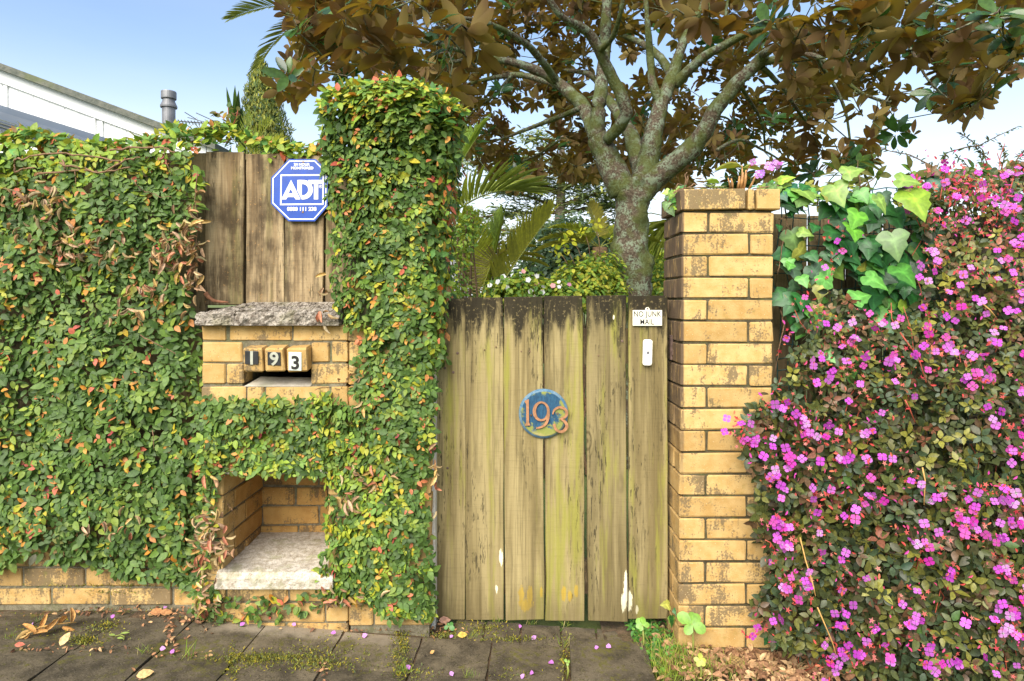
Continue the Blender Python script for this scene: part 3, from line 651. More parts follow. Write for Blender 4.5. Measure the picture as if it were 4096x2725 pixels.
# rough concrete coping and niche sill, each a displaced slab
def rough_slab(name, x0, x1, y0, y1, zt, zb, n, amp, mat, parent, edge=None):
    "slab: zt(x, t) upper surface with t from front 0 to back 1, broken surface"
    nx, nt_, nf = n; V, Fc = [], []
    prof = [(0.0, 0.0, f) for f in np.linspace(0, 1, nf)] + [(t, 1.0, 1.0) for t in np.linspace(0, 1, nt_)[1:]]
    m = len(prof)
    for i in range(nx):
        x = x0 + (x1 - x0) * i / (nx - 1)
        for (t, top, f) in prof:
            yy0 = y0 + (edge(x) if edge else 0); y = yy0 + (y1 - yy0) * t; z = zb + (zt(x, t) - zb) * f
            p = Vector((x * 38, y * 38, z * 38)); d = mnoise.fractal(p, 1.0, 2.0, 4) * amp
            q = mnoise.fractal(p * 3.0 + Vector((5, 5, 5)), 1.0, 2.0, 3) * amp * 0.5
            k = 0.15 if f == 0 else (0.3 if t == 1 else 1.0)
            r = 0.012 if (top == 0.0 and f > 0.85) else 0
            V.append((x + q * k, y - (d * k if top == 0 else 0) + r, z + (d * 0.6 + q) * k * (1 if top else 0.3)))
    for i in range(nx - 1):
        for j in range(m - 1): Fc.append((i * m + j, i * m + j + 1, (i + 1) * m + j + 1, (i + 1) * m + j))
    b = len(V); V += [(x0, y1, zb), (x1, y1, zb)]
    Fc.append(tuple(range(m)) + (b,)); Fc.append(tuple((nx - 1) * m + j for j in range(m - 1, -1, -1)) + (b + 1,))
    Fc.append((0, b, b + 1, (nx - 1) * m)); Fc.append((b, m - 1, (nx - 1) * m + m - 1, b + 1))
    me = mesh_pd(name, V, Fc, False, True); return put(name, me, parent, mat)
xc = xx(937, 2.51)       # the crack
def cop_z(x, t):
    l = np.clip((x - xx(782, 2.51)) / 0.13, 0, 1)
    z = 1.262 - 0.010 * (1 - l) + 0.032 * t * (0.35 + 0.65 * l)
    return z - 0.004 * np.exp(-((x - xc - 0.02 * t) / 0.006) ** 2)
rough_slab('coping', xx(781, 2.51), xc - 0.002, -0.042, 0.165, cop_z, 1.208, (40, 16, 14), 0.011, M['coping'], lb, edge=lambda x: 0.004 * math.sin(x * 40))
rough_slab('coping', xc + 0.002, xx(1356, 2.51), -0.042, 0.165, cop_z, 1.207, (90, 16, 14), 0.011, M['coping'], lb, edge=lambda x: 0.004 * math.sin(x * 31))
rough_slab('niche_sill', xx(860, 2.51), xx(1330, 2.51), -0.042, ND, lambda x, t: 0.276 + 0.004 * t - 0.012 * max(0, 0.06 - t) / 0.06, 0.216, (50, 24, 6), 0.0035, M['sill'], lb)

# ------------------------------------------------------------------ left wall and fences
lw = thing('brick_wall', 'low yellow brick wall with dark mould at its foot under the creeper', 'wall', (-1.7, 0.15, 0.1))
WD = 2.63; WY = 0.08
put('mortar', MB().box(-3.0, LX0 - 0.002, WY + 0.006, WY + 0.2, -0.05, zz(1990, WD)).mesh('mortar'), lw, M['mortar'])
for k, (v0, v1) in enumerate(((2356, 2420), (2276, 2346), (2192, 2267), (2108, 2183), (2024, 2099))):
    e0 = {0: [-560, -300, -40, 205, 440, 690, 800], 1: [-400, -160, 92, 340, 590, 800], 2: [-560, -300, -40, 205, 440, 690, 800]}[k % 3 if k < 3 else (k % 2)]
    for a, b in zip(e0[:-1], e0[1:]): brick(lw, xx(a + 4, WD), xx(b - 4, WD), WY, WY + 0.1, zz(v1, WD), zz(v0, WD), M['brick_old'])

def board_mesh(w, h, t, seed):
    r = np.random.default_rng(seed); n = 9; V, Fc = [], []
    ph = r.uniform(0, 9)
    for i in range(n):
        z = h * i / (n - 1)
        for (sx, sy) in ((-1, -1), (1, -1), (1, 1), (-1, 1)):
            V.append((sx * w / 2 + r.normal(0, 0.0012) + (0.002 * math.sin(z * 3 + ph)), sy * t / 2, z + (r.normal(0, 0.002) if i in (0, n - 1) else 0)))
    for i in range(n - 1):
        for k in range(4): k2 = (k + 1) % 4; Fc.append((i * 4 + k, i * 4 + k2, (i + 1) * 4 + k2, (i + 1) * 4 + k))
    Fc += [(0, 1, 2, 3), tuple((n - 1) * 4 + k for k in (3, 2, 1, 0))]
    me = mesh_pd('board', V, Fc, False, True)
    bm = bmesh.new(); bm.from_mesh(me); eg = [e for e in bm.edges if e.calc_face_angle(0) > 0.8]
    bmesh.ops.bevel(bm, geom=eg, offset=0.0025, segments=1, affect='EDGES'); bm.to_mesh(me); bm.free(); return me
def board(parent, name, u0, u1, ut0, ut1, vt, vb, D, mat, t=0.022, seed=0):
    "board between photo columns u0..u1 at the foot and ut0..ut1 at the top"
    w = (u1 - u0) * D / F; z0, z1 = zz(vb, D), zz(vt, D)
    me = board_mesh(w, z1 - z0, t, seed); me.name = name
    a = math.atan2(((ut0 + ut1) - (u0 + u1)) / 2 * D / F, z1 - z0)
    o = put(name, me, parent, mat, Matrix.Translation((xx((u0 + u1) / 2, D), D + CY + t / 2, z0)) @ Matrix.Rotation(a, 4, 'Y'))
    return o
fl = thing('timber_fence', 'weathered brown timber fence of upright boards behind the letterbox', 'fence', (-1.3, 0.2, 0.5))
DF = 2.72
for i, (u0, u1, vt, vb) in enumerate(((816, 972, 607, 1222), (982, 1135, 614, 1222), (1139, 1292, 622, 1222), (1300, 1450, 628, 1222))):
    board(fl, 'board', u0, u1, u0 + 3, u1 + 3, vt, vb, DF, M['fence'], seed=50 + i)
for i in range(7):
    u1 = 824 - i * 160; board(fl, 'board', u1 - 163, u1, u1 - 163, u1, 612, 1990, DF + 0.02 + 0.006 * (i % 2), M['fence_dull'], seed=70 + i)
for u0 in (950, 1105, 1265): board(fl, 'board', u0, u0 + 60, u0, u0 + 60, 640, 1222, DF + 0.03, M['fence_dull'], seed=int(u0))
put('rail', MB().box(-3.0, -0.55, 0.235, 0.27, zz(800, DF), zz(740, DF)).box(-3.0, -0.55, 0.235, 0.27, 1.18, 1.27).mesh('rail'), fl, M['fence_dull'])
fr = thing('paling_fence', 'dull brown paling fence standing behind green mesh right of the brick pillar', 'fence', (1.6, 0.25, 0.0))
DR = 2.80
for i in range(9):
    u0 = 3085 + i * 152; board(fr, 'paling', u0, u0 + 142, u0, u0 + 142, 858 + rng.uniform(-8, 8), 2600, DR, M['fence_dull'], seed=90 + i)
put('rail', MB().box(xx(3060, 2.85), 2.2, 0.275, 0.32, 0.25, 0.34).box(xx(3060, 2.85), 2.2, 0.275, 0.32, 1.3, 1.39).mesh('rail'), fr, M['fence_dull'])

# green plastic mesh
M['net'] = m_plain('green_plastic', (0.008, 0.055, 0.05), 0.4, 0.5, 0.1)
net = MB(); DN = 2.73; us = list(np.arange(3110, 4300, 54)); vs = list(np.arange(757, 2000, 56))
jit = lambda: rng.normal(0, 5)
grid = {(i, j): P(u + jit() + 14 * math.sin(j * 0.8), v + jit() + 10 * math.sin(i * 0.45), DN + rng.normal(0, 0.006)) for i, u in enumerate(us) for j, v in enumerate(vs)}
for i in range(len(us)):
    net.tube([grid[(i, j)] for j in range(len(vs))], 0.0024, 4)
for j in range(len(vs)):
    net.tube([grid[(i, j)] for i in range(len(us))], 0.0024, 4)
tagit(put('garden_netting', net.mesh('garden_netting', True), None, M['net']), 'green plastic garden netting stretched over the fence right of the pillar', 'netting')

# ------------------------------------------------------------------ gate
gt = thing('wooden_gate', 'weathered plank gate with green and yellow lichen and black mouldy top', 'gate', (0.06, 0.14, 0.03))
DG = 2.68
planks = [(1742, 1861, 1752, 1850, 1196, 2480), (1865, 2018, 1856, 2009, 1190, 2483), (2022, 2177, 2016, 2171, 1187, 2483), (2182, 2337, 2177, 2333, 1184, 2485), (2352, 2509, 2347, 2506, 1182, 2487), (2513, 2669, 2514, 2677, 1184, 2478)]
for i, (u0, u1, t0, t1, vt, vb) in enumerate(planks): board(gt, 'plank', u0, u1, t0, t1, vt, vb, DG + (0.003 if i % 2 else 0), M['gate'], seed=i)
for (va, vb_) in ((1315, 1455), (2245, 2375)):
    put('rail', MB().box(xx(1760, 2.7), xx(2660, 2.7), 0.159, 0.20, zz(vb_, 2.71), zz(va, 2.71)).mesh('rail'), gt, M['fence_dull'])
def screw(u, v, D, parent, r=0.004, mat='screw'):
    p = P(u, v, D); put('screw', MB().tube([p + (0, 0.004, 0), p, p + (0, -0.0015, 0)], [r, r, r * 0.6], 8).mesh('screw'), parent, M[mat])
for (u, v) in ((1830, 1413), (1779, 1473), (1813, 1490), (2489, 1365), (1790, 1873)): screw(u, v, DG - 0.001, gt, 0.0055, 'dark_metal')
for (u, v) in ((2394, 1423), (2085, 1406), (2120, 1406), (1938, 1400), (1984, 1388)): screw(u, v, DG - 0.001, gt, 0.003)
hg = P(2684, 1390, 2.70); put('latch', MB().box(hg[0] - 0.006, hg[0] + 0.006, 0.13, 0.165, hg[2] - 0.05, hg[2] + 0.05, 0.002).box(hg[0] - 0.004, hg[0] + 0.012, 0.12, 0.135, hg[2] - 0.03, hg[2] - 0.008, 0.002).mesh('latch'), gt, M['dark_metal'])
gp = thing('gate_post', 'slim post with flaking white paint between the creeper and the gate', 'post', (xx(1727), 0.1, 0.02))
put('post', MB().box(xx(1712, 2.62), xx(1741, 2.62), 0.07, 0.16, 0.0, 1.15, 0.003).mesh('post'), gp, M['white_paint'])

# round house number plaque
DPq = 2.662; pq = thing('number_plaque', 'round faded blue plaque with bronze numerals 193 on the gate', 'sign', P(2174, 1657, DPq))
def z6(x, y, D=DPq - 0.004): return (xx(2040 + x * 0.1658, D), zz(1530 + y * 0.1658, D))
cq = P(2174.5, 1657, DPq); R = 99.5 * DPq / F
def disc(r0, y0, y1, bev, n=48):
    V, Fc = [], []
    rings = [(r0, y1), (r0, y0 + bev), (r0 - bev, y0), (0.001, y0)]
    for (r, y) in rings: V += [(cq[0] + r * math.cos(t), y, cq[2] + r * math.sin(t)) for t in np.linspace(0, 2 * math.pi, n, endpoint=False)]
    for k in range(3): Fc += [(k * n + i, k * n + (i + 1) % n, (k + 1) * n + (i + 1) % n, (k + 1) * n + i) for i in range(n)]
    Fc.append(tuple(range(n))); return V, Fc
yq = DPq + CY
put('rim', MB().add(*disc(R, yq + 0.003, 0.129, 0.008)).mesh('rim', False), pq, M['plaque_rim'])
put('disc', MB().add(*disc(R * 0.90, yq, yq + 0.004, 0.002)).mesh('disc'), pq, M['plaque'])
yn0, yn1 = yq - 0.007, yq - 0.0005
put('numeral', MB().prism([z6(*p) for p in ((345, 455), (400, 425), (452, 403), (455, 700), (458, 960), (492, 1036), (358, 1042), (394, 960), (392, 700), (388, 520))], yn0, yn1).mesh('numeral'), pq, M['bronze'])
def stroke(pts, wid):
    pts = np.array(pts, float); n = len(pts); A, Bq = [], []
    for i in range(n):
        d = pts[min(i + 1, n - 1)] - pts[max(i - 1, 0)]; d /= np.linalg.norm(d); nrm = np.array((-d[1], d[0])); w = wid[i] / 2
        A.append(z6(*(pts[i] + nrm * w))); Bq.append(z6(*(pts[i] - nrm * w)))
    return A, Bq
def smooth_path(pts, wid, n=40):
    pts = np.array(pts, float); wid = np.array(wid, float); t = np.linspace(0, len(pts) - 1, n); out, wo = [], []
    for s in t:
        i = min(int(s), len(pts) - 2); f = s - i
        p0, p1, p2, p3 = pts[max(i - 1, 0)], pts[i], pts[i + 1], pts[min(i + 2, len(pts) - 1)]
        out.append(0.5 * ((2 * p1) + (-p0 + p2) * f + (2 * p0 - 5 * p1 + 4 * p2 - p3) * f * f + (-p0 + 3 * p1 - 3 * p2 + p3) * f ** 3)); wo.append(wid[i] * (1 - f) + wid[i + 1] * f)
    return out, wo
ring_o, ring_i = [], []
for t in np.linspace(0, 2 * math.pi, 41):
    ring_o.append(z6(752 + 205 * math.cos(t), 698 + 238 * math.sin(t))); ring_i.append(z6(757 + 133 * math.cos(t) + 3, 695 + 194 * math.sin(t)))
nine = MB().strip(ring_o, ring_i, yn0, yn1); a, b = stroke(*smooth_path([(925, 700), (918, 850), (870, 985), (770, 1070), (625, 1108)], [60, 62, 62, 48, 24])); nine.strip(a, b, yn0 - 0.0003, yn1)
put('numeral', nine.mesh('numeral'), pq, M['bronze'])
three = MB(); a, b = stroke(*smooth_path([(1030, 770), (1070, 665), (1190, 600), (1320, 640), (1368, 735), (1330, 830), (1195, 890)], [26, 44, 52, 62, 72, 56, 22])); three.strip(a, b, yn0, yn1)
a, b = stroke(*smooth_path([(1235, 890), (1330, 955), (1370, 1060), (1300, 1165), (1200, 1190), (1105, 1125), (1062, 1005)], [30, 66, 76, 62, 52, 60, 66])); three.strip(a, b, yn0 - 0.0003, yn1)
put('numeral', three.mesh('numeral'), pq, M['bronze'])
for (x, y) in ((510, 795), (1148, 750)): q = z6(x, y); p = np.array((q[0], yq - 0.002, q[1])); put('screw', MB().tube([p + (0, 0.003, 0), p, p - (0, 0.001, 0)], [0.0045, 0.0045, 0.003], 8).mesh('screw'), pq, M['dark_metal'])

# no junk mail sign
DS = 2.672; sg = thing('junk_mail_sign', 'small cream plastic sign reading NO JUNK MAIL on the gate', 'sign', P(2590, 1272, DS))
x0, x1, z0, z1 = xx(2531, DS), xx(2649, DS), zz(1304, DS), zz(1241, DS); yS = DS + CY
put('panel', MB().box(x0, x1, yS, yS + 0.005, z0, z1, 0.0012).mesh('panel'), sg, M['cream'])
tb = P(2590, 1236, DS); put('hanging_tab', MB().add(*disc(0.0, 0, 0, 0, 8)).mesh('x') if False else MB().prism([(tb[0] + 0.009 * math.cos(t), tb[2] + 0.010 * math.sin(t) - 0.003) for t in np.linspace(0, 2 * math.pi, 16, endpoint=False)], yS + 0.0005, yS + 0.0045).mesh('hanging_tab'), sg, M['cream'])
p = P(2590, 1235, DS); put('screw', MB().tube([p + (0, .002, 0), p + (0, -.001, 0)], 0.0033, 8).mesh('screw'), sg, M['dark_metal'])
put('lettering', text_mesh('NO JUNK', 0.031, 0.001, 0.0002, 0.80, 1.05), sg, M['black_print'], mw_at(P(2590, 1259.5, DS - 0.0008)))
put('lettering', text_mesh('MAIL', 0.031, 0.001, 0.0002, 0.80, 1.05), sg, M['black_print'], mw_at(P(2588.5, 1287.5, DS - 0.0008)))

# doorbell
db = thing('doorbell', 'slim cream wireless doorbell with round grey button on the gate', 'doorbell', P(2589, 1410, DS))
pb = P(2589, 1410, DS); w, h = 36 * DS / F / 2, 104 * DS / F / 2
body = []
for (cx_, cz_, a0) in ((1, 1, 0), (-1, 1, 90), (-1, -1, 180), (1, -1, 270)):
    for a in range(0, 91, 22): body.append((cx_ * (w - 0.010) + 0.010 * math.cos(math.radians(a + a0)), cz_ * (h - 0.010) + 0.010 * math.sin(math.radians(a + a0))))
me = MB().prism(body, -0.014, 0.006).mesh('body'); bm = bmesh.new(); bm.from_mesh(me); fr_e = [e for e in bm.edges if all(v.co.y < -0.013 for v in e.verts)]
bmesh.ops.bevel(bm, geom=fr_e, offset=0.004, segments=3, affect='EDGES'); bm.to_mesh(me); bm.free()
mwb = Matrix.Translation(Vector(pb)) @ Matrix.Rotation(-0.03 * -1, 4, 'Y')
put('body', me, db, M['doorbell'], mwb)
put('button', MB().tube([(0, -0.013, 0.0), (0, -0.0148, 0.0), (0, -0.0155, 0)], [0.006, 0.006, 0.004], 16).mesh('button'), db, M['button'], mwb)
put('led', MB().tube([(0, -0.0135, 0.031), (0, -0.0145, 0.031)], 0.0012, 8).mesh('led'), db, M['black_print'], mwb)
put('lettering', MB().box(-0.005, 0.005, -0.0146, -0.0142, -0.0415, -0.0405).box(-0.0055, 0.0055, -0.0146, -0.0142, -0.0395, -0.0385).mesh('lettering'), db, M['grey_print'], mwb)

# octagonal alarm sign
DA = 2.700; al = thing('alarm_sign', 'blue octagonal security alarm sign with white letters on the fence boards', 'sign', P(1197, 761, DA))
def z5(x, y, D=DA): return (xx(1000 + x * 0.2041, D), zz(600 + y * 0.2041, D))
oct_ = [(760, 180), (1290, 180), (1528, 420), (1522, 1110), (1270, 1400), (755, 1398), (408, 1055), (414, 540)]
yA = DA + CY
put('panel', MB().prism([z5(*p) for p in oct_], yA, yA + 0.004).mesh('panel'), al, M['sign_blue'])
def inset(poly, d):
    c = np.mean(poly, 0); return [tuple(np.array(p) + (c - p) * d) for p in poly]
o1, o2 = inset(np.array(oct_, float), 0.052), inset(np.array(oct_, float), 0.085); o1.append(o1[0]); o2.append(o2[0])
put('border', MB().strip([z5(*p) for p in o1], [z5(*p) for p in o2], yA - 0.0010, yA - 0.0002).mesh('border'), al, M['sign_white'])
bx1 = [(600, 484), (1452, 478), (1442, 1078), (590, 1084), (600, 484)]; bx2 = [(626, 512), (1425, 506), (1416, 1050), (617, 1056), (626, 512)]
put('frame', MB().strip([z5(*p) for p in bx1], [z5(*p) for p in bx2], yA - 0.0010, yA - 0.0002).mesh('frame'), al, M['sign_white'])
LA = MB(); ya, yb2 = yA - 0.0010, yA - 0.0002
for q in (((615, 970), (710, 970), (737, 925), (755, 850), (800, 762), (806, 590)), ((990, 970), (895, 970), (868, 925), (845, 850), (800, 762), (806, 590)), ((737, 925), (868, 925), (845, 850), (755, 850))):
    LA.prism([z5(*p) for p in q], ya, yb2)
LD = MB()
LD.prism([z5(*p) for p in ((930, 590), (1016, 590), (1016, 890), (1012, 970), (930, 800))], ya, yb2)
do, di = [], []
for t in np.linspace(-math.pi / 2, math.pi / 2, 20):
    do.append(z5(1045 + 188 * math.cos(t), 780 + 190 * math.sin(t))); di.append(z5(1035 + 108 * math.cos(t), 780 + 110 * math.sin(t)))
LD.strip([z5(1016, 590)] + do + [z5(1012, 970)], [z5(1016, 670)] + di + [z5(1016, 890)], ya, yb2)
LT = MB().prism([z5(*p) for p in ((1142, 592), (1425, 590), (1422, 668), (1142, 670))], ya - 0.0006, yb2).prism([z5(*p) for p in ((1255, 669), (1338, 669), (1336, 970), (1254, 970))], ya, yb2)
for l in (LA, LD, LT): put('letter', l.mesh('letter'), al, M['sign_white'])
rr = [z5(1385 + 32 * math.cos(t), 718 + 32 * math.sin(t)) for t in np.linspace(0, 2 * math.pi, 25)]; ri = [z5(1385 + 25 * math.cos(t), 718 + 25 * math.sin(t)) for t in np.linspace(0, 2 * math.pi, 25)]
put('trademark_ring', MB().strip(rr, ri, ya, yb2).mesh('trademark_ring'), al, M['sign_white'])
def lett(body, u, v, size, bold, sx, roll=0.0): 
    q = z5(u, v); put('lettering', text_mesh(body, size, 0.0008, bold * 0.55, sx), al, M['sign_white'], mw_at((q[0], yA - 0.0008, q[1]), roll))
lett('R', 1386, 718, 0.0095, 0.0002, 1.0); lett('24 HOUR', 1018, 286, 0.0145, 0.0010, 1.06); lett('MONITORED', 1026, 356, 0.0145, 0.0010, 1.06); lett('0800 111 238', 1016, 1158, 0.0205, 0.0014, 1.04)
for (u, v) in ((1046, 240), (1036, 1220)): q = z5(u, v); p = np.array((q[0], yA - 0.001, q[1])); put('screw', MB().tube([p + (0, .002, 0), p, p - (0, .001, 0)], [0.0045, .0045, .003], 8).mesh('screw'), al, M['screw'])
# ------------------------------------------------------------------ leaf kinds and leaf materials
OV = leaf_template([(0.16, 0.19), (0.42, 0.29), (0.76, 0.18)], 0.20, 0.16)
OVS = leaf_template([(0.3, 0.27), (0.7, 0.24)], 0.25, 0.18)
LANCE = leaf_template([(0.25, 0.12), (0.55, 0.145), (0.82, 0.075)], 0.3, 0.22)
MAG = leaf_template([(0.12, 0.09), (0.3, 0.17), (0.52, 0.205), (0.74, 0.17), (0.9, 0.09)], 0.22, 0.16)
STRAP = leaf_template([(0.15, 0.022), (0.5, 0.026), (0.85, 0.014)], 0.6, 0.25)
def rolled():
    V, T = [], []; n = 5
    for i in range(n):
        y = i / (n - 1); r = 0.16 * math.sin(math.pi * (0.12 + 0.8 * y)) + 0.03
        for k in range(4):
            a = -2.0 + 4.0 * k / 3; V.append((r * math.sin(a), y, r * (1 - math.cos(a)) - 0.3 * y * y))
    for i in range(n - 1):
        for k in range(3): a = i * 4 + k; T += [(a, a + 1, a + 5), (a, a + 5, a + 4)]
    return np.array(V), np.array(T)
DRY = rolled()
M['fig'] = m_leaf('fig_leaf', 0.5, 0.24, spec=0.3, nscale=120, nvar=0.18)
M['drl'] = m_leaf('dry_leaf', 0.75, 0.10, spec=0.2, nscale=90, nvar=0.3, tcol=(1, .9, .7))
M['bush'] = m_leaf('bush_leaf', 0.42, 0.15, spec=0.35, nscale=150, nvar=0.25)
M['ivy'] = m_leaf('ivy_leaf', 0.40, 0.25, spec=0.5, nscale=70, nvar=0.15)
M['petal'] = m_leaf('petal', 0.55, 0.30, spec=0.3, nscale=150, nvar=0.10, tcol=(1.1, 0.9, 1.1))
M['mag'] = m_leaf('magnolia_leaf', 0.26, 0.34, under=(0.135, 0.068, 0.024), undervar=(0.215, 0.155, 0.034), spec=0.6, nscale=40, nvar=0.2, tcol=(1.35, 1.2, 0.4))
M['green'] = m_leaf('garden_leaf', 0.5, 0.42, spec=0.3, nscale=40, nvar=0.2)
M['vine'] = m_plain('vine_stem', (0.21, 0.125, 0.07), 0.85, 0.2, 0.35, 120)
M['twig'] = m_plain('twig', (0.16, 0.10, 0.055), 0.85, 0.2, 0.3, 60)
M['redstem'] = m_plain('red_stem', (0.34, 0.07, 0.04), 0.6, 0.3, 0.3, 80)

WALL_N = np.array((0.0, -1.0, 0.0))
def wall_frames(n, up=0.35, jit=0.5, nrm=WALL_N):
    N = nrm + np.array((0, 0, up)) + rng.normal(0, jit, (n, 3))
    a = rng.normal(-math.pi / 2, 1.25, n)
    t = np.stack((np.cos(a), np.zeros(n), np.sin(a)), -1)
    if abs(nrm[0]) > 0.5: t = np.stack((np.zeros(n), np.cos(a), np.sin(a)), -1)
    return frames(N, t)
FIG = [(0.056, 0.105, 0.020), (0.080, 0.145, 0.028), (0.110, 0.185, 0.035), (0.165, 0.235, 0.042), (0.26, 0.33, 0.035), (0.44, 0.37, 0.03), (0.52, 0.25, 0.045), (0.52, 0.17, 0.07), (0.42, 0.09, 0.06)]
FIGW = [22, 32, 22, 10, 5.0, 2.4, 2.8, 2.6, 0.9]
def fig_colors(pos, n, young=None):
    c, i = pick(FIG, FIGW, n)
    pn = vnoise(pos, 3.2, 4)                       # patches of older, redder growth
    hot = rng.random(n) < np.clip(0.02 + 0.26 * (pn - 0.05), 0, 0.25)
    c2, _ = pick(FIG[4:], [3, 3, 3.5, 3, 1], n); c = np.where(hot[:, None], c2, c)
    if young is not None:
        y = rng.random(n) < young; c3, _ = pick([(0.24, 0.34, 0.035), (0.16, 0.28, 0.04), (0.42, 0.40, 0.04), (0.50, 0.22, 0.05), (0.09, 0.2, 0.04)], [5, 4, 3, 1.2, 3], n)
        c = np.where(y[:, None], c3, c)
    return c
def sprigs_on(poly, nsp, smin, smax, Dfun, young_fun, nfun=None, wild=0.0):
    "short shoots creeping over the wall, each with leaves in two ranks; some end in young yellow or orange leaves"
    P0 = area_pts(poly, nsp); U, Vv, LY, TT, SS, CC = [], [], [], [], [], []
    hot_n = np.array([mnoise.noise(Vector((a / 330, b / 330, 2.2))) for a, b in P0]); yf = young_fun(P0[:, 0], P0[:, 1])
    greens = np.array(FIG[:4]); warm = np.array(FIG[4:])
    for i in range(nsp):
        a = rng.choice([0.0, math.pi]) + rng.normal(-0.0, 0.55) if rng.random() < .6 else rng.normal(-math.pi / 2, 0.9); s0 = rng.uniform(smin, smax); k = rng.integers(4, 9); L = rng.random()
        g = greens[rng.choice(4, p=[.24, .38, .26, .12])] * rng.uniform(.85, 1.15); r = rng.random(); ph = .17 + .30 * max(0, hot_n[i] + .05)
        wm = None
        if r < ph: wm = warm[rng.choice(5, p=[.24, .22, .28, .20, .06])]; L = max(L, rng.uniform(.6, 1))
        if rng.random() < yf[i]: g = np.array([(0.24, 0.34, 0.035), (0.15, 0.26, 0.04), (0.32, 0.36, 0.035)][rng.integers(3)]); wm = warm[rng.choice(5, p=[.3, .34, .22, .12, .02])] if rng.random() < .4 else None
        st = s0 * F / 2.55
        for q in range(k):
            f = q / k; sd = 1 if q % 2 else -1; la = a + sd * rng.uniform(.55, 1.0); d = st * 0.33 * q
            U.append(P0[i, 0] + math.cos(a) * d); Vv.append(P0[i, 1] - math.sin(a) * d); LY.append(np.clip(L + rng.normal(0, .08) + .1 * f, 0, 1)); TT.append(la); SS.append(s0 * (1.0 - .35 * f) * rng.uniform(.85, 1.12))
            c = g * rng.uniform(.88, 1.12)
            if wm is not None and q >= k - rng.integers(2, 5): c = wm * rng.uniform(.85, 1.1) if q > k - 3 else (0.5 * g + 0.5 * np.array((0.26, 0.33, 0.035)))
            CC.append(c)
    U, Vv, LY, TT, SS = map(np.array, (U, Vv, LY, TT, SS)); CC = np.array(CC); k = in_poly(U, Vv, poly); U, Vv, LY, TT, SS, CC = U[k], Vv[k], LY[k], TT[k], SS[k], CC[k]
    n = len(U); pos = Pn(U, Vv, Dfun(U, Vv, LY)); N = (WALL_N + (0, 0, .42) + rng.normal(0, .36, (n, 3))) if nfun is None else nfun(U, Vv, n)
    R = frames(N, np.stack((np.cos(TT), rng.normal(-.1, .25, n), np.sin(TT)), -1)); return U, Vv, LY, pos, R, SS, CC
def area_pts(poly, n, seed=0):
    poly = np.array(poly, float); lo, hi = poly.min(0), poly.max(0); out = np.zeros((0, 2))
    while len(out) < n:
        p = rng.uniform(lo, hi, (n * 2, 2)); out = np.concatenate((out, p[in_poly(p[:, 0], p[:, 1], poly)]))
    return out[:n]

# ------------------------------------------------------------------ creeping fig on the left wall and fence
cl = thing('creeping_fig', 'dense green creeping fig with orange leaves covering the whole wall left of the letterbox', 'creeper', (-1.6, 0.05, 0.15))
polyL = [(-260, 590), (0, 575), (150, 560), (330, 590), (520, 590), (650, 545), (760, 560), (818, 640), (810, 740), (782, 860), (768, 980), (745, 1080), (752, 1180), (775, 1290), (800, 1400), (806, 1530), (815, 1640), (790, 1800), (800, 1960), (830, 2100), (850, 2240), (850, 2330), (830, 2400), (770, 2380), (700, 2310), (600, 2330), (480, 2300), (400, 2290), (330, 2240), (250, 2255), (150, 2225), (60, 2240), (0, 2290), (-260, 2280)]
def bulge(u, v, s=0.004):
    return np.array([mnoise.noise(Vector((a * s, b * s, 7.7))) for a, b in zip(np.broadcast_to(u, np.shape(v)) if np.ndim(u) == 0 else u, v)])
def DL(u, v, lay):
    th = (0.02 + 0.055 * np.clip(0.6 + bulge(u, v), 0, 1.4)) * np.where(u > 740, 0.5, 1); return 2.625 - th * lay ** 0.6
uL, vL, lay, pos, R, sz, col = sprigs_on(polyL, 2300, 0.026, 0.050, DL, lambda u, v: np.clip((740 - v) / 150, 0, 0.75))
# top fringe: young shoots standing on top of the wall
nt_ = 1300; ut = rng.uniform(-260, 1290, nt_); top = np.interp(ut, [-260, 0, 130, 180, 330, 450, 600, 700, 760, 900, 1000, 1100, 1200, 1290], [560, 552, 520, 545, 580, 575, 555, 520, 530, 510, 540, 585, 590, 590])
vt = top + np.abs(rng.normal(0, 1, nt_)) ** 1.3 * 32 - 8; Dt_ = 2.60 + rng.uniform(0, 0.16, nt_); Dt_ = np.where(ut > 815, 2.70 + rng.uniform(0, 0.14, nt_), Dt_)
k = ~((ut > 815) & (vt > np.interp(ut, [815, 980, 1050, 1140, 1290], [602, 612, 640, 645, 640]))); ut, vt, Dt_ = ut[k], vt[k], Dt_[k]; nt_ = len(ut)
pt = Pn(ut, vt, Dt_); Rt = frames(np.array((0, -0.5, 0.7)) + rng.normal(0, 0.5, (nt_, 3)), rng.normal(0, 1, (nt_, 3)) + np.array((0, -0.3, 0.3)))
ct, _ = pick([(0.24, 0.34, 0.035), (0.15, 0.27, 0.04), (0.46, 0.42, 0.04), (0.52, 0.22, 0.05), (0.08, 0.19, 0.04), (0.48, 0.12, 0.06)], [5, 4, 3, 1.2, 3, 0.7], nt_)
pos = np.concatenate((pos, pt)); R = np.concatenate((R, Rt)); sz = np.concatenate((sz, rng.uniform(0.028, 0.05, nt_))); col = np.concatenate((col, ct)); lay = np.concatenate((lay, rng.uniform(0.4, 1, nt_)))
split_leaves(cl, 'leaf', 'foliage', OV, pos, R, sz, col, M['fig'], 300, bias=0.4 + lay + 1.2 * (col[:, 0] > 0.3))
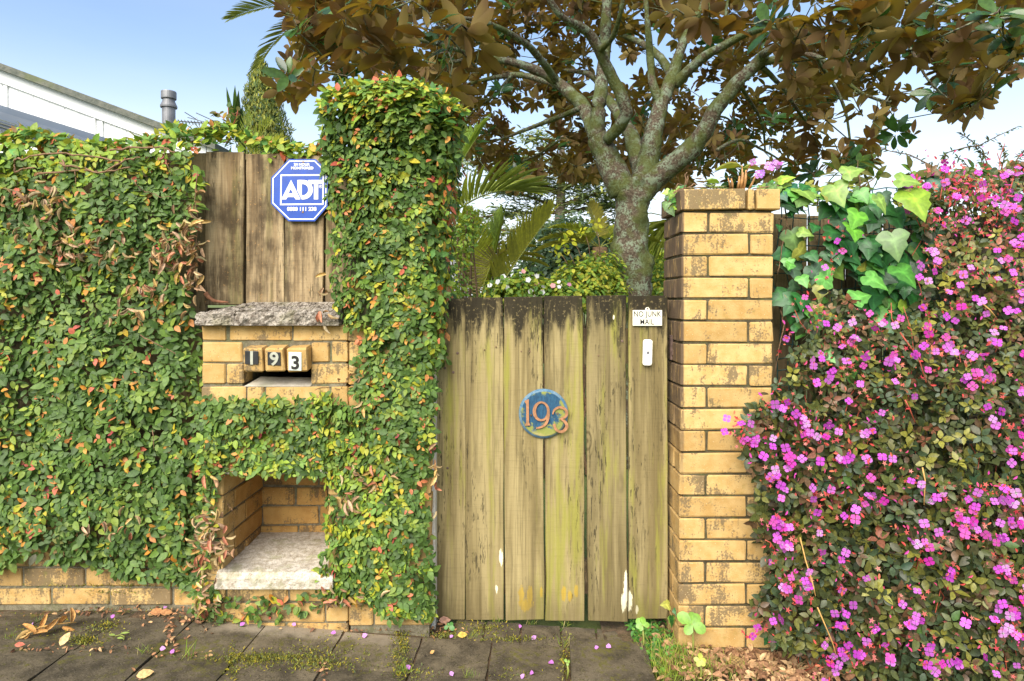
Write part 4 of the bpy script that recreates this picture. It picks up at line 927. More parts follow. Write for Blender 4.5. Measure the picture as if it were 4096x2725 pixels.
# dry curled leaves in drifts
def dry_patch(parent, spots, Dm, keep):
    P_, R_, S_, C_ = [], [], [], []
    for (u, v, su, sv, m) in spots:
        uu = rng.normal(u, su, m); vv = rng.normal(v, sv, m)
        P_.append(Pn(uu, vv, Dm - rng.uniform(0.0, 0.05, m))); R_.append(wall_frames(m, 0.1, 0.9)); S_.append(rng.uniform(0.024, 0.045, m))
        C_.append(pick([(0.50, 0.30, 0.15), (0.40, 0.22, 0.10), (0.60, 0.41, 0.23), (0.26, 0.13, 0.055)], [4, 3, 2, 1.5], m)[0])
    P_, R_, S_, C_ = map(np.concatenate, (P_, R_, S_, C_))
    split_leaves(parent, 'dry_leaf', 'dry_foliage', DRY, P_, R_, S_, C_, M['drl'], keep)
dry_patch(cl, [(60, 780, 60, 25, 22), (190, 800, 45, 45, 30), (220, 1010, 50, 40, 30), (330, 960, 90, 50, 30), (450, 1010, 60, 35, 14), (650, 1010, 55, 40, 26), (700, 960, 40, 60, 26), (760, 1080, 22, 80, 34), (600, 1160, 50, 40, 16), (500, 1260, 40, 16, 12), (745, 930, 25, 45, 20), (160, 900, 60, 20, 14), (790, 1000, 12, 120, 28), (800, 2180, 25, 60, 30), (500, 2100, 120, 40, 14)], 2.565, 150)
# woody stems, traced where the wall top shows them bare
def stems(parent, lines, r0, r1, sides=5, wob=0.006, D=2.56):
    for ln in lines:
        pts = []
        for (u, v), (u2, v2) in zip(ln[:-1], ln[1:]):
            for f in np.linspace(0, 1, 5)[:-1]: pts.append(P(u + (u2 - u) * f, v + (v2 - v) * f, D + rng.normal(0, 0.008)) + rng.normal(0, wob, 3) * (0.3, 0.3, 1) * 0.5)
        pts.append(P(*ln[-1], D)); rr = np.linspace(r0, r1, len(pts)) * rng.uniform(0.8, 1.2, len(pts))
        put('stem', MB().tube(pts, rr, sides).mesh('stem', True), parent, M['vine'])
stems(cl, [[(60, 690), (58, 640), (120, 625), (240, 612), (340, 620), (480, 645)], [(240, 655), (300, 668), (380, 690), (440, 690), (520, 670)], [(150, 695), (300, 680), (390, 685)], [(440, 605), (540, 590), (640, 590), (700, 610)], [(420, 690), (500, 640), (560, 630)], [(60, 690), (90, 675), (140, 672)], [(250, 640), (260, 675), (270, 690)]], 0.0042, 0.003)
stems(cl, [[(540, 735), (570, 760), (620, 780), (690, 790)], [(790, 690), (780, 800), (795, 900), (780, 1020)], [(560, 1340), (640, 1385), (720, 1420)], [(610, 1720), (615, 1800)], [(300, 690), (305, 740)], [(660, 600), (655, 640), (690, 700)]], 0.0022, 0.0013, 4)

# ------------------------------------------------------------------ creeping fig on pier and letterbox
cp = thing('creeping_fig', 'tall bushy creeping fig clothing the gate pier and hanging round the letterbox niche', 'creeper', (-0.45, 0.0, 0.02))
polyA = [(1280, 440), (1310, 375), (1400, 345), (1560, 320), (1700, 350), (1790, 390), (1855, 450), (1850, 560), (1830, 640), (1795, 720), (1785, 860), (1790, 1050), (1785, 1200), (1765, 1290), (1752, 1420), (1742, 1600), (1738, 1800), (1705, 1950), (1722, 2100), (1735, 2300), (1740, 2470), (1560, 2490), (1520, 2440), (1400, 2410), (1320, 2400), (1265, 2360), (1275, 2250), (1300, 2180), (1304, 2050), (1303, 1920), (1260, 1900), (1100, 1905), (1000, 1895), (890, 1890), (860, 1960), (800, 1960), (785, 1800), (790, 1600), (880, 1570), (1010, 1585), (1090, 1595), (1200, 1590), (1290, 1580), (1360, 1600), (1420, 1560), (1400, 1480), (1460, 1380), (1380, 1310), (1340, 1230), (1325, 1100), (1318, 960), (1305, 860), (1300, 740), (1285, 600)]
def DA_(u, v, lay):
    th = 0.015 + 0.05 * np.clip(0.6 + bulge(u, v), 0, 1.4)
    th = th + np.clip((900 - v) / 500, 0, 1) * 0.10 * np.sin(np.pi * np.clip((u - 1270) / 590, 0, 1)) + np.where((v > 900) & (u > 1320), 0.03 * np.sin(np.pi * np.clip((u - 1300) / 450, 0, 1)), 0)
    D = 2.555 - th * lay ** 0.5
    return np.where(u > 1700, D + np.clip((u - 1700) / 120, 0, 1) * 0.06 + rng.uniform(0, 0.08, len(u)) * (u > 1735), D)
def NA(u, v, n):
    nx = np.clip((u - 1560) / 300, -0.9, 1)[:, None] * np.array((0.9, 0, 0)); nz = np.clip((560 - v) / 240, 0, 1)[:, None] * np.array((0, 0, 0.8))
    return WALL_N + (0, 0, 0.42) + nx * ((u > 1280) & (v < 2500))[:, None] + nz + rng.normal(0, 0.36, (n, 3))
u, v, lay, pos, R, sz, col = sprigs_on(polyA, 2200, 0.022, 0.042, DA_, lambda u, v: np.maximum(np.clip((520 - v) / 170, 0, 0.85), np.maximum(np.clip((u - 1690) / 130, 0, 0.55) * (v < 1500), .10 + .22 * ((v > 1750) & (u < 1560)))), NA)
# side of the pier that faces the gate
m = 1500; zs = rng.uniform(1.05, 2.02, m); ys = rng.uniform(-0.04, 0.32, m); xs = RX1 + rng.uniform(0.0, 0.05, m) + np.clip((zs - 1.45) / 0.4, 0, 1) * 0.05
ps = np.stack((xs, ys, zs), -1); Rs = frames(np.array((0.9, -0.5, 0.35)) + rng.normal(0, 0.45, (m, 3)), np.stack((rng.normal(0, .3, m), rng.normal(0, 1, m), rng.normal(-0.6, 0.6, m)), -1))
cs = fig_colors(ps, m, np.full(m, 0.35)); k = rng.random(m) < 0.15; cs[k] = pick([(0.52, 0.19, 0.05), (0.50, 0.12, 0.06), (0.46, 0.30, 0.04)], [3, 2, 2], k.sum())[0]
# crown on top, spreading a little, with young shoots
m2 = 1300; ut = rng.uniform(1290, 1850, m2); top = np.interp(ut, [1280, 1350, 1450, 1560, 1640, 1750, 1850], [395, 358, 350, 322, 345, 375, 455])
vt = top + np.abs(rng.normal(0, 1, m2)) ** 1.4 * 40 - 10; pt = Pn(ut, vt, rng.uniform(2.42, 2.80, m2))
Rt = frames(np.array((0, -0.4, 0.7)) + rng.normal(0, 0.55, (m2, 3)), rng.normal(0, 1, (m2, 3)) + (0, -0.2, 0.2))
ct, _ = pick([(0.24, 0.34, 0.035), (0.15, 0.27, 0.04), (0.48, 0.40, 0.04), (0.54, 0.22, 0.05), (0.06, 0.16, 0.035), (0.50, 0.13, 0.06)], [4, 4, 3.5, 1.8, 4, 1.0], m2)
mi = 1500; ui, vi = area_pts([(1290, 430), (1400, 370), (1560, 345), (1750, 400), (1835, 470), (1820, 640), (1300, 700)], mi).T; pin = Pn(ui, vi, rng.uniform(2.48, 2.75, mi)); Rin = wall_frames(mi, .4, .6)
# sparse sprigs below the niche sill, on the reveal and beside the number blocks
m3 = 330; uvS = np.concatenate((area_pts([(800, 2380), (1300, 2370), (1300, 2440), (1000, 2500), (860, 2520), (760, 2480)], 150), area_pts([(770, 2320), (880, 2330), (860, 2480), (760, 2440)], 90), area_pts([(800, 1960), (880, 1930), (860, 2260), (800, 2300)], 90)))
p3 = Pn(uvS[:, 0], uvS[:, 1], 2.55 - rng.uniform(0.004, 0.03, len(uvS))); R3 = wall_frames(len(uvS), 0.5, 0.45); s3 = rng.uniform(0.018, 0.036, len(uvS)); c3 = fig_colors(p3, len(uvS), np.full(len(uvS), 0.15))
pos = np.concatenate((pos, ps, pt, p3, pin)); R = np.concatenate((R, Rs, Rt, R3, Rin)); sz = np.concatenate((sz, rng.uniform(0.024, 0.046, m), rng.uniform(0.026, 0.048, m2), s3, rng.uniform(.03, .05, mi))); col = np.concatenate((col, cs, ct, c3, fig_colors(pin, mi))); lay = np.concatenate((lay, rng.uniform(.3, 1, m), rng.uniform(.3, 1, m2), np.ones(len(uvS)), np.zeros(mi)))
split_leaves(cp, 'leaf', 'foliage', OV, pos, R, sz, col, M['fig'], 300, bias=0.4 + lay + 1.2 * (col[:, 0] > 0.3))
dry_patch(cp, [(1500, 1920, 50, 40, 34), (1440, 1990, 40, 30, 20), (840, 2120, 22, 100, 40), (880, 2190, 25, 40, 22), (1360, 2390, 60, 22, 24), (1740, 1900, 8, 60, 14), (1420, 1520, 30, 60, 16), (820, 2420, 30, 40, 24), (1300, 1160, 10, 80, 10)], 2.52, 130)
stems(cp, [[(1455, 1380), (1470, 1480), (1490, 1530), (1500, 1610), (1510, 1640)], [(1440, 1560), (1480, 1590), (1510, 1600)], [(1290, 1640), (1280, 1700)], [(1560, 2080), (1620, 2090), (1680, 2085)], [(1370, 2160), (1400, 2165)]], 0.004, 0.0025)
stems(cp, [[(820, 2440), (900, 2440), (980, 2400), (1060, 2380)], [(860, 2470), (960, 2450), (1040, 2460), (1090, 2440)], [(1380, 1520), (1420, 1490), (1440, 1450)], [(1330, 1640), (1360, 1560), (1400, 1500)], [(1260, 1560), (1330, 1550), (1400, 1570)], [(1690, 520), (1720, 480), (1700, 430)], [(910, 2020), (930, 2040), (935, 2060)]], 0.0016, 0.001, 4, D=2.545)
# loose twig lying on the coping
tw = tagit(put('fallen_twig', MB().tube([P(822, 1172, 2.66), P(835, 1190, 2.66), P(855, 1203, 2.66), P(885, 1208, 2.66), P(912, 1209, 2.66)], [0.009, 0.008, 0.0065, 0.005, 0.003], 8).mesh('fallen_twig', True), None, m_plain('bare_twig', (0.33, 0.15, 0.08), 0.8, 0.2, 0.25, 90)), 'short reddish brown twig lying on the left end of the concrete coping', 'twig')
# orange seed spike on top of the pier
sp = thing('seed_spike', 'small pink seed spike poking up from the creeper top on the pier', 'plant', P(1548, 385, 2.55))
put('stem', MB().tube([P(1550, 400, 2.55), P(1546, 350, 2.55), P(1544, 318, 2.55)], [.003, .002, .001], 5).mesh('stem'), sp, M['redstem'])
sb = MB()
for i in range(26):
    q = P(1545 + rng.normal(0, 9) * (1 - i / 40), 322 + i * 2.0, 2.55) + rng.normal(0, 0.003, 3); sb.box(q[0] - .0035, q[0] + .0035, q[1] - .0035, q[1] + .0035, q[2] - .004, q[2] + .004, .001)
put('seeds', sb.mesh('seeds'), sp, m_plain('pink_seed', (0.62, 0.22, 0.20), 0.6))

# ------------------------------------------------------------------ ivy with big leaves right of the pillar
def ivy_template():
    half = [(0.0, 0.02), (0.10, -0.07), (0.24, -0.09), (0.38, -0.01), (0.50, 0.14), (0.42, 0.27), (0.34, 0.36), (0.36, 0.50), (0.30, 0.56), (0.20, 0.66), (0.11, 0.82), (0.0, 1.0)]
    out = half + [(-x, y) for (x, y) in half[-2:0:-1]]; n = len(out); c0 = np.array((0, 0.30)); V, C = [], []
    zf = lambda x, y: -0.13 * (y - 0.3) ** 2 - 0.22 * x * x + 0.10 * abs(x)
    V.append((0, 0.30, 0)); C.append(1.7)
    for (x, y) in out:
        q = c0 + (np.array((x, y)) - c0) * 0.5; tipk = abs(x) < 0.03 or abs(abs(x) - 0.50) < 0.02
        V.append((q[0], q[1], zf(*q) + 0.01)); C.append(1.5 if tipk else 0.93)
    for (x, y) in out: V.append((x, y, zf(x, y) - 0.02)); C.append(0.98)
    T = []
    for i in range(n):
        j = (i + 1) % n; T += [(0, 1 + i, 1 + j), (1 + i, 1 + n + i, 1 + n + j), (1 + i, 1 + n + j, 1 + j)]
    return np.array(V, float), np.array(T), np.array(C)[:, None] * np.ones(3)
IVV, IVT, IVC = ivy_template()
nrm = np.cross(IVV[IVT[:, 1]] - IVV[IVT[:, 0]], IVV[IVT[:, 2]] - IVV[IVT[:, 0]])[:, 2]; IVT[nrm < 0] = IVT[nrm < 0][:, ::-1]; IV = (IVV, IVT)
iv = thing('ivy', 'large leaved ivy, light green and dark green, climbing the netting right of the pillar', 'ivy', (1.1, 0.15, 0.9))
big = [(3330, 800, 140, 0.1), (3640, 850, 190, 0.0), (3560, 1000, 160, 0.2), (3450, 900, 120, -0.6), (3350, 745, 110, 1.9), (3560, 770, 120, 1.4), (3500, 830, 110, 0.4), (3420, 960, 130, -0.3), (3580, 1130, 150, 0.25), (3450, 1160, 130, 0.5), (3280, 1190, 110, 2.6), (3390, 1250, 120, 2.2), (3370, 1500, 150, 0.1), (3270, 1440, 110, 0.4), (3660, 1360, 110, 2.0), (3700, 1000, 80, 0.3), (3180, 960, 80, 1.2), (3230, 1045, 80, 0.5), (3170, 1080, 60, -0.4), (3270, 930, 70, -0.5), (3200, 1140, 80, 0.2), (3210, 1270, 90, -0.3), (3160, 770, 70, 0.2), (3120, 800, 60, 0.4), (3250, 800, 70, -0.4), (3150, 870, 45, 0.5), (3120, 920, 45, -0.3), (3700, 790, 100, 1.6), (3300, 1040, 80, 0.2), (3520, 1230, 100, 0.6)]
pp, RR, ss, cc = [], [], [], []
for (u, v, s, roll) in big:
    p_ = P(u + s * 0.2 * math.sin(roll), v - s * 0.45, 2.55 - (0.03 if s > 100 else -0.07) - rng.uniform(0, 0.05)); a = -math.pi / 2 + roll + rng.normal(0, 0.15)
    Nn = np.array((rng.normal(0.0, 0.35), -1, 0.55 + rng.normal(0, 0.2))); RR.append(frames(Nn[None], np.array([[math.cos(a), -0.25, math.sin(a)]]))[0]); pp.append(p_); ss.append(s * 2.55 / F * 0.78)
    pale_leaf = (s > 100) or rng.random() < 0.25  # big leaves and some small ones are the lighter green
    cc.append(np.array((0.19, 0.36, 0.045) if pale_leaf and v < 1000 else (0.11, 0.28, 0.045) if pale_leaf else (0.035, 0.125, 0.04)) * rng.uniform(0.8, 1.15))
uv = np.concatenate((area_pts([(3290, 760), (3700, 735), (3760, 900), (3700, 1200), (3500, 1300), (3420, 1050), (3300, 980)], 150), area_pts([(3150, 900), (3330, 900), (3300, 1250), (3150, 1330)], 24), area_pts([(3115, 720), (3330, 740), (3330, 800), (3120, 830)], 26), area_pts([(2660, 2420), (2730, 2400), (2740, 2510), (2670, 2520)], 5), area_pts([(3080, 2460), (3140, 2440), (3160, 2560), (3070, 2580)], 5)))
for (u, v) in uv:
    top = v < 800; s = rng.uniform(45, 110)
    if v > 2300: s = rng.uniform(28, 60)
    D_ = 2.64 - rng.uniform(0, 0.05) if v < 2000 else 2.52
    if u < 2800: D_ = 2.6
    a = -math.pi / 2 + rng.normal(0, 0.7); Nn = np.array((rng.normal(0, .4), -1, 0.4 + rng.normal(0, .35) + (0.6 if top else 0)))
    pp.append(P(u, v, D_)); RR.append(frames(Nn[None], np.array([[math.cos(a), 0, math.sin(a)]]))[0]); ss.append(s * D_ / F)
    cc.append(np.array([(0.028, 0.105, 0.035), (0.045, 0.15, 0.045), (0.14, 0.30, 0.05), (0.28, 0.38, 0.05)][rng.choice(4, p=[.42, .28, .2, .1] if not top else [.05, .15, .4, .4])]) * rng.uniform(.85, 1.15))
leaf_parts(iv, 'leaf', IV, np.array(pp), np.array(RR), np.array(ss), np.array(cc), M['ivy'], IVC)
stems(iv, [[(3140, 830), (3150, 900), (3130, 980), (3120, 1050), (3110, 1100)], [(3120, 1230), (3135, 1300), (3115, 1400), (3100, 1500)], [(3130, 760), (3200, 790), (3300, 800), (3420, 810)], [(3115, 880), (3160, 850), (3230, 840)], [(3080, 790), (3110, 805), (3116, 840)], [(3240, 1100), (3280, 1150), (3330, 1170)]], 0.003, 0.0015, 5, D=2.62)

# ------------------------------------------------------------------ magenta flowering shrub
fb = thing('flowering_shrub', 'sprawling dark leaved shrub smothered in magenta four petalled flowers beside the pillar', 'shrub', (1.6, 0.0, -0.1))
polyB = [(3560, 790), (3640, 720), (3740, 670), (3900, 690), (4100, 650), (4330, 640), (4330, 2760), (3600, 2760), (3380, 2700), (3200, 2640), (3090, 2560), (3020, 2420), (3090, 2300), (3020, 2100), (3040, 1950), (2985, 1830), (2960, 1700), (3020, 1620), (3090, 1560), (3140, 1480), (3180, 1380), (3240, 1230), (3320, 1150), (3400, 1200), (3560, 1330), (3680, 1200), (3740, 1000), (3660, 900)]
polyB2 = [(3140, 1180), (3560, 880), (3700, 900), (3700, 1400), (3400, 1500), (3150, 1450)]
def shrub_D(u, v):
    d = 2.66 - 0.24 * np.clip((v - 650) / 900, 0, 1) - 0.05 * np.clip((v - 1500) / 900, 0, 1)
    return d - 0.05 * bulge(u, v, 0.005) - 0.05 * np.clip((u - 3150) / 500, 0, 1)
n = 9000; uv = area_pts(polyB, n); ex = area_pts(polyB2, 420); uv = np.concatenate((uv, ex)); n = len(uv)
u, v = uv[:, 0], uv[:, 1]; D = shrub_D(u, v); lay = rng.random(n)
# leaves sit in little whorls of four round a shoot tip
nw = n // 4; tip = uv[:nw]; tD = D[:nw] + rng.exponential(0.045, nw); tp = Pn(tip[:, 0], tip[:, 1], tD)
ax = unit(np.array((-0.15, -1, 0.35)) + rng.normal(0, 0.55, (nw, 3))); b1 = unit(np.cross(ax, rng.normal(0, 1, (nw, 3)))); b2 = np.cross(ax, b1)
pos, R, sz, col = [], [], [], []
base, bi = pick([(0.050, 0.062, 0.022), (0.078, 0.092, 0.024), (0.12, 0.118, 0.026), (0.12, 0.072, 0.036), (0.19, 0.18, 0.03), (0.18, 0.07, 0.04), (0.050, 0.078, 0.036)], [26, 26, 15, 12, 9, 4, 16], nw)
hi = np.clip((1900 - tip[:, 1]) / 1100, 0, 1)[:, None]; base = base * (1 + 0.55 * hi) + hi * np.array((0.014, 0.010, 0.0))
tsz = rng.uniform(0.026, 0.042, nw) * np.where(tip[:, 1] > 1700, 1.15, 0.9)
for q in range(4):
    a = q * math.pi / 2 + rng.normal(0, 0.2, nw); d = b1 * np.cos(a)[:, None] + b2 * np.sin(a)[:, None]
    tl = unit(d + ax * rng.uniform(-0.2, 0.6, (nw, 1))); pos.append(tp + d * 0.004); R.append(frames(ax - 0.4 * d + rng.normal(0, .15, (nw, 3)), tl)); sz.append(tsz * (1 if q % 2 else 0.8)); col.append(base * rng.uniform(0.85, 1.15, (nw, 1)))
# deeper filling leaves
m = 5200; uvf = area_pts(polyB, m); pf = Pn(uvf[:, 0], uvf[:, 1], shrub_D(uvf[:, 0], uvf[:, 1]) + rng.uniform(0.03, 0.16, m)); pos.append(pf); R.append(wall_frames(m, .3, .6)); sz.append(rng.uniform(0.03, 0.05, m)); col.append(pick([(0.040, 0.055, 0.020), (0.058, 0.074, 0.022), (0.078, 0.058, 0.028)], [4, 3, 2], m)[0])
pos, R, sz, col = map(np.concatenate, (pos, R, sz, col))
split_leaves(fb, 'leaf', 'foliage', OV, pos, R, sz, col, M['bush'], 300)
def flower():
    V, T, C = [], [], []
    mg, mg2 = (1.0, 1.0, 1.0), (0.80, 0.55, 0.90)
    for k in range(4):
        a = k * math.pi / 2 + 0.4; c, s = math.cos(a), math.sin(a); b = len(V)
        for (x, y, z) in ((0, 0.04, 0), (-0.20, 0.22, 0.05), (0.20, 0.22, 0.05), (-0.26, 0.40, 0.06), (0.26, 0.40, 0.06), (0, 0.30, 0.03), (0, 0.55, 0.04)):
            V.append((x * c - y * s, x * s + y * c, z)); C.append((1.1, 1.6, 1.1) if y < 0.1 else mg if y < 0.35 else (1.08, 1.12, 1.05))
        T += [(b, b + 5, b + 1), (b, b + 2, b + 5), (b + 1, b + 5, b + 3), (b + 2, b + 4, b + 5), (b + 3, b + 5, b + 6), (b + 5, b + 4, b + 6)]
    for k in range(5):
        a = k * 1.256; b = len(V); x, y = 0.10 * math.cos(a), 0.10 * math.sin(a)
        V += [(0.02, 0, 0.02), (-0.02, 0.01, 0.02), (x, y - 0.06, 0.2)]; C += [(1.2, 5, 0.9)] * 3; T.append((b, b + 1, b + 2))
    return np.array(V, float), np.array(T), np.array(C)
FV, FT, FC = flower(); FL = (FV, FT)
nrm = np.cross(FV[FT[:, 1]] - FV[FT[:, 0]], FV[FT[:, 2]] - FV[FT[:, 0]])[:, 2]; FT[nrm < 0] = FT[nrm < 0][:, ::-1]
cl_n = 190; cu = area_pts([(3640, 690), (4090, 650), (4200, 700), (4200, 2720), (3250, 2620), (3060, 2480), (3080, 2200), (3000, 1850), (2960, 1690), (3120, 1560), (3330, 1330), (3620, 1240), (3700, 980)], cl_n)
hand = [(2940, 1680, 2), (2985, 1690, 2), (3040, 1740, 2), (3060, 1800, 3), (3120, 1750, 2), (2960, 1760, 2), (3150, 1860, 3), (3100, 1900, 2), (3710, 1075, 6), (3350, 965, 1), (3370, 1005, 1), (3300, 1070, 1), (3220, 1190, 1), (3235, 1235, 1), (3145, 1355, 1), (3480, 1255, 1), (3410, 1290, 1), (3305, 1295, 1), (3540, 1310, 3), (3010, 2545, 1), (3030, 2510, 1), (3130, 2350, 1), (3370, 2640, 6), (3300, 2680, 2), (3780, 650, 1), (3780, 670, 1), (3700, 750, 3), (3820, 760, 4), (4070, 690, 3), (3920, 730, 2), (3640, 730, 3), (4050, 750, 3), (4060, 820, 2), (3900, 790, 2), (4000, 830, 2)]
fp, fs = [], []
for (u, v, m) in [(a, b, int(rng.choice([1, 2, 3, 4], p=[.48, .3, .15, .07]))) for a, b in cu] + hand:
    for i in range(m):
        uu, vv = u + rng.normal(0, 26) * (m > 1), v + rng.normal(0, 24) * (m > 1)
        fp.append(Pn(uu, vv, float(shrub_D(np.array([uu]), np.array([vv]))[0]) - rng.uniform(0.02, 0.05)))
fp = np.array(fp); n = len(fp)
Nf = np.array((-0.25, -1, 0.35)) + rng.normal(0, 0.4, (n, 3)); Rf = frames(Nf, rng.normal(0, 1, (n, 3))); fs = rng.uniform(0.024, 0.035, n)
fcol, _ = pick([(0.50, 0.07, 0.45), (0.58, 0.14, 0.55), (0.46, 0.04, 0.36), (0.54, 0.20, 0.52)], [4, 4, 2, 1.5], n); fcol = np.minimum(fcol, 0.8)
split_leaves(fb, 'flower', 'flowers', FL, fp, Rf, fs, fcol, M['petal'], 300, vcol=FC)
# red buds and spent starry calyces
def star():
    V, T = [(0, 0, 0)], []
    for k in range(10):
        a = k * math.pi / 5; r = 0.5 if k % 2 == 0 else 0.16; V.append((r * math.cos(a), r * math.sin(a), 0.12 if k % 2 == 0 else 0))
    for k in range(10): T.append((0, 1 + k, 1 + (k + 1) % 10))
    return np.array(V, float), np.array(T)
ST = star(); STC = np.ones((11, 3)); STC[0] = (0.7, 0.35, 0.5)
src = np.concatenate((np.array([(a, b) for a, b in cu]), np.array([(h[0], h[1]) for h in hand if h[1] > 600]), area_pts([(3640, 690), (4090, 650), (4200, 700), (4200, 950), (3750, 950)], 34)))
su = np.repeat(src, 3, 0) + rng.normal(0, 32, (len(src) * 3, 2)); n = len(su)
sD = shrub_D(su[:, 0], su[:, 1]) - rng.uniform(0.012, 0.04, n); sp_ = Pn(su[:, 0], su[:, 1], sD)
scol, _ = pick([(0.62, 0.13, 0.10), (0.70, 0.26, 0.20), (0.52, 0.05, 0.07)], [4, 3, 2], n)
Vs, Ts, Cs = scatter(ST, sp_, frames(np.array((0, -1, 0.3)) + rng.normal(0, .5, (n, 3)), rng.normal(0, 1, (n, 3))), rng.uniform(0.014, 0.026, n), scol, STC)
put('calyces', mesh_np('calyces', Vs, Ts, Cs, False), fb, M['petal'], kind='stuff')
bu = np.repeat(src, 5, 0) + rng.normal(0, 34, (len(src) * 5, 2)); n = len(bu); bpz = Pn(bu[:, 0], bu[:, 1], shrub_D(bu[:, 0], bu[:, 1]) - rng.uniform(0.01, 0.045, n))
BUD = leaf_template([(0.25, 0.14), (0.55, 0.2), (0.8, 0.12)], 0.9, 0.0)
bcol, _ = pick([(0.60, 0.07, 0.06), (0.66, 0.07, 0.20), (0.62, 0.16, 0.08), (0.60, 0.06, 0.35)], [4, 3, 2, 2], n)
Vs, Ts, Cs = scatter(BUD, bpz, frames(np.array((0, -1, 0.2)) + rng.normal(0, .5, (n, 3)), rng.normal(0, 1, (n, 3)) + (0, 0, .5)), rng.uniform(0.010, 0.022, n), bcol)
put('buds', mesh_np('buds', Vs, Ts, Cs), fb, M['petal'], kind='stuff')
def stem_line(parent, pts, r0, r1, mat, name='stem', dshift=0.0):
    q = [P(u, v, float(shrub_D(np.array([u * 1.0]), np.array([v * 1.0]))[0]) - dshift) for (u, v) in pts]
    put(name, MB().tube(q, np.linspace(r0, r1, len(q)), 5).mesh(name, True), parent, mat)
M['straw'] = m_plain('straw_stem', (0.52, 0.30, 0.09), 0.7, 0.3, 0.2, 60)
for ln in ([(3200, 2150), (3222, 2240), (3250, 2330), (3262, 2385)], [(3270, 2430), (3300, 2500), (3330, 2570), (3350, 2640)], [(3690, 1870), (3700, 1920), (3696, 2020)], [(3910, 1200), (3960, 1240), (3985, 1270)]): stem_line(fb, ln, 0.0028, 0.002, M['straw'], dshift=0.035)
for ln in ([(3600, 1330), (3650, 1400), (3680, 1450), (3705, 1530)], [(3620, 1600), (3640, 1640), (3660, 1690)], [(3100, 2200), (3080, 2170), (3060, 2160)], [(4060, 690), (4040, 760), (4020, 800)], [(3780, 690), (3770, 740), (3760, 800)]): stem_line(fb, ln, 0.003, 0.0018, M['redstem'], dshift=0.02)
tw = MB()
for i in range(150):
    u, v = area_pts(polyB, 1)[0]; d = float(shrub_D(np.array([u]), np.array([v]))[0]) + 0.05
    q0 = P(u, v, d); q1 = q0 + np.array((rng.normal(0, 0.05), 0.02, rng.uniform(0.05, 0.16) * rng.choice([1, -1]))); tw.tube([q0, (q0 + q1) / 2 + rng.normal(0, 0.008, 3), q1], 0.0016, 4, False)
put('twigs', tw.mesh('twigs'), fb, M['redstem'], kind='stuff')
# ------------------------------------------------------------------ magnolia tree behind the gate
M['bark'] = None
def m_bark():
    m, nt = new_mat('lichen_bark'); pos = nd(nt, 'NewGeometry').outputs['Position']
    n1 = noise_(nt, pos, 14, 6, 0.7); n2 = noise_(nt, pos, 60, 5, 0.7); n3 = noise_(nt, pos, 5, 3)
    c = mixc(nt, ramp(nt, n2, 0.35, 0.65), (0.060, 0.045, 0.030), (0.15, 0.115, 0.078))
    c = mixc(nt, ramp(nt, math_(nt, 'ADD', math_(nt, 'MULTIPLY', n1, .6), math_(nt, 'MULTIPLY', n2, .4)), 0.48, 0.56, 0, 0.85), c, (0.22, 0.27, 0.18))
    c = mixc(nt, ramp(nt, n3, 0.44, 0.60, 0, 0.75), c, (0.085, 0.105, 0.022))
    finish(nt, c, 0.9, math_(nt, 'ADD', n1, n2), 1.0, 0.012, 0.15); return m
M['bark'] = m_bark()
mt = thing('magnolia_tree', 'large magnolia tree with mossy forking limbs and rusty leaf undersides behind the gate', 'tree', (*P(2530, 1200, 5.5)[:2], 0.0))
def limb_pts(pts):
    "pts: (u, v, D, width px)"
    W = [P(u, v, D) for (u, v, D, w) in pts]; r = [w * D / F / 2 for (u, v, D, w) in pts]
    # smooth
    O, Rr = [], []
    for i in range(len(W) - 1):
        p0, p1, p2, p3 = W[max(i - 1, 0)], W[i], W[i + 1], W[min(i + 2, len(W) - 1)]
        for f in np.linspace(0, 1, 7)[:-1]:
            O.append(0.5 * ((2 * p1) + (-p0 + p2) * f + (2 * p0 - 5 * p1 + 4 * p2 - p3) * f * f + (-p0 + 3 * p1 - 3 * p2 + p3) * f ** 3)); Rr.append(r[i] * (1 - f) + r[i + 1] * f)
    O.append(W[-1]); Rr.append(r[-1]); return O, Rr
def limb(pts, name='branch', sides=10, rough=0.10):
    O, Rr = limb_pts(pts); mb = MB().tube(O, Rr, sides); me = mb.mesh(name, True)
    c = np.empty(len(me.vertices) * 3); me.vertices.foreach_get('co', c); c = c.reshape(-1, 3)
    rr = np.repeat(np.array(Rr), sides)[:len(c)]
    d = vnoise(c[:len(rr)], 9, 2) + 0.5 * vnoise(c[:len(rr)], 25, 5)
    ctr = np.repeat(np.array(O), sides, 0)[:len(c)]; c[:len(rr)] += (c[:len(rr)] - ctr) * (d * rough * 2.2)[:, None]
    me.vertices.foreach_set('co', c.ravel()); me.update(); put(name, me, mt, M['bark']); return O
T0 = 5.5
tips = []
limb([(2545, 1900, T0, 190), (2540, 1400, T0, 150), (2535, 1190, T0, 142), (2516, 1050, T0, 180), (2522, 960, T0, 132), (2528, 860, T0, 130), (2530, 780, T0, 150), (2520, 720, T0, 140)], 'trunk', 18)
limb([(2580, 1085, T0 - .02, 40), (2600, 1052, T0 - 0.1, 34), (2612, 1045, T0 - 0.12, 30)], 'branch_stub', 10)
q = P(2612, 1045, T0 - 0.125); 
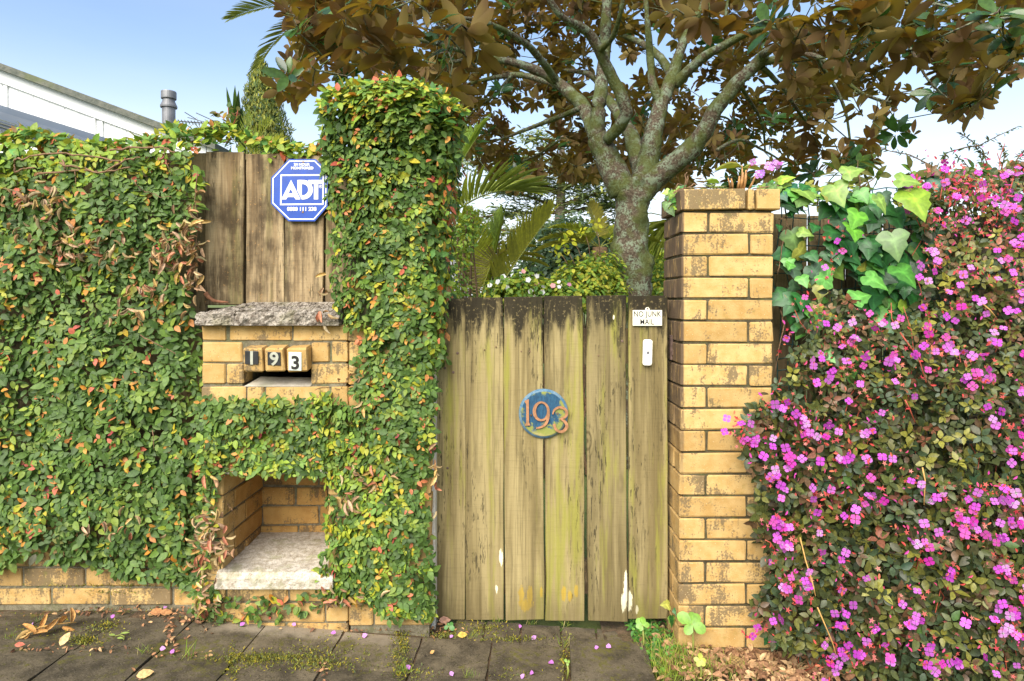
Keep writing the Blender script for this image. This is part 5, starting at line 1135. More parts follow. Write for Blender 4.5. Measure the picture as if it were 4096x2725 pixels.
limbs = [
 [(2500, 770, T0, 120), (2450, 670, T0, 108), (2410, 590, T0, 92), (2385, 545, T0, 84)],
 [(2390, 560, T0, 70), (2355, 470, T0 + .1, 62), (2310, 400, T0 + .2, 52), (2200, 310, T0 + .3, 42), (2070, 255, T0 + .2, 34), (1930, 235, T0 + .1, 24), (1800, 250, T0, 14)],
 [(2310, 400, T0 + .2, 40), (2200, 330, T0 + .5, 30), (2060, 300, T0 + .9, 24), (1900, 330, T0 + 1.2, 16), (1750, 380, T0 + 1.3, 9)],
 [(2230, 330, T0 + .3, 34), (2120, 190, T0 - .2, 28), (1980, 105, T0 - .6, 22), (1840, 70, T0 - .9, 15), (1700, 60, T0 - 1.0, 9)],
 [(2385, 555, T0, 66), (2395, 440, T0, 60), (2412, 300, T0 + .1, 54), (2420, 180, T0 + .1, 46), (2425, 60, T0, 40), (2435, -80, T0, 30)],
 [(2430, 560, T0 - .1, 44), (2500, 470, T0 - .3, 52), (2490, 400, T0 - .35, 50), (2440, 290, T0 - .4, 46), (2390, 190, T0 - .5, 42), (2340, 120, T0 - .6, 36), (2240, 60, T0 - .8, 28), (2180, -40, T0 - .9, 20)],
 [(2400, 200, T0 - .5, 30), (2450, 150, T0 - .7, 22), (2480, 60, T0 - .9, 18), (2500, -50, T0 - 1, 12)],
 [(2560, 760, T0, 110), (2590, 650, T0, 86), (2610, 560, T0, 78), (2640, 430, T0 + .1, 62), (2690, 300, T0 + .2, 50), (2730, 180, T0 + .2, 38), (2790, 60, T0 + .2, 28), (2850, -60, T0 + .2, 18)],
 [(2570, 700, T0 + .2, 80), (2530, 560, T0 + .5, 62), (2490, 480, T0 + .8, 50), (2420, 380, T0 + 1.2, 36), (2360, 300, T0 + 1.6, 24), (2250, 280, T0 + 2.0, 12)],
 [(2570, 770, T0, 105), (2650, 690, T0 - .1, 88), (2740, 620, T0 - .2, 82), (2810, 540, T0 - .3, 72), (2870, 430, T0 - .4, 62), (2940, 340, T0 - .5, 54), (3020, 262, T0 - .6, 48), (3060, 215, T0 - .7, 40)],
 [(2650, 430, T0 + .1, 40), (2610, 330, T0 + .1, 34), (2600, 220, T0 + .1, 30), (2590, 100, T0, 24), (2580, -40, T0, 16)],
 [(2690, 310, T0 + .2, 44), (2640, 230, T0 + .5, 34), (2560, 170, T0 + .8, 26), (2480, 140, T0 + 1.1, 16)],
 [(2700, 340, T0 + .2, 44), (2800, 240, T0, 38), (2900, 180, T0 - .2, 34), (3000, 130, T0 - .4, 28), (3100, 110, T0 - .7, 20), (3250, 130, T0 - 1.0, 12)],
 [(3030, 255, T0 - .6, 34), (3150, 230, T0 - .7, 26), (3260, 225, T0 - .8, 22), (3340, 280, T0 - .8, 18), (3440, 370, T0 - .8, 14), (3560, 410, T0 - .7, 9)],
 [(3050, 270, T0 - .6, 22), (3130, 350, T0 - .4, 17), (3190, 440, T0 - .2, 14), (3240, 500, T0, 11), (3310, 540, T0 + .1, 8)],
 [(3260, 228, T0 - .8, 18), (3330, 330, T0 - .6, 15), (3380, 440, T0 - .5, 12), (3400, 560, T0 - .4, 9)],
 [(3050, 220, T0 - .7, 34), (3200, 140, T0 - 1.2, 26), (3400, 110, T0 - 1.7, 20), (3600, 150, T0 - 2.0, 14), (3720, 330, T0 - 2.0, 9), (3850, 440, T0 - 1.9, 6)],
 [(3400, 110, T0 - 1.7, 18), (3600, 20, T0 - 2.1, 14), (3850, 40, T0 - 2.3, 11), (3980, 150, T0 - 2.3, 8), (4060, 200, T0 - 2.3, 5)],
 [(2330, 430, T0 + .1, 26), (2230, 470, T0 + .5, 20), (2100, 520, T0 + .9, 15), (1990, 560, T0 + 1.2, 10), (1900, 560, T0 + 1.4, 6)],
 [(2050, 300, T0 + .9, 18), (1980, 380, T0 + 1.2, 14), (1900, 440, T0 + 1.4, 10), (1830, 520, T0 + 1.5, 6)],
 [(1930, 235, T0 + .1, 18), (1760, 180, T0 - .5, 14), (1560, 150, T0 - 1.1, 11), (1400, 190, T0 - 1.4, 8), (1260, 280, T0 - 1.4, 5)],
 [(2240, 560, T0 + .9, 12), (2150, 620, T0 + 1.5, 9), (2080, 650, T0 + 1.9, 6)],
 [(2870, 600, T0 + .3, 16), (2960, 560, T0 + .8, 13), (3050, 600, T0 + 1.2, 10), (3120, 640, T0 + 1.5, 6)],
 [(2950, 330, T0 - .4, 18), (3010, 420, T0 + .1, 15), (3050, 500, T0 + .5, 12), (3060, 600, T0 + .8, 8)],
 [(2760, 560, T0 + .4, 14), (2820, 480, T0 + .9, 12), (2900, 470, T0 + 1.4, 9), (2960, 520, T0 + 1.8, 6)],
]
LB = []
for ln in limbs:
    O = limb(ln, 'branch', 10 if ln[0][3] > 40 else 7); LB += O[2:]
LB = np.array(LB)
# rosettes of leaves: a broad domed crown, leaves on its outer shell, twigs reach back to the nearest limb
mask = [(1160, -70), (1140, 60), (1180, 150), (1130, 270), (1110, 345), (1180, 385), (1250, 345), (1330, 300), (1440, 310), (1560, 320), (1700, 370), (1800, 420), (1840, 560), (1870, 640), (1960, 690), (2080, 740), (2200, 690), (2330, 720), (2420, 700), (2480, 690), (2560, 720), (2700, 760), (2850, 770), (2960, 720), (3080, 720), (3120, 740), (3200, 690), (3260, 720), (3300, 660), (3420, 690), (3560, 600), (3660, 560), (3640, 480), (3560, 430), (3640, 380), (3720, 440), (3800, 470), (3900, 430), (3990, 380), (3960, 300), (3880, 280), (3860, 200), (3900, 120), (3930, 240), (3990, 290), (4140, 280), (4200, 100), (4200, -70)]
cen = np.array((0.85, 2.9, 3.15)); rad = np.array((3.5, 3.1, 2.5))
cand = []
while len(cand) < 1500:
    d = unit(rng.normal(0, 1, 3)); r = rng.uniform(0.72, 1.0) if rng.random() < 0.85 else rng.uniform(0.4, 0.72)
    p = cen + d * rad * r
    if p[2] < 2.35 + 0.25 * mnoise.noise(Vector(p * 0.8)): continue
    u, v, D = proj(p)
    if D < 2.3: continue
    if -150 < u < 4400 and v > -400:
        if not in_poly(np.array([u]), np.array([v]), mask)[0]: continue
        # gaps: sky shows between the limbs near the middle
        if D < 6.3 and 1900 < u < 3150 and 60 < v < 700 and rng.random() < 0.93: continue
        if D < 4.3 and (1650 < u < 3250 or rng.random() < 0.75): continue
        if D < 5.0 and rng.random() < 0.35: continue
        if u > 3300 and rng.random() < 0.45: continue
        if mnoise.noise(Vector((p[0] * 1.7, p[1] * 1.7, p[2] * 1.7))) < -0.16: continue
        if D >= 6.3 and rng.random() > 0.55 + 0.9 * mnoise.noise(Vector((u / 170, v / 170, 3))) + (0.3 if v > 480 and 1900 < u < 3000 else 0): continue
        if u > 3300 and v > 300 and mnoise.noise(Vector((u / 140, v / 140, 9))) < -0.12: continue
    elif rng.random() < 0.95: continue
    cand.append(p)
# rosettes the photo shows hanging closest to the camera
near = [(1720, 90, 2.75), (1760, 150, 2.8), (1690, 30, 2.85), (1530, 170, 3.1), (1620, 250, 3.2), (1880, 120, 2.9), (1920, 170, 3.0), (1240, 330, 3.9), (1150, 290, 4.0), (1130, 350, 4.1), (1220, 240, 3.7), (1480, 110, 3.0), (1360, 60, 3.2), (1390, 160, 3.4), (2660, 60, 3.0), (2790, 60, 3.0), (2900, 90, 3.0), (3060, 80, 3.1), (3250, 60, 3.0), (3290, 130, 3.0), (3180, 200, 3.2), (3420, 70, 2.9), (3500, 130, 2.9), (3600, 90, 2.9), (3640, 200, 3.0), (3740, 180, 3.0), (3730, 60, 2.9), (3150, 150, 3.1), (3810, 380, 3.3), (3870, 400, 3.3), (3900, 370, 3.3), (3700, 120, 2.9), (4010, 110, 3.1), (4070, 180, 3.1), (4020, 220, 3.1), (3990, 50, 3.0), (3340, 240, 3.2), (3500, 20, 2.9), (3420, 430, 4.6), (3520, 470, 4.7), (3580, 540, 4.6), (3470, 560, 4.6), (3420, 640, 4.8), (3350, 620, 4.9), (3500, 640, 4.8), (3240, 690, 5.2), (3180, 640, 5.2), (2030, 700, 7.0), (2100, 690, 7.0), (2200, 670, 7.2), (2460, 690, 7.2)]
for (u, v, D) in near: cand.append(P(u, v, D))
cand = np.array(cand); nr = len(cand)
pos, R, sz, col = [], [], [], []; twm = MB(); CAMP = np.array((0, CY, CZ))
dist0 = np.array([((LB - p) ** 2).sum(1).min() for p in cand]); cand = cand[np.argsort(dist0)]
net_p = np.zeros((len(LB) + 3 * nr, 3)); net_p[:len(LB)] = LB; nn = len(LB)
for i, p in enumerate(cand):
    j = np.argmin(((net_p[:nn] - p) ** 2).sum(1)); b = net_p[j].copy(); L = np.linalg.norm(p - b)
    ax = unit(p - b) if L > .05 else np.array((0, 0, 1.0))
    ax = unit(ax * 0.55 + np.array((0, 0, 0.85)) + np.array((p[0] - CAMP[0], p[1] - CAMP[1], 0)) / np.hypot(p[0] - CAMP[0], p[1] - CAMP[1]) * 0.30 + rng.normal(0, 0.50, 3))
    if L < 1.5:
        m1 = b + (p - b) * .35 + rng.normal(0, 0.07, 3) * min(L, 1) + (0, 0, -0.05 * L); m2_ = p - ax * min(0.2, L * 0.3) + rng.normal(0, .02, 3)
        r0 = 0.004 + 0.006 * L; twm.tube([b, m1, m2_, p], [r0, r0 * .8, 0.0045, 0.003], 5, False)
        net_p[nn:nn + 3] = (m1, m2_, p); nn += 3
    k = rng.integers(7, 12); a0 = rng.uniform(0, 6.28); b1 = unit(np.cross(ax, (0.3, 0.5, 0.8))); b2 = np.cross(ax, b1); s = rng.uniform(0.105, 0.155)
    for q in range(k):
        a = a0 + q * 2.4; d = b1 * math.cos(a) + b2 * math.sin(a); t = unit(d + ax * rng.uniform(-0.25, 0.8) + (0, 0, -0.15)); nrm = ax - d * 0.3 + rng.normal(0, .25, 3)
        pos.append(p - ax * rng.uniform(0, 0.06) + d * 0.012); R.append(frames(nrm[None], t[None])[0]); sz.append(s * rng.uniform(0.75, 1.15))
        col.append(np.array([(0.030, 0.085, 0.022), (0.045, 0.115, 0.025), (0.09, 0.16, 0.025), (0.022, 0.065, 0.025)][rng.choice(4, p=[.35, .3, .15, .2])]))
put('twigs', twm.mesh('twigs', True), mt, M['bark'], kind='stuff')
split_leaves(mt, 'leaf', 'crown', MAG, np.array(pos), np.array(R), np.array(sz), np.array(col), M['mag'], 300)

# ------------------------------------------------------------------ palms
def frond(base, dirv, length, droop, nl, ll, lw, V_angle=0.5, hang=0.25, taper=True, twist=0.0):
    "feather palm frond: rachis tube plus leaflets; returns rachis points and leaflet arrays"
    dirv = unit(np.array(dirv, float)); pts = []
    for f in np.linspace(0, 1, 14): pts.append(np.array(base) + dirv * length * f + np.array((0, 0, -droop * length * f * f)))
    pts = np.array(pts); side = unit(np.cross(dirv, (0, 0, 1.0))); side = unit(side * math.cos(twist) + np.cross(side, dirv) * math.sin(twist))
    P_, T_, N_, S_ = [], [], [], []
    for i in range(nl):
        f = 0.16 + 0.84 * (i + .5) / nl; k = f * 13; j = min(int(k), 12); p = pts[j] + (pts[j + 1] - pts[j]) * (k - j); d = unit(pts[j + 1] - pts[j]); up = unit(np.cross(side, d))
        for s in (-1, 1):
            t = unit(side * s * math.cos(V_angle) + up * math.sin(V_angle) * 0.6 + d * (0.35 + 0.9 * f ** 2) + np.array((0, 0, -hang)) + rng.normal(0, .05, 3))
            P_.append(p); T_.append(t); N_.append(unit(up + side * -s * 0.5)); S_.append(ll * (math.sin(math.pi * (0.18 + 0.74 * f)) ** 0.6 if taper else 1) * rng.uniform(.9, 1.08))
    S_ = np.array(S_); return pts, np.array(P_), frames(np.array(N_), np.array(T_)), np.stack((np.full(len(S_), lw / 0.145 / 2 * 1.0), S_, S_ * 0.5), 1)
BLADE = leaf_template([(0.12, 0.10), (0.5, 0.145), (0.8, 0.09)], 0.5, 0.22)
def palm(name, label, loc, fronds, mats, cols, trunk=None):
    th_ = thing(name, label, 'palm', loc)
    if trunk: put('trunk', MB().tube(trunk[0], trunk[1], 12).mesh('trunk', True), th_, M['twig'])
    for fr in fronds:
        kw = dict(fr); c = kw.pop('col', cols); pts, p_, R_, S_ = frond(**kw)
        n = len(p_); cc = np.array(c)[None] * rng.uniform(0.82, 1.2, (n, 1))
        V, T, C = scatter(BLADE, p_, R_, S_, cc); mb = MB().tube(pts, np.linspace(0.012, 0.003, len(pts)) * kw['length'] / 1.2, 5)
        fo = put('frond', mb.mesh('frond', True), th_, M['frondstalk']); put('leaflets', mesh_np('leaflets', V, T, C), fo, M['green'])
    return th_
M['frondstalk'] = m_plain('frond_stalk', (0.22, 0.24, 0.05), 0.5, 0.4, 0.2)
YG = (0.48, 0.50, 0.06); GG = (0.28, 0.38, 0.07)
b = P(1925, 1215, 5.6)
palm('nikau_palm', 'young upright palm with broad yellow green fronds behind the left end of the gate', (*b[:2], 0.0), [
    dict(base=b, dirv=(-0.22, 0.05, 1.0), length=0.80, droop=0.05, nl=34, ll=0.36, lw=0.030, V_angle=0.1, hang=-0.15, twist=0.3, col=YG),
    dict(base=b + (0.06, 0, 0), dirv=(0.62, -0.1, 0.95), length=0.95, droop=0.06, nl=38, ll=0.36, lw=0.030, V_angle=0.1, hang=-0.2, twist=0.2, col=(0.52, 0.48, 0.04)),
    dict(base=b + (0.03, .1, 0), dirv=(0.2, 0.1, 1.0), length=0.8, droop=0.05, nl=34, ll=0.36, lw=0.030, V_angle=0.1, hang=-0.15, twist=0.1, col=GG),
    dict(base=b + (-0.03, .1, 0), dirv=(-0.45, 0.1, 0.9), length=0.75, droop=0.10, nl=34, ll=0.36, lw=0.028, V_angle=0.2, hang=0.1, col=GG),
    dict(base=b + (-0.05, -.1, 0), dirv=(-0.35, -0.1, 0.7), length=0.7, droop=0.5, nl=24, ll=0.26, lw=0.014, V_angle=0.2, hang=0.8, col=(0.36, 0.25, 0.12)),
    dict(base=b + (0.0, -.12, 0.05), dirv=(0.15, -0.1, 0.6), length=0.6, droop=0.4, nl=22, ll=0.26, lw=0.012, V_angle=0.2, hang=0.8, col=(0.36, 0.25, 0.12))], None, YG, trunk=([(b[0], b[1], -0.1), b], [0.10, 0.08]))
b = P(1770, 1060, 5.2)
palm('feather_palm', 'arching pale green palm fronds peeping out beside the creeper clad pier', (*b[:2], 0.0), [
    dict(base=b, dirv=(0.08, 0.0, 1.0), length=0.70, droop=-0.02, nl=36, ll=0.34, lw=0.026, V_angle=0.0, hang=0.15, twist=0.2, col=(0.28, 0.38, 0.06)),
    dict(base=P(1760, 900, 5.2), dirv=(0.75, 0.1, 0.75), length=0.95, droop=0.42, nl=40, ll=0.46, lw=0.028, V_angle=-0.3, hang=0.75, col=(0.36, 0.42, 0.10)),
    dict(base=P(1750, 850, 5.3), dirv=(0.35, 0.2, 0.9), length=0.9, droop=0.18, nl=36, ll=0.42, lw=0.026, V_angle=0.0, hang=0.45, col=(0.22, 0.33, 0.06))], None, GG, trunk=([(b[0] - .05, b[1], -0.1), b], [0.09, 0.05]))
b = P(2700, 1000, 6.6)
def straps(name, label, base, n, ln, col, spread=1.0, up=0.6, trunk_r=0.06):
    th_ = thing(name, label, 'plant', (base[0], base[1], 0.0)); put('trunk', MB().tube([(base[0], base[1], -0.1), base], [trunk_r, trunk_r], 8).mesh('trunk', True), th_, M['twig'])
    d = unit(rng.normal(0, 1, (n, 3)) * (spread, spread, 0.7) + (0, 0, up)); p_ = np.repeat(np.array(base)[None], n, 0) + d * 0.04
    SB = leaf_template([(0.15, 0.030), (0.5, 0.034), (0.85, 0.018)], 0.5, 0.45)
    c = np.array(col)[None] * rng.uniform(.75, 1.2, (n, 1)); V, T, C = scatter(SB, p_, frames(np.array((0, 0, 1.0)) + rng.normal(0, .2, (n, 3)) + d * 0.3, d), ln * rng.uniform(.8, 1.1, n), c)
    put('leaves', mesh_np('leaves', V, T, C), th_, M['green'], kind='stuff'); return th_
straps('cabbage_tree', 'spiky strap leaved cabbage tree half hidden between magnolia trunk and brick pillar', P(2705, 900, 6.6), 120, 0.55, (0.26, 0.30, 0.05))
b = P(985, 640, 5.0)
palm('small_palm', 'small fan of pale palm fronds above the boards left of the alarm sign', (*b[:2], 0.0), [
    dict(base=b, dirv=(0.12, 0, 1.0), length=0.36, droop=0.08, nl=12, ll=0.15, lw=0.012, V_angle=0.0, hang=-0.1, col=(0.34, 0.40, 0.08)),
    dict(base=b, dirv=(0.75, -.1, 0.5), length=0.34, droop=0.1, nl=12, ll=0.13, lw=0.012, V_angle=0.1, hang=-0.1, col=(0.38, 0.40, 0.08)),
    dict(base=b, dirv=(0.5, 0, 0.9), length=0.36, droop=0.1, nl=12, ll=0.14, lw=0.012, V_angle=0.0, hang=-0.1, col=(0.36, 0.40, 0.08))], None, YG, trunk=([(b[0], b[1], 0), b], [0.03, 0.02]))
# upright spear fronds
b = P(985, 620, 5.4); sp2 = thing('palm_spear', 'tall folded green palm spears rising above the wall beside the conifer', 'palm', (*b[:2], 0))
put('trunk', MB().tube([(b[0], b[1], 0), b], [.04, .03], 8).mesh('trunk', True), sp2, M['twig'])
for (u, v, w) in ((902, 340, 0.05), (935, 330, 0.055), (950, 350, 0.06), (966, 410, 0.05)):
    q = P(u, v, 5.4); L = np.linalg.norm(q - b); V, T, C = scatter(leaf_template([(0.2, 0.5), (0.5, 0.42), (0.8, 0.2)], 0.8, 0.02), b[None], frames(np.array((0.2, -1.0, 0.1))[None], (q - b)[None]), np.array([[w, L, L]]), np.array([(0.11, 0.19, 0.05)]) * rng.uniform(.8, 1.2))
    put('frond', mesh_np('frond', V, T, C), sp2, M['green'])
# frond reaching in from the top
b = P(1235, 25, 5.6)
palm('tall_palm', 'dark palm fronds reaching out of the magnolia crown against the sky', (*b[:2], 0.0), [
    dict(base=b, dirv=(-1.0, 0.0, 0.12), length=0.66, droop=0.28, nl=34, ll=0.20, lw=0.014, V_angle=-0.2, hang=0.5, col=(0.17, 0.19, 0.05)),
    dict(base=b + (0.05, 0.1, -0.02), dirv=(-0.6, 0.0, -0.15), length=0.55, droop=0.6, nl=26, ll=0.24, lw=0.014, V_angle=-0.2, hang=0.7, col=(0.20, 0.21, 0.05)),
    ], None, GG, trunk=([P(1600, 1400, 6.2), P(1540, 500, 6.1), P(1440, 120, 5.9), b], [0.10, 0.08, 0.05, 0.02]))

# ------------------------------------------------------------------ bushes
def bush(name, label, cat, blobs, n, size, cols, w, tmpl=OVS, mat='green', stem=True, keep=0, flowers=None, up=0.6, shell=0.55, group=None):
    "blobs: (u, v, D, ru, rv in photo px) ellipsoids of leaves on stems from the ground"
    c0 = np.mean([P(u, v, D) for (u, v, D, a, b) in blobs], 0); th_ = thing(name, label, cat, (c0[0], c0[1], 0.0), group)
    wts = np.array([a * b * D * D for (u, v, D, a, b) in blobs], float); wts /= wts.sum(); idx = rng.choice(len(blobs), n, p=wts)
    ctr = np.array([P(u, v, D) for (u, v, D, a, b) in blobs]); rr = np.array([(a * D / F, (a + b) / 2 * D / F, b * D / F) for (u, v, D, a, b) in blobs])
    d = unit(rng.normal(0, 1, (n, 3))); r = rng.uniform(shell, 1.0, n); wob = 1 + 0.28 * vnoise(d * 1.0 + idx[:, None] * 3.1, 2.6, 3)
    pos = ctr[idx] + d * rr[idx] * (r * wob)[:, None]
    k = pos[:, 2] > 0.02; pos, d = pos[k], d[k]; n = len(pos)
    R_ = frames(d * 0.7 + (0, 0, up) + rng.normal(0, .45, (n, 3)), d * 0.6 + rng.normal(0, .6, (n, 3))); col, _ = pick(cols, w, n); sz_ = size * rng.uniform(.7, 1.25, n)
    if stem:
        mb = MB()
        for i, c in enumerate(ctr):
            for q in range(5):
                e = c + unit(rng.normal(0, 1, 3)) * rr[i] * 0.7; b0 = np.array((c[0] + rng.normal(0, .05), c[1] + rng.normal(0, .05), 0.0)); mb.tube([b0, (b0 + e) / 2 + rng.normal(0, .05, 3), e], [0.014, 0.009, 0.004], 5, False)
        put('stems', mb.mesh('stems', True), th_, M['twig'])
    if keep: split_leaves(th_, 'leaf', 'foliage', tmpl, pos, R_, sz_, col, M[mat], keep)
    else:
        V, T, C = scatter(tmpl, pos, R_, sz_, col); put('foliage', mesh_np('foliage', V, T, C), th_, M[mat], kind='stuff')
    if flowers:
        m, cols_f, w_f, s_f = flowers; i = rng.choice(n, m); q = pos[i] + d[i] * 0.03 + (0, -0.02, 0); fc, _ = pick(cols_f, w_f, m)
        V0 = np.array([(0, 0, .1)] + [(0.5 * math.cos(a) * (1 if j % 2 else .8), 0.5 * math.sin(a) * (1 if j % 2 else .8), 0.22) for j, a in enumerate(np.linspace(0, 2 * math.pi, 10, endpoint=False))]); T0_ = np.array([(0, 1 + j, 1 + (j + 1) % 10) for j in range(10)])
        leaf_parts(th_, 'flower', (V0, T0_), q, frames(np.array((0, -1, .3)) + rng.normal(0, .4, (m, 3)), rng.normal(0, 1, (m, 3))), s_f * rng.uniform(.7, 1.2, m), np.minimum(fc, 0.85), M['petal'])
    return th_
YGc = [(0.26, 0.36, 0.045), (0.38, 0.42, 0.05), (0.15, 0.27, 0.045), (0.48, 0.45, 0.06), (0.08, 0.17, 0.035)]
bush('camellia_bush', 'leafy camellia bush with white and pink blooms behind the middle of the gate', 'bush', [(2100, 1170, 5.0, 150, 80), (2200, 1190, 4.9, 120, 70), (2020, 1190, 5.2, 90, 80)], 2600, 0.05, YGc, [4, 3, 4, 1.5, 3], flowers=(90, [(0.8, 0.76, 0.7), (0.72, 0.30, 0.34), (0.70, 0.12, 0.2)], [8, 2, 1], 0.042), up=0.4)
bush('garden_bush', 'bright yellow green bush growing just left of the magnolia trunk', 'bush', [(2330, 1120, 5.1, 130, 90), (2400, 1080, 5.3, 90, 80), (2300, 1190, 5.0, 140, 60), (2440, 1160, 5.2, 80, 80)], 3200, 0.042, YGc, [4, 4, 3, 2.5, 2])
bush('garden_bush', 'leafy green bush right of the magnolia trunk and beside the brick pillar', 'bush', [(2640, 1160, 6.0, 70, 90), (2740, 1150, 6.0, 80, 90), (2680, 1080, 6.2, 60, 60)], 1500, 0.045, YGc, [4, 3, 4, 1, 3])
bush('leafy_shrub', 'light green fine leaved shrub close behind the pier beside the palm', 'shrub', [(1810, 1090, 4.2, 70, 120), (1850, 950, 4.3, 60, 90), (1790, 1180, 4.0, 60, 80), (1880, 880, 4.4, 50, 60)], 900, 0.034, YGc, [5, 2, 5, .5, 2])
bush('round_bush', 'big rounded grey green bush in the garden behind the camellia', 'bush', [(2280, 960, 11.0, 150, 110), (2200, 1040, 11.0, 130, 110), (2360, 1010, 11.2, 120, 110), (2260, 1140, 10.8, 200, 120)], 4200, 0.10, [(0.075, 0.13, 0.075), (0.11, 0.17, 0.10), (0.05, 0.10, 0.05), (0.15, 0.20, 0.12)], [4, 3, 3, 1.5])
bush('backdrop_shrub', 'pale bushy shrub far back between magnolia trunk and pillar', 'shrub', [(2680, 1010, 12, 110, 120), (2560, 1080, 12, 160, 120), (2450, 1000, 12.5, 90, 90)], 1800, 0.11, YGc, [3, 3, 3, 1, 2])
# tree fern fronds
b = P(2400, 990, 6.2)
palm('tree_fern', 'yellowing tree fern spreading feathery fronds above the yellow green bush', (*b[:2], 0.0), [
    dict(base=b, dirv=(math.cos(a), 0.3 * math.sin(a * 2), 0.45 + 0.3 * math.sin(a)), length=0.62, droop=0.38, nl=30, ll=0.15, lw=0.022, V_angle=0.0, hang=0.15, col=c) for a, c in ((0.2, (0.40, 0.40, 0.05)), (1.0, (0.34, 0.38, 0.05)), (1.7, (0.44, 0.36, 0.05)), (2.4, (0.36, 0.40, 0.06)), (2.9, (0.44, 0.42, 0.07)), (3.5, (0.48, 0.42, 0.08)))], None, YG, trunk=([(b[0], b[1], 0), b], [0.08, 0.07]))
b = P(1985, 1060, 6.0)
palm('ground_fern', 'pale yellow fern fronds arching out to the right of the young palm', (*b[:2], 0.0), [
    dict(base=b, dirv=(math.cos(a), 0.2, 0.5 + 0.4 * math.sin(a)), length=0.5, droop=0.4, nl=26, ll=0.11, lw=0.02, V_angle=0.0, hang=0.15, col=(0.44, 0.40, 0.07)) for a in (-0.2, 0.3, 0.8)], None, YG, trunk=([(b[0], b[1], 0), b], [0.05, 0.04]))
# upright shoots with young leaves
sh = thing('leafy_shoots', 'thin upright shoots with bright yellow young leaves above the garden bush', 'plant', P(2330, 1150, 5.0) * (1, 1, 0))
for (u0, v0, u1, v1) in ((2330, 1040, 2285, 955), (2360, 1030, 2340, 935), (2400, 1020, 2382, 905), (2270, 1060, 2235, 1010), (2300, 1060, 2250, 980)):
    a, e = P(u0, v0, 5.0), P(u1, v1, 5.0); put('stem', MB().tube([a, (a + e) / 2 + (0.01, 0, 0), e], [.004, .003, .002], 5).mesh('stem', True), sh, M['twig'])
    m = 14; V, T, C = scatter(OVS, e + rng.normal(0, .028, (m, 3)), frames(rng.normal(0, .5, (m, 3)) + (0, -.4, .6), rng.normal(0, 1, (m, 3))), rng.uniform(.035, .06, m), pick([(0.42, 0.42, 0.03), (0.28, 0.36, 0.03)], [2, 1], m)[0]); put('leaves', mesh_np('leaves', V, T, C), sh, M['green'])

# ------------------------------------------------------------------ conifers in the distance
M['needle'] = m_leaf('needle_spray', 0.6, 0.25, spec=0.2, nscale=3, nvar=0.25)
SPRAY = leaf_template([(0.2, 0.10), (0.5, 0.13), (0.8, 0.08)], 0.3, 0.15)
ce = thing('cedar_tree', 'pale open layered cedar tree far off beyond the garden', 'tree', (*P(2240, 1200, 30)[:2], 0))
DCE = 30.0
put('trunk', MB().tube([P(2235, 1200, DCE), P(2238, 900, DCE), P(2246, 720, DCE), P(2250, 480, DCE)], [0.32, 0.25, 0.18, 0.08], 8).mesh('trunk', True), ce, m_plain('cedar_bark', (0.24, 0.19, 0.15), 0.9, 0.1, 0.2, 3))
pp, tt = [], []; bmb = MB()
for (u0, v0, u1, v1, m) in ((2240, 780, 1870, 640, 120), (2245, 760, 2420, 700, 80), (2240, 830, 1960, 760, 90), (2240, 850, 1850, 880, 110), (2240, 940, 1800, 930, 110), (2235, 900, 1990, 980, 80), (2245, 820, 2520, 760, 110), (2245, 850, 2560, 830, 110), (2240, 930, 2560, 920, 100), (2245, 700, 2050, 620, 90), (2245, 680, 2420, 600, 90), (2240, 760, 2480, 680, 90), (2240, 1000, 1900, 1020, 90), (2240, 980, 2500, 1000, 80), (2250, 600, 2100, 540, 60), (2250, 590, 2380, 540, 60), (2240, 770, 2010, 690, 90), (1850, 820, 1800, 780, 20)):
    a, e = P(u0, v0, DCE), P(u1, v1, DCE + rng.uniform(-2, 2)); mid = (a + e) / 2 + (0, 0, 0.15); bmb.tube([a, mid, e], [0.09, 0.06, 0.02], 5, False)
    f = rng.uniform(0.12, 1.0, m); p = a + (e - a) * f[:, None] + rng.normal(0, 1, (m, 3)) * (0.35, 0.5, 0.13) + np.outer(4 * f * (1 - f), (0, 0, 0.15)); pp.append(p)
put('branches', bmb.mesh('branches', True), ce, M['twig'])
pp = np.concatenate(pp); pp = np.repeat(pp, 6, 0) + rng.normal(0, 0.14, (len(pp) * 6, 3)); m = len(pp)
V, T, C = scatter(SPRAY, pp, frames(np.array((0, -.2, 1.0)) + rng.normal(0, .35, (m, 3)), rng.normal(0, 1, (m, 3)) * (1, 1, .35)), rng.uniform(.25, .45, m), pick([(0.16, 0.21, 0.09), (0.24, 0.27, 0.09), (0.12, 0.17, 0.09), (0.32, 0.33, 0.09)], [4, 3, 3, 1.5], m)[0]); put('crown', mesh_np('crown', V, T, C), ce, M['needle'], kind='stuff')
cf = thing('conifer_tree', 'narrow yellow green conifer behind the wall left of the pier', 'tree', (*P(1060, 1200, 16)[:2], 0)); DCF = 16.0
put('trunk', MB().tube([P(1060, 1200, DCF), P(1055, 500, DCF), P(1042, 240, DCF)], [0.15, 0.09, 0.02], 8).mesh('trunk', True), cf, M['twig'])
m = 9500; f = rng.random(m) ** 0.7; vv = 236 + f * 420; half = np.interp(vv, [230, 300, 360, 430, 500, 560, 660], [6, 38, 62, 78, 96, 108, 112]) * (1 + 0.22 * bulge(np.zeros(m) + 3, vv, 0.03)); a = rng.uniform(0, 6.28, m); rr = half * rng.uniform(.45, 1.0, m) * DCF / F
ctr = Pn(np.interp(vv, [230, 660], [1037, 1075]), vv, DCF); d = np.stack((np.cos(a), np.sin(a), np.zeros(m)), -1); pp = ctr + d * rr[:, None]
dark = mnoise.noise; tone = np.array([mnoise.noise(Vector(q * 2.2)) for q in pp])
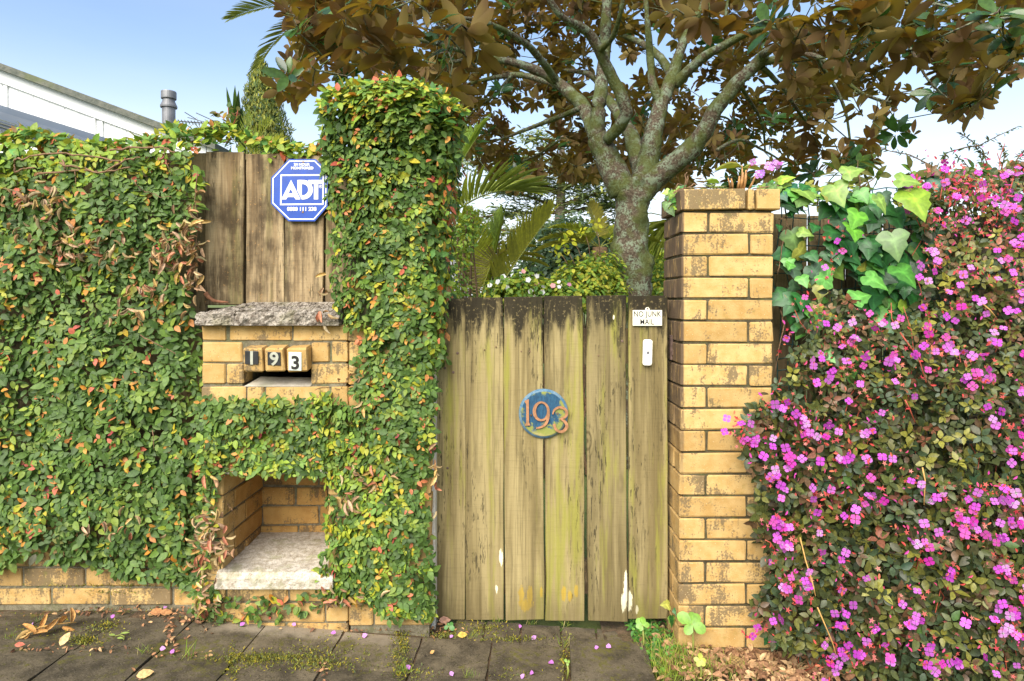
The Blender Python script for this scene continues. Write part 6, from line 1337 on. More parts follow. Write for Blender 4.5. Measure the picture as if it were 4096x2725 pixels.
c = pick([(0.075, 0.12, 0.04), (0.15, 0.19, 0.045), (0.24, 0.25, 0.05), (0.30, 0.29, 0.05)], [3, 4, 3, 2], m)[0]
V, T, C = scatter(SPRAY, pp, frames(d + rng.normal(0, .4, (m, 3)), d * 0.6 + rng.normal(0, .3, (m, 3)) + (0, 0, .8)), rng.uniform(.075, .14, m) * (1 + 0.5 * tone), c); put('crown', mesh_np('crown', V, T, C), cf, M['needle'], kind='stuff')
# hedge and trees closing the back of the garden
bush('hedge', 'tall green hedge closing the back of the garden beyond the gate', 'hedge', [(1500 + 190 * i, 1120 + 20 * (i % 2), 16, 150, 110) for i in range(9)], 5200, 0.17, [(0.07, 0.13, 0.035), (0.12, 0.18, 0.05), (0.05, 0.09, 0.03), (0.18, 0.22, 0.06)], [4, 3, 3, 1], stem=False)

# ------------------------------------------------------------------ shrubs above the right hand fence
def sprigs(name, label, cat, lines, leaf_n, size, cols, w, tmpl=LANCE, mat='green', stemr=0.004, matS='twig', whorl=False):
    th_ = thing(name, label, cat, (*P(*lines[0][0])[:2], 0.0))
    for ln in lines:
        q = [P(*p) for p in ln]; put('stem', MB().tube(q, np.linspace(stemr, stemr * .4, len(q)), 5).mesh('stem', True), th_, M[matS])
        A = np.array(q); m = leaf_n; f = rng.uniform(0.1, 1, m) * (len(A) - 1); i = np.minimum(f.astype(int), len(A) - 2); p_ = A[i] + (A[i + 1] - A[i]) * (f - i)[:, None]; d = unit(A[i + 1] - A[i])
        t = unit(d * 0.7 + rng.normal(0, .7, (m, 3)) * (1, .6, 1)); c, _ = pick(cols, w, m); R_ = frames(np.array((0, -.5, .7)) + rng.normal(0, .5, (m, 3)), t); leaf_parts(th_, 'leaf', tmpl, p_, R_, size * rng.uniform(.7, 1.2, m), c, M[mat])
    return th_
DK = [(0.05, 0.085, 0.02), (0.09, 0.12, 0.025), (0.13, 0.17, 0.03)]
sprigs('thorny_shrub', 'thin twiggy shrub with tiny dark leaves against the sky at the far right', 'shrub', [
    [(3980, 780, 3.4), (3960, 690, 3.4), (3930, 600, 3.4), (3880, 560, 3.4), (3840, 530, 3.4)], [(3960, 640, 3.4), (3900, 590, 3.4), (3990, 545, 3.4), (4075, 505, 3.4)], [(3930, 580, 3.4), (3860, 590, 3.4), (3790, 610, 3.4), (3760, 640, 3.4)], [(3780, 700, 3.4), (3720, 660, 3.4), (3640, 620, 3.4), (3560, 605, 3.4), (3520, 590, 3.4)], [(3980, 760, 3.4), (4010, 690, 3.4), (4060, 660, 3.4), (4120, 640, 3.4)], [(3960, 720, 3.4), (3930, 660, 3.4), (3920, 610, 3.4)], [(4000, 700, 3.4), (4020, 620, 3.4), (4000, 570, 3.4)], [(3990, 740, 3.4), (4080, 710, 3.4), (4150, 680, 3.4)], [(3950, 700, 3.4), (3890, 690, 3.4), (3850, 640, 3.4), (3830, 630, 3.4)], [(4040, 680, 3.4), (4080, 620, 3.4), (4110, 590, 3.4)]], 42, 0.026, DK, [4, 3, 1])
sprigs('lance_leaf_shrub', 'olive shrub with long narrow leaves rising behind the netting right of the pillar', 'shrub', [
    [(3440, 790, 3.2), (3440, 720, 3.2), (3430, 680, 3.2), (3432, 640, 3.2)], [(3440, 770, 3.2), (3400, 740, 3.2), (3360, 690, 3.2), (3340, 675, 3.2)], [(3440, 750, 3.2), (3490, 720, 3.2), (3520, 690, 3.2)], [(3430, 780, 3.2), (3380, 760, 3.2), (3350, 740, 3.2)]], 11, 0.105, [(0.14, 0.18, 0.035), (0.20, 0.23, 0.05), (0.09, 0.13, 0.03)], [3, 2, 2])
sprigs('umbrella_shrub', 'green shrub with spreading finger leaves behind the flowers at the fence top', 'shrub', [
    [(3660 + 75 * i, 790, 3.1), (3655 + 75 * i, 720 + 12 * (i % 3), 3.1), (3640 + 78 * i + 20 * (i % 2), 672 + 16 * (i % 3), 3.1)] for i in range(7)], 16, 0.075, [(0.10, 0.17, 0.04), (0.16, 0.24, 0.05), (0.07, 0.12, 0.03)], [3, 2, 2], tmpl=OV)
sprigs('light_shrub', 'light yellow green leafy sprigs just behind the netting top right of the pillar', 'shrub', [
    [(3150 + 60 * i, 840, 3.0), (3155 + 58 * i, 770, 3.0), (3165 + 58 * i + 10 * (i % 2), 725 + 15 * (i % 3), 3.0)] for i in range(5)], 22, 0.032, [(0.30, 0.38, 0.05), (0.20, 0.30, 0.04), (0.36, 0.38, 0.06)], [3, 2, 2], tmpl=OVS)
sprigs('wall_top_sprig', 'thin sprig with small reddish green leaves on the wall top left of the palm spears', 'plant', [
    [(925, 545, 2.9), (915, 490, 2.9), (912, 430, 2.9)], [(915, 500, 2.9), (890, 470, 2.9), (862, 450, 2.9)], [(918, 510, 2.9), (890, 495, 2.9), (868, 490, 2.9)], [(925, 520, 2.9), (945, 470, 2.9), (952, 440, 2.9)], [(920, 540, 2.9), (880, 540, 2.9), (860, 545, 2.9)]], 10, 0.032, [(0.10, 0.14, 0.03), (0.30, 0.26, 0.04), (0.22, 0.12, 0.05)], [4, 2, 1], tmpl=OVS, stemr=0.0025, matS='redstem')

# ------------------------------------------------------------------ plants on top of the right pillar
cz = zc1
orc = thing('orchid', 'orchid with cane stems and sprays of lilac flowers on top of the brick pillar', 'plant', P(2960, 755, 2.62))
M['cane'] = m_plain('orchid_cane', (0.42, 0.22, 0.08), 0.5, 0.4, 0.25, 60)
for (u0, v0, u1, v1, r) in ((2960, 758, 2972, 690, 11), (2975, 758, 2985, 680, 10), (2950, 758, 2958, 705, 9), (2995, 758, 3022, 705, 8), (2930, 758, 2925, 715, 8), (2920, 756, 2912, 712, 6), (2968, 760, 2968, 660, 7)): put('cane', MB().tube([P(u0, v0, 2.62), P((u0 + u1) / 2 + 2, (v0 + v1) / 2, 2.61), P(u1, v1, 2.60)], [r * .5 * 2.62 / F, r * .6 * 2.62 / F, r * .35 * 2.62 / F], 7).mesh('cane', True), orc, M['cane'])
for (u0, v0, u1, v1, w, c) in ((2968, 670, 2880, 640, 0.022, (0.52, 0.24, 0.07)), (2970, 672, 2860, 690, 0.02, (0.30, 0.34, 0.06)), (2972, 672, 3070, 640, 0.018, (0.30, 0.32, 0.08)), (2968, 668, 2915, 645, 0.02, (0.38, 0.36, 0.06)), (2880, 730, 2830, 690, 0.016, (0.24, 0.36, 0.05)), (2880, 735, 2838, 705, 0.016, (0.20, 0.32, 0.05))):
    a, e = P(u0, v0, 2.6), P(u1, v1, 2.58); L = np.linalg.norm(e - a); V, T, C = scatter(leaf_template([(0.2, 0.4), (0.5, 0.5), (0.8, 0.3)], 0.4, 0.15), a[None], frames(np.array((0.1, -.5, 1.0))[None], (e - a)[None] + (0, 0, 0.02)), np.array([[w, L, L]]), np.array([c])); put('leaf', mesh_np('leaf', V, T, C), orc, M['green'])
for ln in ([(2985, 690), (3000, 665), (3040, 660), (3075, 655), (3110, 655)], [(2985, 690), (2998, 668), (3012, 650)]): put('flower_stem', MB().tube([P(a, b, 2.58) for a, b in ln], 0.0016, 5).mesh('flower_stem', True), orc, M['redstem'])
fu = [(3075, 655), (3090, 662), (3100, 650), (3112, 660), (3085, 672), (3122, 655), (3105, 672), (3070, 668), (3035, 690), (3045, 700), (3030, 704), (3050, 688), (3012, 648), (3095, 648)]
p_ = np.array([P(a, b, 2.57 + rng.uniform(-.01, .01)) for a, b in fu]); leaf_parts(orc, 'flower', FL, p_, frames(np.array((0, -1, .2)) + rng.normal(0, .4, (len(fu), 3)), rng.normal(0, 1, (len(fu), 3))), rng.uniform(.020, .028, len(fu)), pick([(0.60, 0.26, 0.66), (0.52, 0.16, 0.58)], [2, 1], len(fu))[0], M['petal'], FC)
suc = thing('succulents', 'clump of pale grey pink succulent rosettes along the pillar top left of the orchid', 'plant', P(2790, 755, 2.62))
for (u, v, s, c) in ((2805, 725, .03, (0.36, 0.24, 0.25)), (2795, 712, .022, (0.34, 0.22, 0.24)), (2850, 748, .035, (0.42, 0.50, 0.40)), (2835, 740, .03, (0.46, 0.54, 0.42)), (2875, 746, .028, (0.40, 0.50, 0.36)), (2760, 750, .022, (0.42, 0.34, 0.28)), (2815, 752, .024, (0.34, 0.42, 0.26)), (2890, 752, .024, (0.30, 0.40, 0.2))):
    m = 14; a = np.arange(m) * 2.4; f = np.linspace(.2, 1, m); d = np.stack((np.cos(a) * f, np.sin(a) * f, 1.1 - f * .7), -1); V, T, C = scatter(OVS, np.repeat(P(u, v + 6, 2.60)[None], m, 0), frames(np.array((0, -0.2, 1.0)) - d * .4, d), s * (0.5 + .6 * f), np.array(c)[None] * rng.uniform(.85, 1.15, (m, 1))); put('rosette', mesh_np('rosette', V, T, C), suc, M['green'])
for ln in ([(2735, 756), (2745, 720), (2740, 700), (2748, 690)], [(2740, 756), (2765, 745), (2775, 735), (2790, 740)], [(2750, 756), (2800, 750), (2850, 752), (2905, 746)], [(2700, 760), (2712, 735), (2730, 742)], [(2745, 740), (2752, 715), (2750, 705)]): put('stem', MB().tube([P(a, b, 2.6) for a, b in ln], 0.0025, 5).mesh('stem', True), suc, M['vine'])
uv = np.concatenate((area_pts([(2660, 770), (2730, 740), (2740, 790), (2690, 880), (2650, 850)], 34), area_pts([(3000, 735), (3130, 720), (3135, 765), (3010, 760)], 16)))
pt = Pn(uv[:, 0], uv[:, 1], 2.6 + rng.uniform(-.02, .14, len(uv))); m = len(uv)
trl = thing('trailing_creeper', 'small leaved creeper trailing over the left edge of the pillar cap', 'creeper', P(2690, 800, 2.65))
V0 = frames(np.array((-.3, -1, .4)) + rng.normal(0, .5, (m, 3)), rng.normal(0, 1, (m, 3)) + (0, 0, -.6)); leaf_parts(trl, 'leaf', IV, pt, V0, rng.uniform(.018, .042, m), pick([(0.12, 0.24, 0.05), (0.26, 0.38, 0.06), (0.06, 0.15, 0.05)], [3, 3, 2], m)[0], M['ivy'], IVC)
for ln in ([(2745, 750), (2700, 765), (2680, 800), (2670, 850)], [(2740, 752), (2690, 775), (2665, 830)], [(3010, 756), (3070, 748), (3120, 742), (3142, 735)], [(3085, 808), (3110, 822), (3118, 840)]): put('stem', MB().tube([P(a, b, 2.545 if a > 3080 and b > 790 else 2.6) for a, b in ln], 0.0022, 5).mesh('stem', True), trl, M['vine'])

# ------------------------------------------------------------------ neighbouring house, its lean-to, flue and aerial
M['white_board'] = m_plain('white_weatherboard', (0.80, 0.80, 0.79), 0.6, 0.3, 0.03, 4, bump=0.05)
M['roof_edge'] = m_concrete('roof_edge', (0.10, 0.11, 0.09), (0.16, 0.16, 0.13), (0.05, 0.05, 0.04), (0.13, 0.15, 0.05), 0.5, 0.3, 0.3)
M['roof_blue'] = m_plain('blue_grey_roof', (0.055, 0.08, 0.115), 0.45, 0.5, 0.1, 3)
DH = 9.0
hs = thing('house', 'white gabled neighbouring house with dark roof edge at the left', 'house', (*P(100, 1200, DH)[:2], 0))
def quad_slab(pts, D0, D1):
    "photo outline given thickness from D0 to D1 (real distance)"
    f = [P(u, v, D0) for u, v in pts]; b = [p + np.array((0, D1 - D0, 0)) for p in f]; n = len(f)
    return MB().add(f + b, [tuple(range(n)), tuple(range(2 * n - 1, n - 1, -1))] + [(i, (i + 1) % n, n + (i + 1) % n, n + i) for i in range(n)])
RL = lambda u: 258 + (u - 0) * (512 - 258) / 683.0          # roof edge row at column u
put('wall', quad_slab([(-900, RL(-900) + 60), (830, RL(830) + 60), (830, 1200), (-900, 1200)], DH + .05, DH + 0.25).mesh('wall'), hs, M['white_board'])
put('barge_board', quad_slab([(-900, RL(-900) + 22), (850, RL(850) + 22), (850, RL(850) + 72), (-900, RL(-900) + 72)], DH, DH + .045).mesh('barge_board'), hs, M['white_board'])
put('roof', quad_slab([(-900, RL(-900) - 6), (860, RL(860) - 6), (860, RL(860) + 20), (-900, RL(-900) + 20)], DH - .12, DH + 7).mesh('roof'), hs, M['roof_edge'])
for (u, w) in ((22, 12), (375, 11), (405, 9), (-330, 12), (-360, 12)): put('batten', quad_slab([(u - w / 2, RL(u) + 74), (u + w / 2, RL(u) + 76), (u + w / 2, 900), (u - w / 2, 900)], DH + .025, DH + .049).mesh('batten'), hs, M['white_board'])
for k in range(-4, 12):
    u = 70 + k * 62
    if u < 820: put('board_joint', quad_slab([(u - 1, RL(u) + 76), (u + 1, RL(u) + 77), (u + 1, 900), (u - 1, 900)], DH + .044, DH + .049).mesh('board_joint'), hs, m_plain('joint_grey', (0.77, 0.77, 0.77), 0.7) if k == -4 else bpy.data.materials['joint_grey'])
lt = thing('lean_to', 'low blue grey corrugated lean-to roof in front of the white gable', 'building', (*P(0, 1200, 8.2)[:2], 0))
def lean_roof():
    "corrugated sheet falling to the right"
    V, Fc = [], []; n = 60
    a0, a1 = P(-500, 330, 8.2), P(360, 598, 8.2)
    for i in range(n + 1):
        f = i / n; e = a0 + (a1 - a0) * f
        for d in (0, 0.1): V.append((e[0], e[1], e[2] - d)); 
        V.append((e[0], e[1] + 0.7, e[2] + 0.24)); V.append((e[0], e[1] + 0.7, e[2] + 0.20))
    for i in range(n):
        for k in range(4): Fc.append((i * 4 + k, i * 4 + (k + 1) % 4, i * 4 + 4 + (k + 1) % 4, i * 4 + 4 + k))
    return mesh_pd('roof', V, Fc)
put('roof', lean_roof(), lt, M['roof_blue'])
for k in range(3): put('roof_rib', quad_slab([(-500, 352 + 13 * k - 30), (350, 617 + 13 * k - 30), (350, 620 + 13 * k - 30), (-500, 355 + 13 * k - 30)], 8.17 - .004 * k, 8.19).mesh('roof_rib'), lt, M['roof_edge'])
put('fascia', quad_slab([(-500, 392), (330, 650), (330, 1200), (-500, 1200)], 8.26, 8.4).mesh('fascia'), lt, M['white_board'])
ch = thing('chimney_flue', 'round grey metal flue with a flared cowl beside the roof edge', 'chimney', (*P(675, 560, 9.4)[:2], 0)); DCH = 9.4
def lathe(prof, u, D, n=24):
    V, Fc = [], []
    for (v, w) in prof: c = P(u, v, D); r = w * D / F / 2; V += [(c[0] + r * math.cos(t), c[1] + r * math.sin(t), c[2]) for t in np.linspace(0, 2 * math.pi, n, endpoint=False)]
    for i in range(len(prof) - 1): Fc += [(i * n + k, i * n + (k + 1) % n, (i + 1) * n + (k + 1) % n, (i + 1) * n + k) for k in range(n)]
    Fc.append(tuple(range(n))); Fc.append(tuple((len(prof) - 1) * n + k for k in range(n))); return mesh_pd('lathe', V, Fc, False)
M['zinc'] = m_plain('zinc', (0.20, 0.20, 0.205), 0.5, 0.5, 0.25, 5, metal=0.3)
for nm, pf in (('pipe', [(1300, 49), (428, 49)]), ('cowl', [(432, 62), (425, 63), (408, 48), (398, 44), (396, 44)]), ('cap', [(397, 56), (394, 57), (370, 57), (367, 55)])): me = lathe(pf, 675, DCH); me.name = nm; put(nm, me, ch, M['zinc'])
an = thing('television_aerial', 'thin metal television aerial on a mast beside the flue', 'aerial', (*P(824, 600, 9)[:2], 0)); M['alu'] = m_plain('aluminium', (0.30, 0.31, 0.32), 0.4, 0.5, 0.15, metal=0.5)
al_ = lambda pts, r: MB().tube([P(*p) for p in pts], r, 5).mesh('rod')
put('mast', al_([(824, 900, 9), (824, 490, 9)], .010), an, M['alu']); put('boom', al_([(705, 485, 8.9), (872, 497, 9.1)], .010), an, M['alu'])
for k in range(9): u = 716 + 13 * k; put('element', al_([(u - 4, 478 + .07 * (u - 705), 8.8), (u + 5, 494 + .07 * (u - 705), 9.2)], .006), an, M['alu'])
for ln in ([(738, 449, 8.8), (792, 482, 9)], [(784, 452, 8.8), (868, 490, 9)], [(785, 470, 9), (800, 512, 9)], [(750, 470, 8.9), (860, 500, 9)], [(840, 480, 9), (872, 498, 9.2)]): put('element', al_(ln, .006), an, M['alu'])
# grey weatherboard house at the back of the garden
bh = thing('garden_house', 'grey weatherboard wall of a house glimpsed behind the young palm', 'house', (*P(1800, 1200, 9)[:2], 0))
put('wall', quad_slab([(1560, 950), (1880, 950), (1880, 1330), (1560, 1330)], 9.0, 9.2).mesh('wall'), bh, m_plain('grey_board', (0.42, 0.42, 0.46), 0.7, 0.3, 0.06, 4))
for k in range(14): put('weatherboard', quad_slab([(1560, 960 + 26 * k), (1880, 960 + 26 * k), (1880, 981 + 26 * k), (1560, 981 + 26 * k)], 8.97, 8.998).mesh('weatherboard'), bh, bpy.data.materials['grey_board'])

# ------------------------------------------------------------------ things on the ground
def gp_(u, v, lift=0.0):
    "point of the sloping ground seen at photo pixel (u, v)"
    k = (u - 2048) / F; s = (v - HV) / F; D = CZ / (s - 0.07 * k) if True else 0
    x = k * D; y = D + CY; return np.array((x, y, float(ground_z(x, y)) + lift))
# moss in the joints, on the slabs
M['moss'] = m_leaf('moss', 0.8, 0.2, spec=0.1, nscale=60, nvar=0.3)
mp = []
for (u, v, su, sv, m) in ((1080, 2635, 110, 9, 800), (1250, 2660, 90, 14, 600), (1180, 2610, 120, 12, 160), (330, 2560, 30, 12, 260), (430, 2490, 40, 10, 160), (1010, 2650, 40, 22, 200), (930, 2660, 16, 40, 240), (400, 2540, 60, 25, 120), (200, 2500, 120, 25, 100), (1320, 2600, 60, 40, 160), (1600, 2640, 25, 60, 500), (1610, 2560, 15, 50, 300), (1950, 2520, 50, 16, 320), (1780, 2545, 40, 8, 200), (2060, 2560, 80, 5, 260), (2260, 2640, 14, 50, 260), (1640, 2700, 60, 14, 160), (2050, 2700, 40, 14, 80), (880, 2480, 60, 10, 150), (1400, 2620, 60, 40, 90), (470, 2345, 180, 4, 160), (450, 2370, 60, 4, 60), (560, 2420, 200, 8, 160)):
    uu, vv = rng.normal(u, su, m), rng.normal(v, sv, m)
    for a, b_ in zip(uu, vv):
        q = gp_(a, b_, 0.004)
        if b_ < 2400: q = P(a, b_, WD - 0.005)
        mp.append(q)
mp = np.array(mp); m = len(mp); MB_ = leaf_template([(0.4, 0.16), (0.7, 0.12)], 0.2, 0.2)
V, T, C = scatter(MB_, mp + rng.normal(0, .002, (m, 3)) * (1, 1, .3), frames(rng.normal(0, 1, (m, 3)), rng.normal(0, .7, (m, 3)) + (0, -.1, .7)), rng.uniform(.006, .014, m), pick([(0.24, 0.21, 0.02), (0.14, 0.15, 0.02), (0.32, 0.25, 0.03), (0.08, 0.09, 0.02)], [4, 3, 2, 2], m)[0]); tagit(put('moss', mesh_np('moss', V, T, C), None, M['moss']), kind='stuff')
# grass tufts
BL = leaf_template([(0.3, 0.020), (0.7, 0.015)], 0.5, 0.30)
def tuft(u, v, n, h, label, lift=0.0, spread=0.5, cols=None, D=None):
    p = gp_(u, v, lift) if D is None else P(u, v, D); t = thing('grass_tuft', label, 'grass', p); m = n
    d = rng.normal(0, spread, (m, 3)) * (1, 1, 0) + (0, 0, 1); pp = p + rng.normal(0, .008, (m, 3)) * (1.6, 1, 0)
    c, _ = pick(cols or [(0.20, 0.30, 0.03), (0.30, 0.34, 0.05), (0.12, 0.22, 0.03), (0.45, 0.36, 0.15)], [4, 3, 3, 1], m)
    V, T, C = scatter(BL, pp, frames(rng.normal(0, 1, (m, 3)) * (1, 1, .3) + (0, -.5, .2), d), h * rng.uniform(.5, 1.1, m), c); put('blades', mesh_np('blades', V, T, C), t, M['green'])
for (u, v, n, h, lb_) in ((748, 2640, 7, .075, 'slim single grass tuft standing in the joint below the niche'), (580, 2615, 16, .05, 'low grass tuft spreading along the slab joint left of the niche'), (840, 2640, 14, .032, 'short pale grass tuft in the joint right of the slim tuft'), (160, 2465, 14, .03, 'small grass tuft below the dark foot of the brick wall'), (1985, 2490, 26, .04, 'grass tuft at the foot of the second gate plank'), (2120, 2502, 22, .035, 'flat grass tuft under the middle of the gate'), (2260, 2505, 22, .06, 'wispy grass tuft under the fifth gate plank'), (1890, 2555, 24, .04, 'grass tuft between threshold stones and slab at the left'), (2265, 2590, 20, .055, 'grass tuft in the joint beside the raised slab'), (1612, 2690, 30, .05, 'yellowish grass tuft at the bottom joint below the creeper'), (1880, 2712, 30, .035, 'mossy grass tuft at the near edge of the second slab'), (45, 2545, 16, .035, 'grass tuft at the far left beside the pavement edge')): tuft(u, v, n, h, lb_)
gpos = []; 
for (u, v, su, sv, m) in ((2680, 2650, 70, 50, 700), (2780, 2690, 90, 30, 500), (2620, 2690, 40, 40, 300), (2720, 2560, 50, 60, 240), (2900, 2705, 120, 18, 120), (2850, 2500, 25, 60, 50)):
    uu, vv = rng.normal(u, su, m), rng.normal(v, sv, m); gpos += [gp_(a, b_, 0.0) for a, b_ in zip(uu, vv) if b_ > 2490 and a > 2520 + (b_ - 2540) * 0.55]
gpos = np.array(gpos); m = len(gpos); V, T, C = scatter(BL, gpos, frames(rng.normal(0, 1, (m, 3)) * (1, 1, .3) + (0, -.5, .2), rng.normal(0, .7, (m, 3)) * (1, 1, 0) + (0, 0, 1)), rng.uniform(.02, .075, m), pick([(0.28, 0.36, 0.04), (0.20, 0.31, 0.035), (0.42, 0.40, 0.08), (0.5, 0.4, 0.18)], [4, 4, 2, 1], m)[0]); tagit(put('grass', mesh_np('grass', V, T, C), None, M['green']), kind='stuff')
# creeping herb between slab and pillar
hp = []
for (u, v, su, sv, m) in ((2580, 2560, 38, 45, 420), (2620, 2600, 40, 40, 300), (2600, 2650, 35, 35, 160), (2560, 2520, 28, 25, 140), (2740, 2600, 30, 30, 40)):
    hp += [gp_(a, b_, rng.uniform(0.005, 0.035)) for a, b_ in zip(rng.normal(u, su, m), rng.normal(v, sv, m)) if b_ > 2485 and a > 2515 + max(0, (b_ - 2540)) * 0.55]
hp = np.array(hp); m = len(hp); V, T, C = scatter(OVS, hp, frames(np.array((0, -.4, .8)) + rng.normal(0, .4, (m, 3)), rng.normal(0, 1, (m, 3))), rng.uniform(.012, .026, m), pick([(0.09, 0.25, 0.045), (0.14, 0.32, 0.05), (0.06, 0.18, 0.04)], [3, 3, 2], m)[0]); tagit(put('ground_cover_leaves', mesh_np('ground_cover_leaves', V, T, C), None, M['green']), kind='stuff')
def weed(u, v, D, leaves, label, col=(0.20, 0.38, 0.05)):
    c0 = P(u, v, D); g = np.array((c0[0], c0[1], float(ground_z(c0[0], c0[1])))); t = thing('broadleaf_weed', label, 'weed', g)
    put('stem', MB().tube([g, (g + c0) / 2 + (.005, 0, 0), c0], [.004, .004, .003], 6).mesh('stem', True), t, M['frondstalk'])
    for (du, dv, s) in leaves:
        d = np.array((du, 0, -dv)) * D / F; L = np.linalg.norm(d); V, T, C = scatter(leaf_template([(0.2, 0.2), (0.5, 0.40), (0.8, 0.33), (0.94, 0.18)], 0.15, 0.15), c0[None], frames(np.array((rng.normal(0, .2), -1, .7))[None], d[None]), np.array([L * s]), np.array([col]) * rng.uniform(.85, 1.15)); put('leaf', mesh_np('leaf', V, T, C), t, M['ivy'])
weed(2768, 2495, 2.50, [(-48, -42, 1), (30, -38, 1), (48, 32, 1), (-10, 20, 1), (8, -50, .9), (-30, 45, .9), (10, -20, .7)], 'bright green broad leaved weed growing against the pillar foot')
weed(2570, 2502, 2.52, [(-22, -26, 1), (10, -32, 1), (28, -4, 1), (-10, 20, 1), (-30, 5, .9)], 'small round leaved weed beside the lower right corner of the gate')
weed(1795, 2505, 2.6, [(-18, 10, 1), (16, -14, 1), (22, 14, 1), (-4, -16, .8)], 'tiny weed with round green leaves below the left end of the gate', (0.10, 0.28, 0.05))
weed(2800, 2640, 2.36, [(-10, 25, 1), (24, 4, 1), (-24, -4, 1), (6, -26, 1), (18, 24, .9)], 'yellow green lobed seedling in the grass in front of the pillar', (0.42, 0.46, 0.06))
weed(1225, 2668, 2.3, [(-18, -6, 1), (16, -8, 1), (0, 10, 1), (8, -14, .8)], 'small clover like weed in the mossy joint at the bottom', (0.14, 0.30, 0.05))
weed(2268, 2650, 2.32, [(-10, -12, 1), (12, -6, 1), (4, 12, 1)], 'little bright green weed in the joint beside the raised slab', (0.22, 0.36, 0.05))
# litter of dry leaves and chips under the flowering shrub
CHIP = leaf_template([(0.3, 0.22), (0.7, 0.2)], 0.5, 0.35)
lp = []
for (u, v, su, sv, m) in ((3000, 2680, 150, 30, 700), (3250, 2700, 140, 22, 420), (2860, 2650, 60, 40, 300), (2950, 2620, 60, 30, 220), (2700, 2600, 60, 60, 130), (3150, 2660, 80, 30, 240), (3600, 2715, 200, 12, 200)):
    lp += [gp_(a, b_, rng.uniform(0.004, 0.022)) for a, b_ in zip(rng.normal(u, su, m), rng.normal(v, sv, m)) if b_ > 2520]
lp = np.array(lp); lp[:, 2] += 0.012; m = len(lp)
Rl = frames(np.array((0, -.3, .9)) + rng.normal(0, .5, (m, 3)), rng.normal(0, 1, (m, 3)) * (1, 1, .25)); cl_, _ = pick([(0.30, 0.16, 0.08), (0.42, 0.25, 0.12), (0.20, 0.10, 0.05), (0.52, 0.34, 0.17)], [4, 3, 3, 1.5], m)
V, T, C = scatter(CHIP, lp, Rl, rng.uniform(.014, .045, m), cl_); tagit(put('leaf_litter', mesh_np('leaf_litter', V, T, C), None, M['drl']), kind='stuff')
dv = []
for (u, v, su, sv, m) in ((430, 2425, 260, 7, 120), (700, 2460, 90, 18, 60), (800, 2490, 40, 30, 46), (1500, 2520, 130, 8, 40), (680, 2540, 10, 50, 40), (1730, 2520, 50, 12, 36), (300, 2598, 160, 5, 40), (700, 2625, 90, 8, 24), (2560, 2490, 40, 12, 20), (1290, 2690, 10, 30, 14), (560, 2700, 40, 10, 10)):
    dv += [gp_(a, b_, rng.uniform(0.002, 0.01)) for a, b_ in zip(rng.normal(u, su, m), rng.normal(v, sv, m)) if b_ > 2400]
dv = np.array(dv); m = len(dv); V, T, C = scatter(CHIP, dv, frames(np.array((0, -.3, .9)) + rng.normal(0, .5, (m, 3)), rng.normal(0, 1, (m, 3)) * (1, 1, .2)), rng.uniform(.008, .024, m), pick([(0.34, 0.17, 0.08), (0.46, 0.28, 0.13), (0.18, 0.09, 0.05)], [3, 2, 3], m)[0]); tagit(put('debris', mesh_np('debris', V, T, C), None, M['drl']), kind='stuff')
# curled dry twig of leaves lying on the slabs
dt = thing('dry_leaf_sprig', 'curled tan sprig of dead leaves lying on the slabs at the left', 'dead leaves', gp_(200, 2535, 0.01))
spn = [gp_(105, 2545, .015), gp_(160, 2530, .03), gp_(210, 2520, .03), gp_(260, 2505, .025), gp_(305, 2495, .02)]
put('stem', MB().tube(spn, [.003, .0035, .003, .002, .0015], 6).mesh('stem', True), dt, M['straw'])
for (u, v, s, a) in ((125, 2535, .05, 2.6), (160, 2520, .045, 1.2), (175, 2528, .05, .6), (205, 2515, .04, 1.8), (235, 2505, .055, 1.3), (250, 2515, .04, -.4), (285, 2490, .05, 1.4), (115, 2545, .04, 3.3), (190, 2535, .045, -2.6), (140, 2540, .05, 2.9)):
    V, T, C = scatter(DRY, gp_(u, v, .018)[None], frames(rng.normal(0, .6, (1, 3)) + (0, -.6, .6), np.array([[math.cos(a), .2, math.sin(a)]])), np.array([s]), np.array([(0.52, 0.28, 0.09)]) * rng.uniform(.8, 1.15)); put('leaf', mesh_np('leaf', V, T, C), dt, M['drl'])
for (u, v, s, a, c, lb_) in ((240, 2595, .05, 1.4, (0.62, 0.42, 0.2), 'pale dry leaf standing on edge in the joint at the left'), (600, 2450, .05, 0.1, (0.44, 0.2, 0.08), 'flat brown dead leaf by the wall foot left of the niche'), (640, 2452, .045, -.1, (0.42, 0.2, 0.08), 'brown dead leaf touching the flat one by the wall foot'), (545, 2720, .05, .5, (0.60, 0.38, 0.16), 'tan dead leaf at the bottom edge of the picture in a slab joint'), (1830, 2555, .04, .2, (0.60, 0.40, 0.08), 'yellow dead leaf by the threshold at the left of the gate'), (1720, 2628, .02, .9, (0.55, 0.3, 0.1), 'tiny tan dead leaf alone on the first slab below the gate'), (58, 2592, .03, .1, (0.55, 0.16, 0.10), 'red fallen leaf at the left end of the slab joint'), (1755, 2495, .05, .1, (0.44, 0.24, 0.16), 'pinkish brown leaf lying at the left foot of the gate')):
    V, T, C = scatter(OV, gp_(u, v, .012)[None], frames(np.array([(0.2, -.7, .7)]), np.array([[math.cos(a), .2, math.sin(a) * .6]])), np.array([s]), np.array([c])); o = put('fallen_leaf', mesh_np('fallen_leaf', V, T, C), None, M['drl']); tagit(o, lb_, 'leaf')
gl = thing('green_sprig', 'short green two leaved sprig dropped on the left slabs', 'sprig', gp_(478, 2545))
put('stem', MB().tube([gp_(460, 2548, .008), gp_(480, 2545, .010), gp_(497, 2550, .008), gp_(495, 2562, .006)], .002, 5).mesh('stem', True), gl, M['frondstalk'])
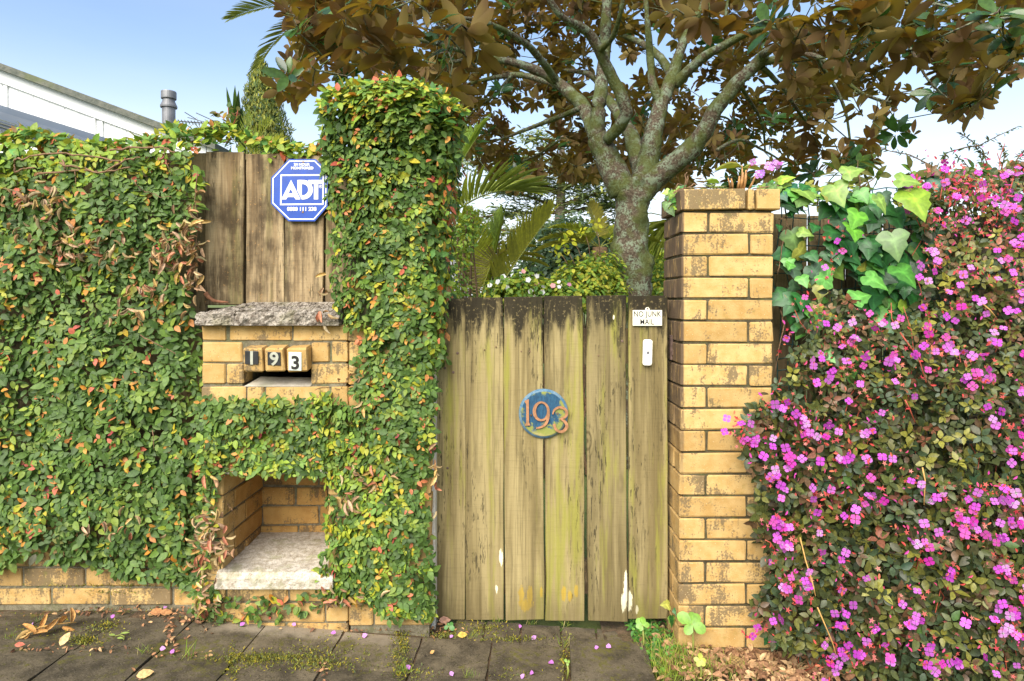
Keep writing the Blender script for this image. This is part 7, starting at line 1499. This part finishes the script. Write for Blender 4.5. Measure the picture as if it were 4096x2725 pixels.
for (u, v, a) in ((462, 2547, 3.4), (480, 2541, .3), (494, 2562, 3.3)): V, T, C = scatter(LANCE, gp_(u, v, .01)[None], frames(np.array([(0, -.5, .8)]), np.array([[math.cos(a), 0.3, math.sin(a) * .4]])), np.array([.03]), np.array([(0.32, 0.42, 0.10)])); put('leaf', mesh_np('leaf', V, T, C), gl, M['green'])
# fallen petals
pet = leaf_template([(0.3, 0.3), (0.7, 0.42)], 0.3, 0.2); pme = [mesh_np('petal', pet[0], pet[1], np.repeat(np.array([c]), len(pet[0]), 0)) for c in ((0.62, 0.30, 0.66), (0.58, 0.2, 0.6))]
for me in pme: me.materials.append(M['petal'])
for i, (u, v) in enumerate(((133, 2478), (458, 2452), (655, 2437), (980, 2503), (1167, 2508), (1323, 2545), (663, 2608), (695, 2610), (1470, 2550), (1625, 2674), (2145, 2556), (2215, 2668), (2098, 2710), (2135, 2707), (2445, 2643), (2395, 2640), (1812, 2553), (2078, 2525), (2655, 2658), (2676, 2628), (2680, 2690), (2815, 2670), (2655, 2690), (3060, 2655), (3010, 2680), (2880, 2660), (1800, 2700))):
    q = gp_(u, v, 0.048 if 2290 < u < 2600 and v > 2560 else 0.012); o = bpy.data.objects.new('petal', pme[i % 2]); COL.objects.link(o); a = rng.uniform(0, 6.28)
    o.matrix_basis = mat4(frames(np.array([(0, -.4, .9)]) + rng.normal(0, .2, (1, 3)), np.array([[math.cos(a), math.sin(a), 0.0]]))[0], q, rng.uniform(.016, .024)); pw = 'lying on the raised slab' if 2290 < u < 2600 and v > 2560 else 'in the litter by the pillar' if u > 2600 else 'on the slabs in front of the gate' if u > 1700 else 'on the slabs below the letterbox' if u > 900 else 'on the slabs at the left'
    tagit(o, 'small fallen mauve petal ' + pw, 'petal', 'fallen mauve petals ' + pw)
cone = thing('seed_cone', 'brown seed cone lying in the leaf litter in front of the pillar', 'cone', gp_(2945, 2690)); q = gp_(2945, 2690, .03); sc_ = MB()
for i in range(90):
    f = (i + .5) / 90; a = i * 2.4; r = .024 * math.sin(math.pi * (.08 + .87 * f)); x = (f - .5) * .055; c = q + np.array((x, r * math.cos(a), r * math.sin(a))); sc_.box(c[0] - .004, c[0] + .004, c[1] - .003, c[1] + .003, c[2] - .003, c[2] + .003, .001)
put('scales', sc_.mesh('scales'), cone, m_plain('cone_scale', (0.26, 0.17, 0.06), .8, .2, .3, 80)); put('core', MB().tube([q + (-.024, 0, 0), q + (-.01, 0, 0), q + (.012, 0, 0), q + (.025, 0, 0)], [.008, .02, .02, .006], 8).mesh('core', True), cone, M['twig'])
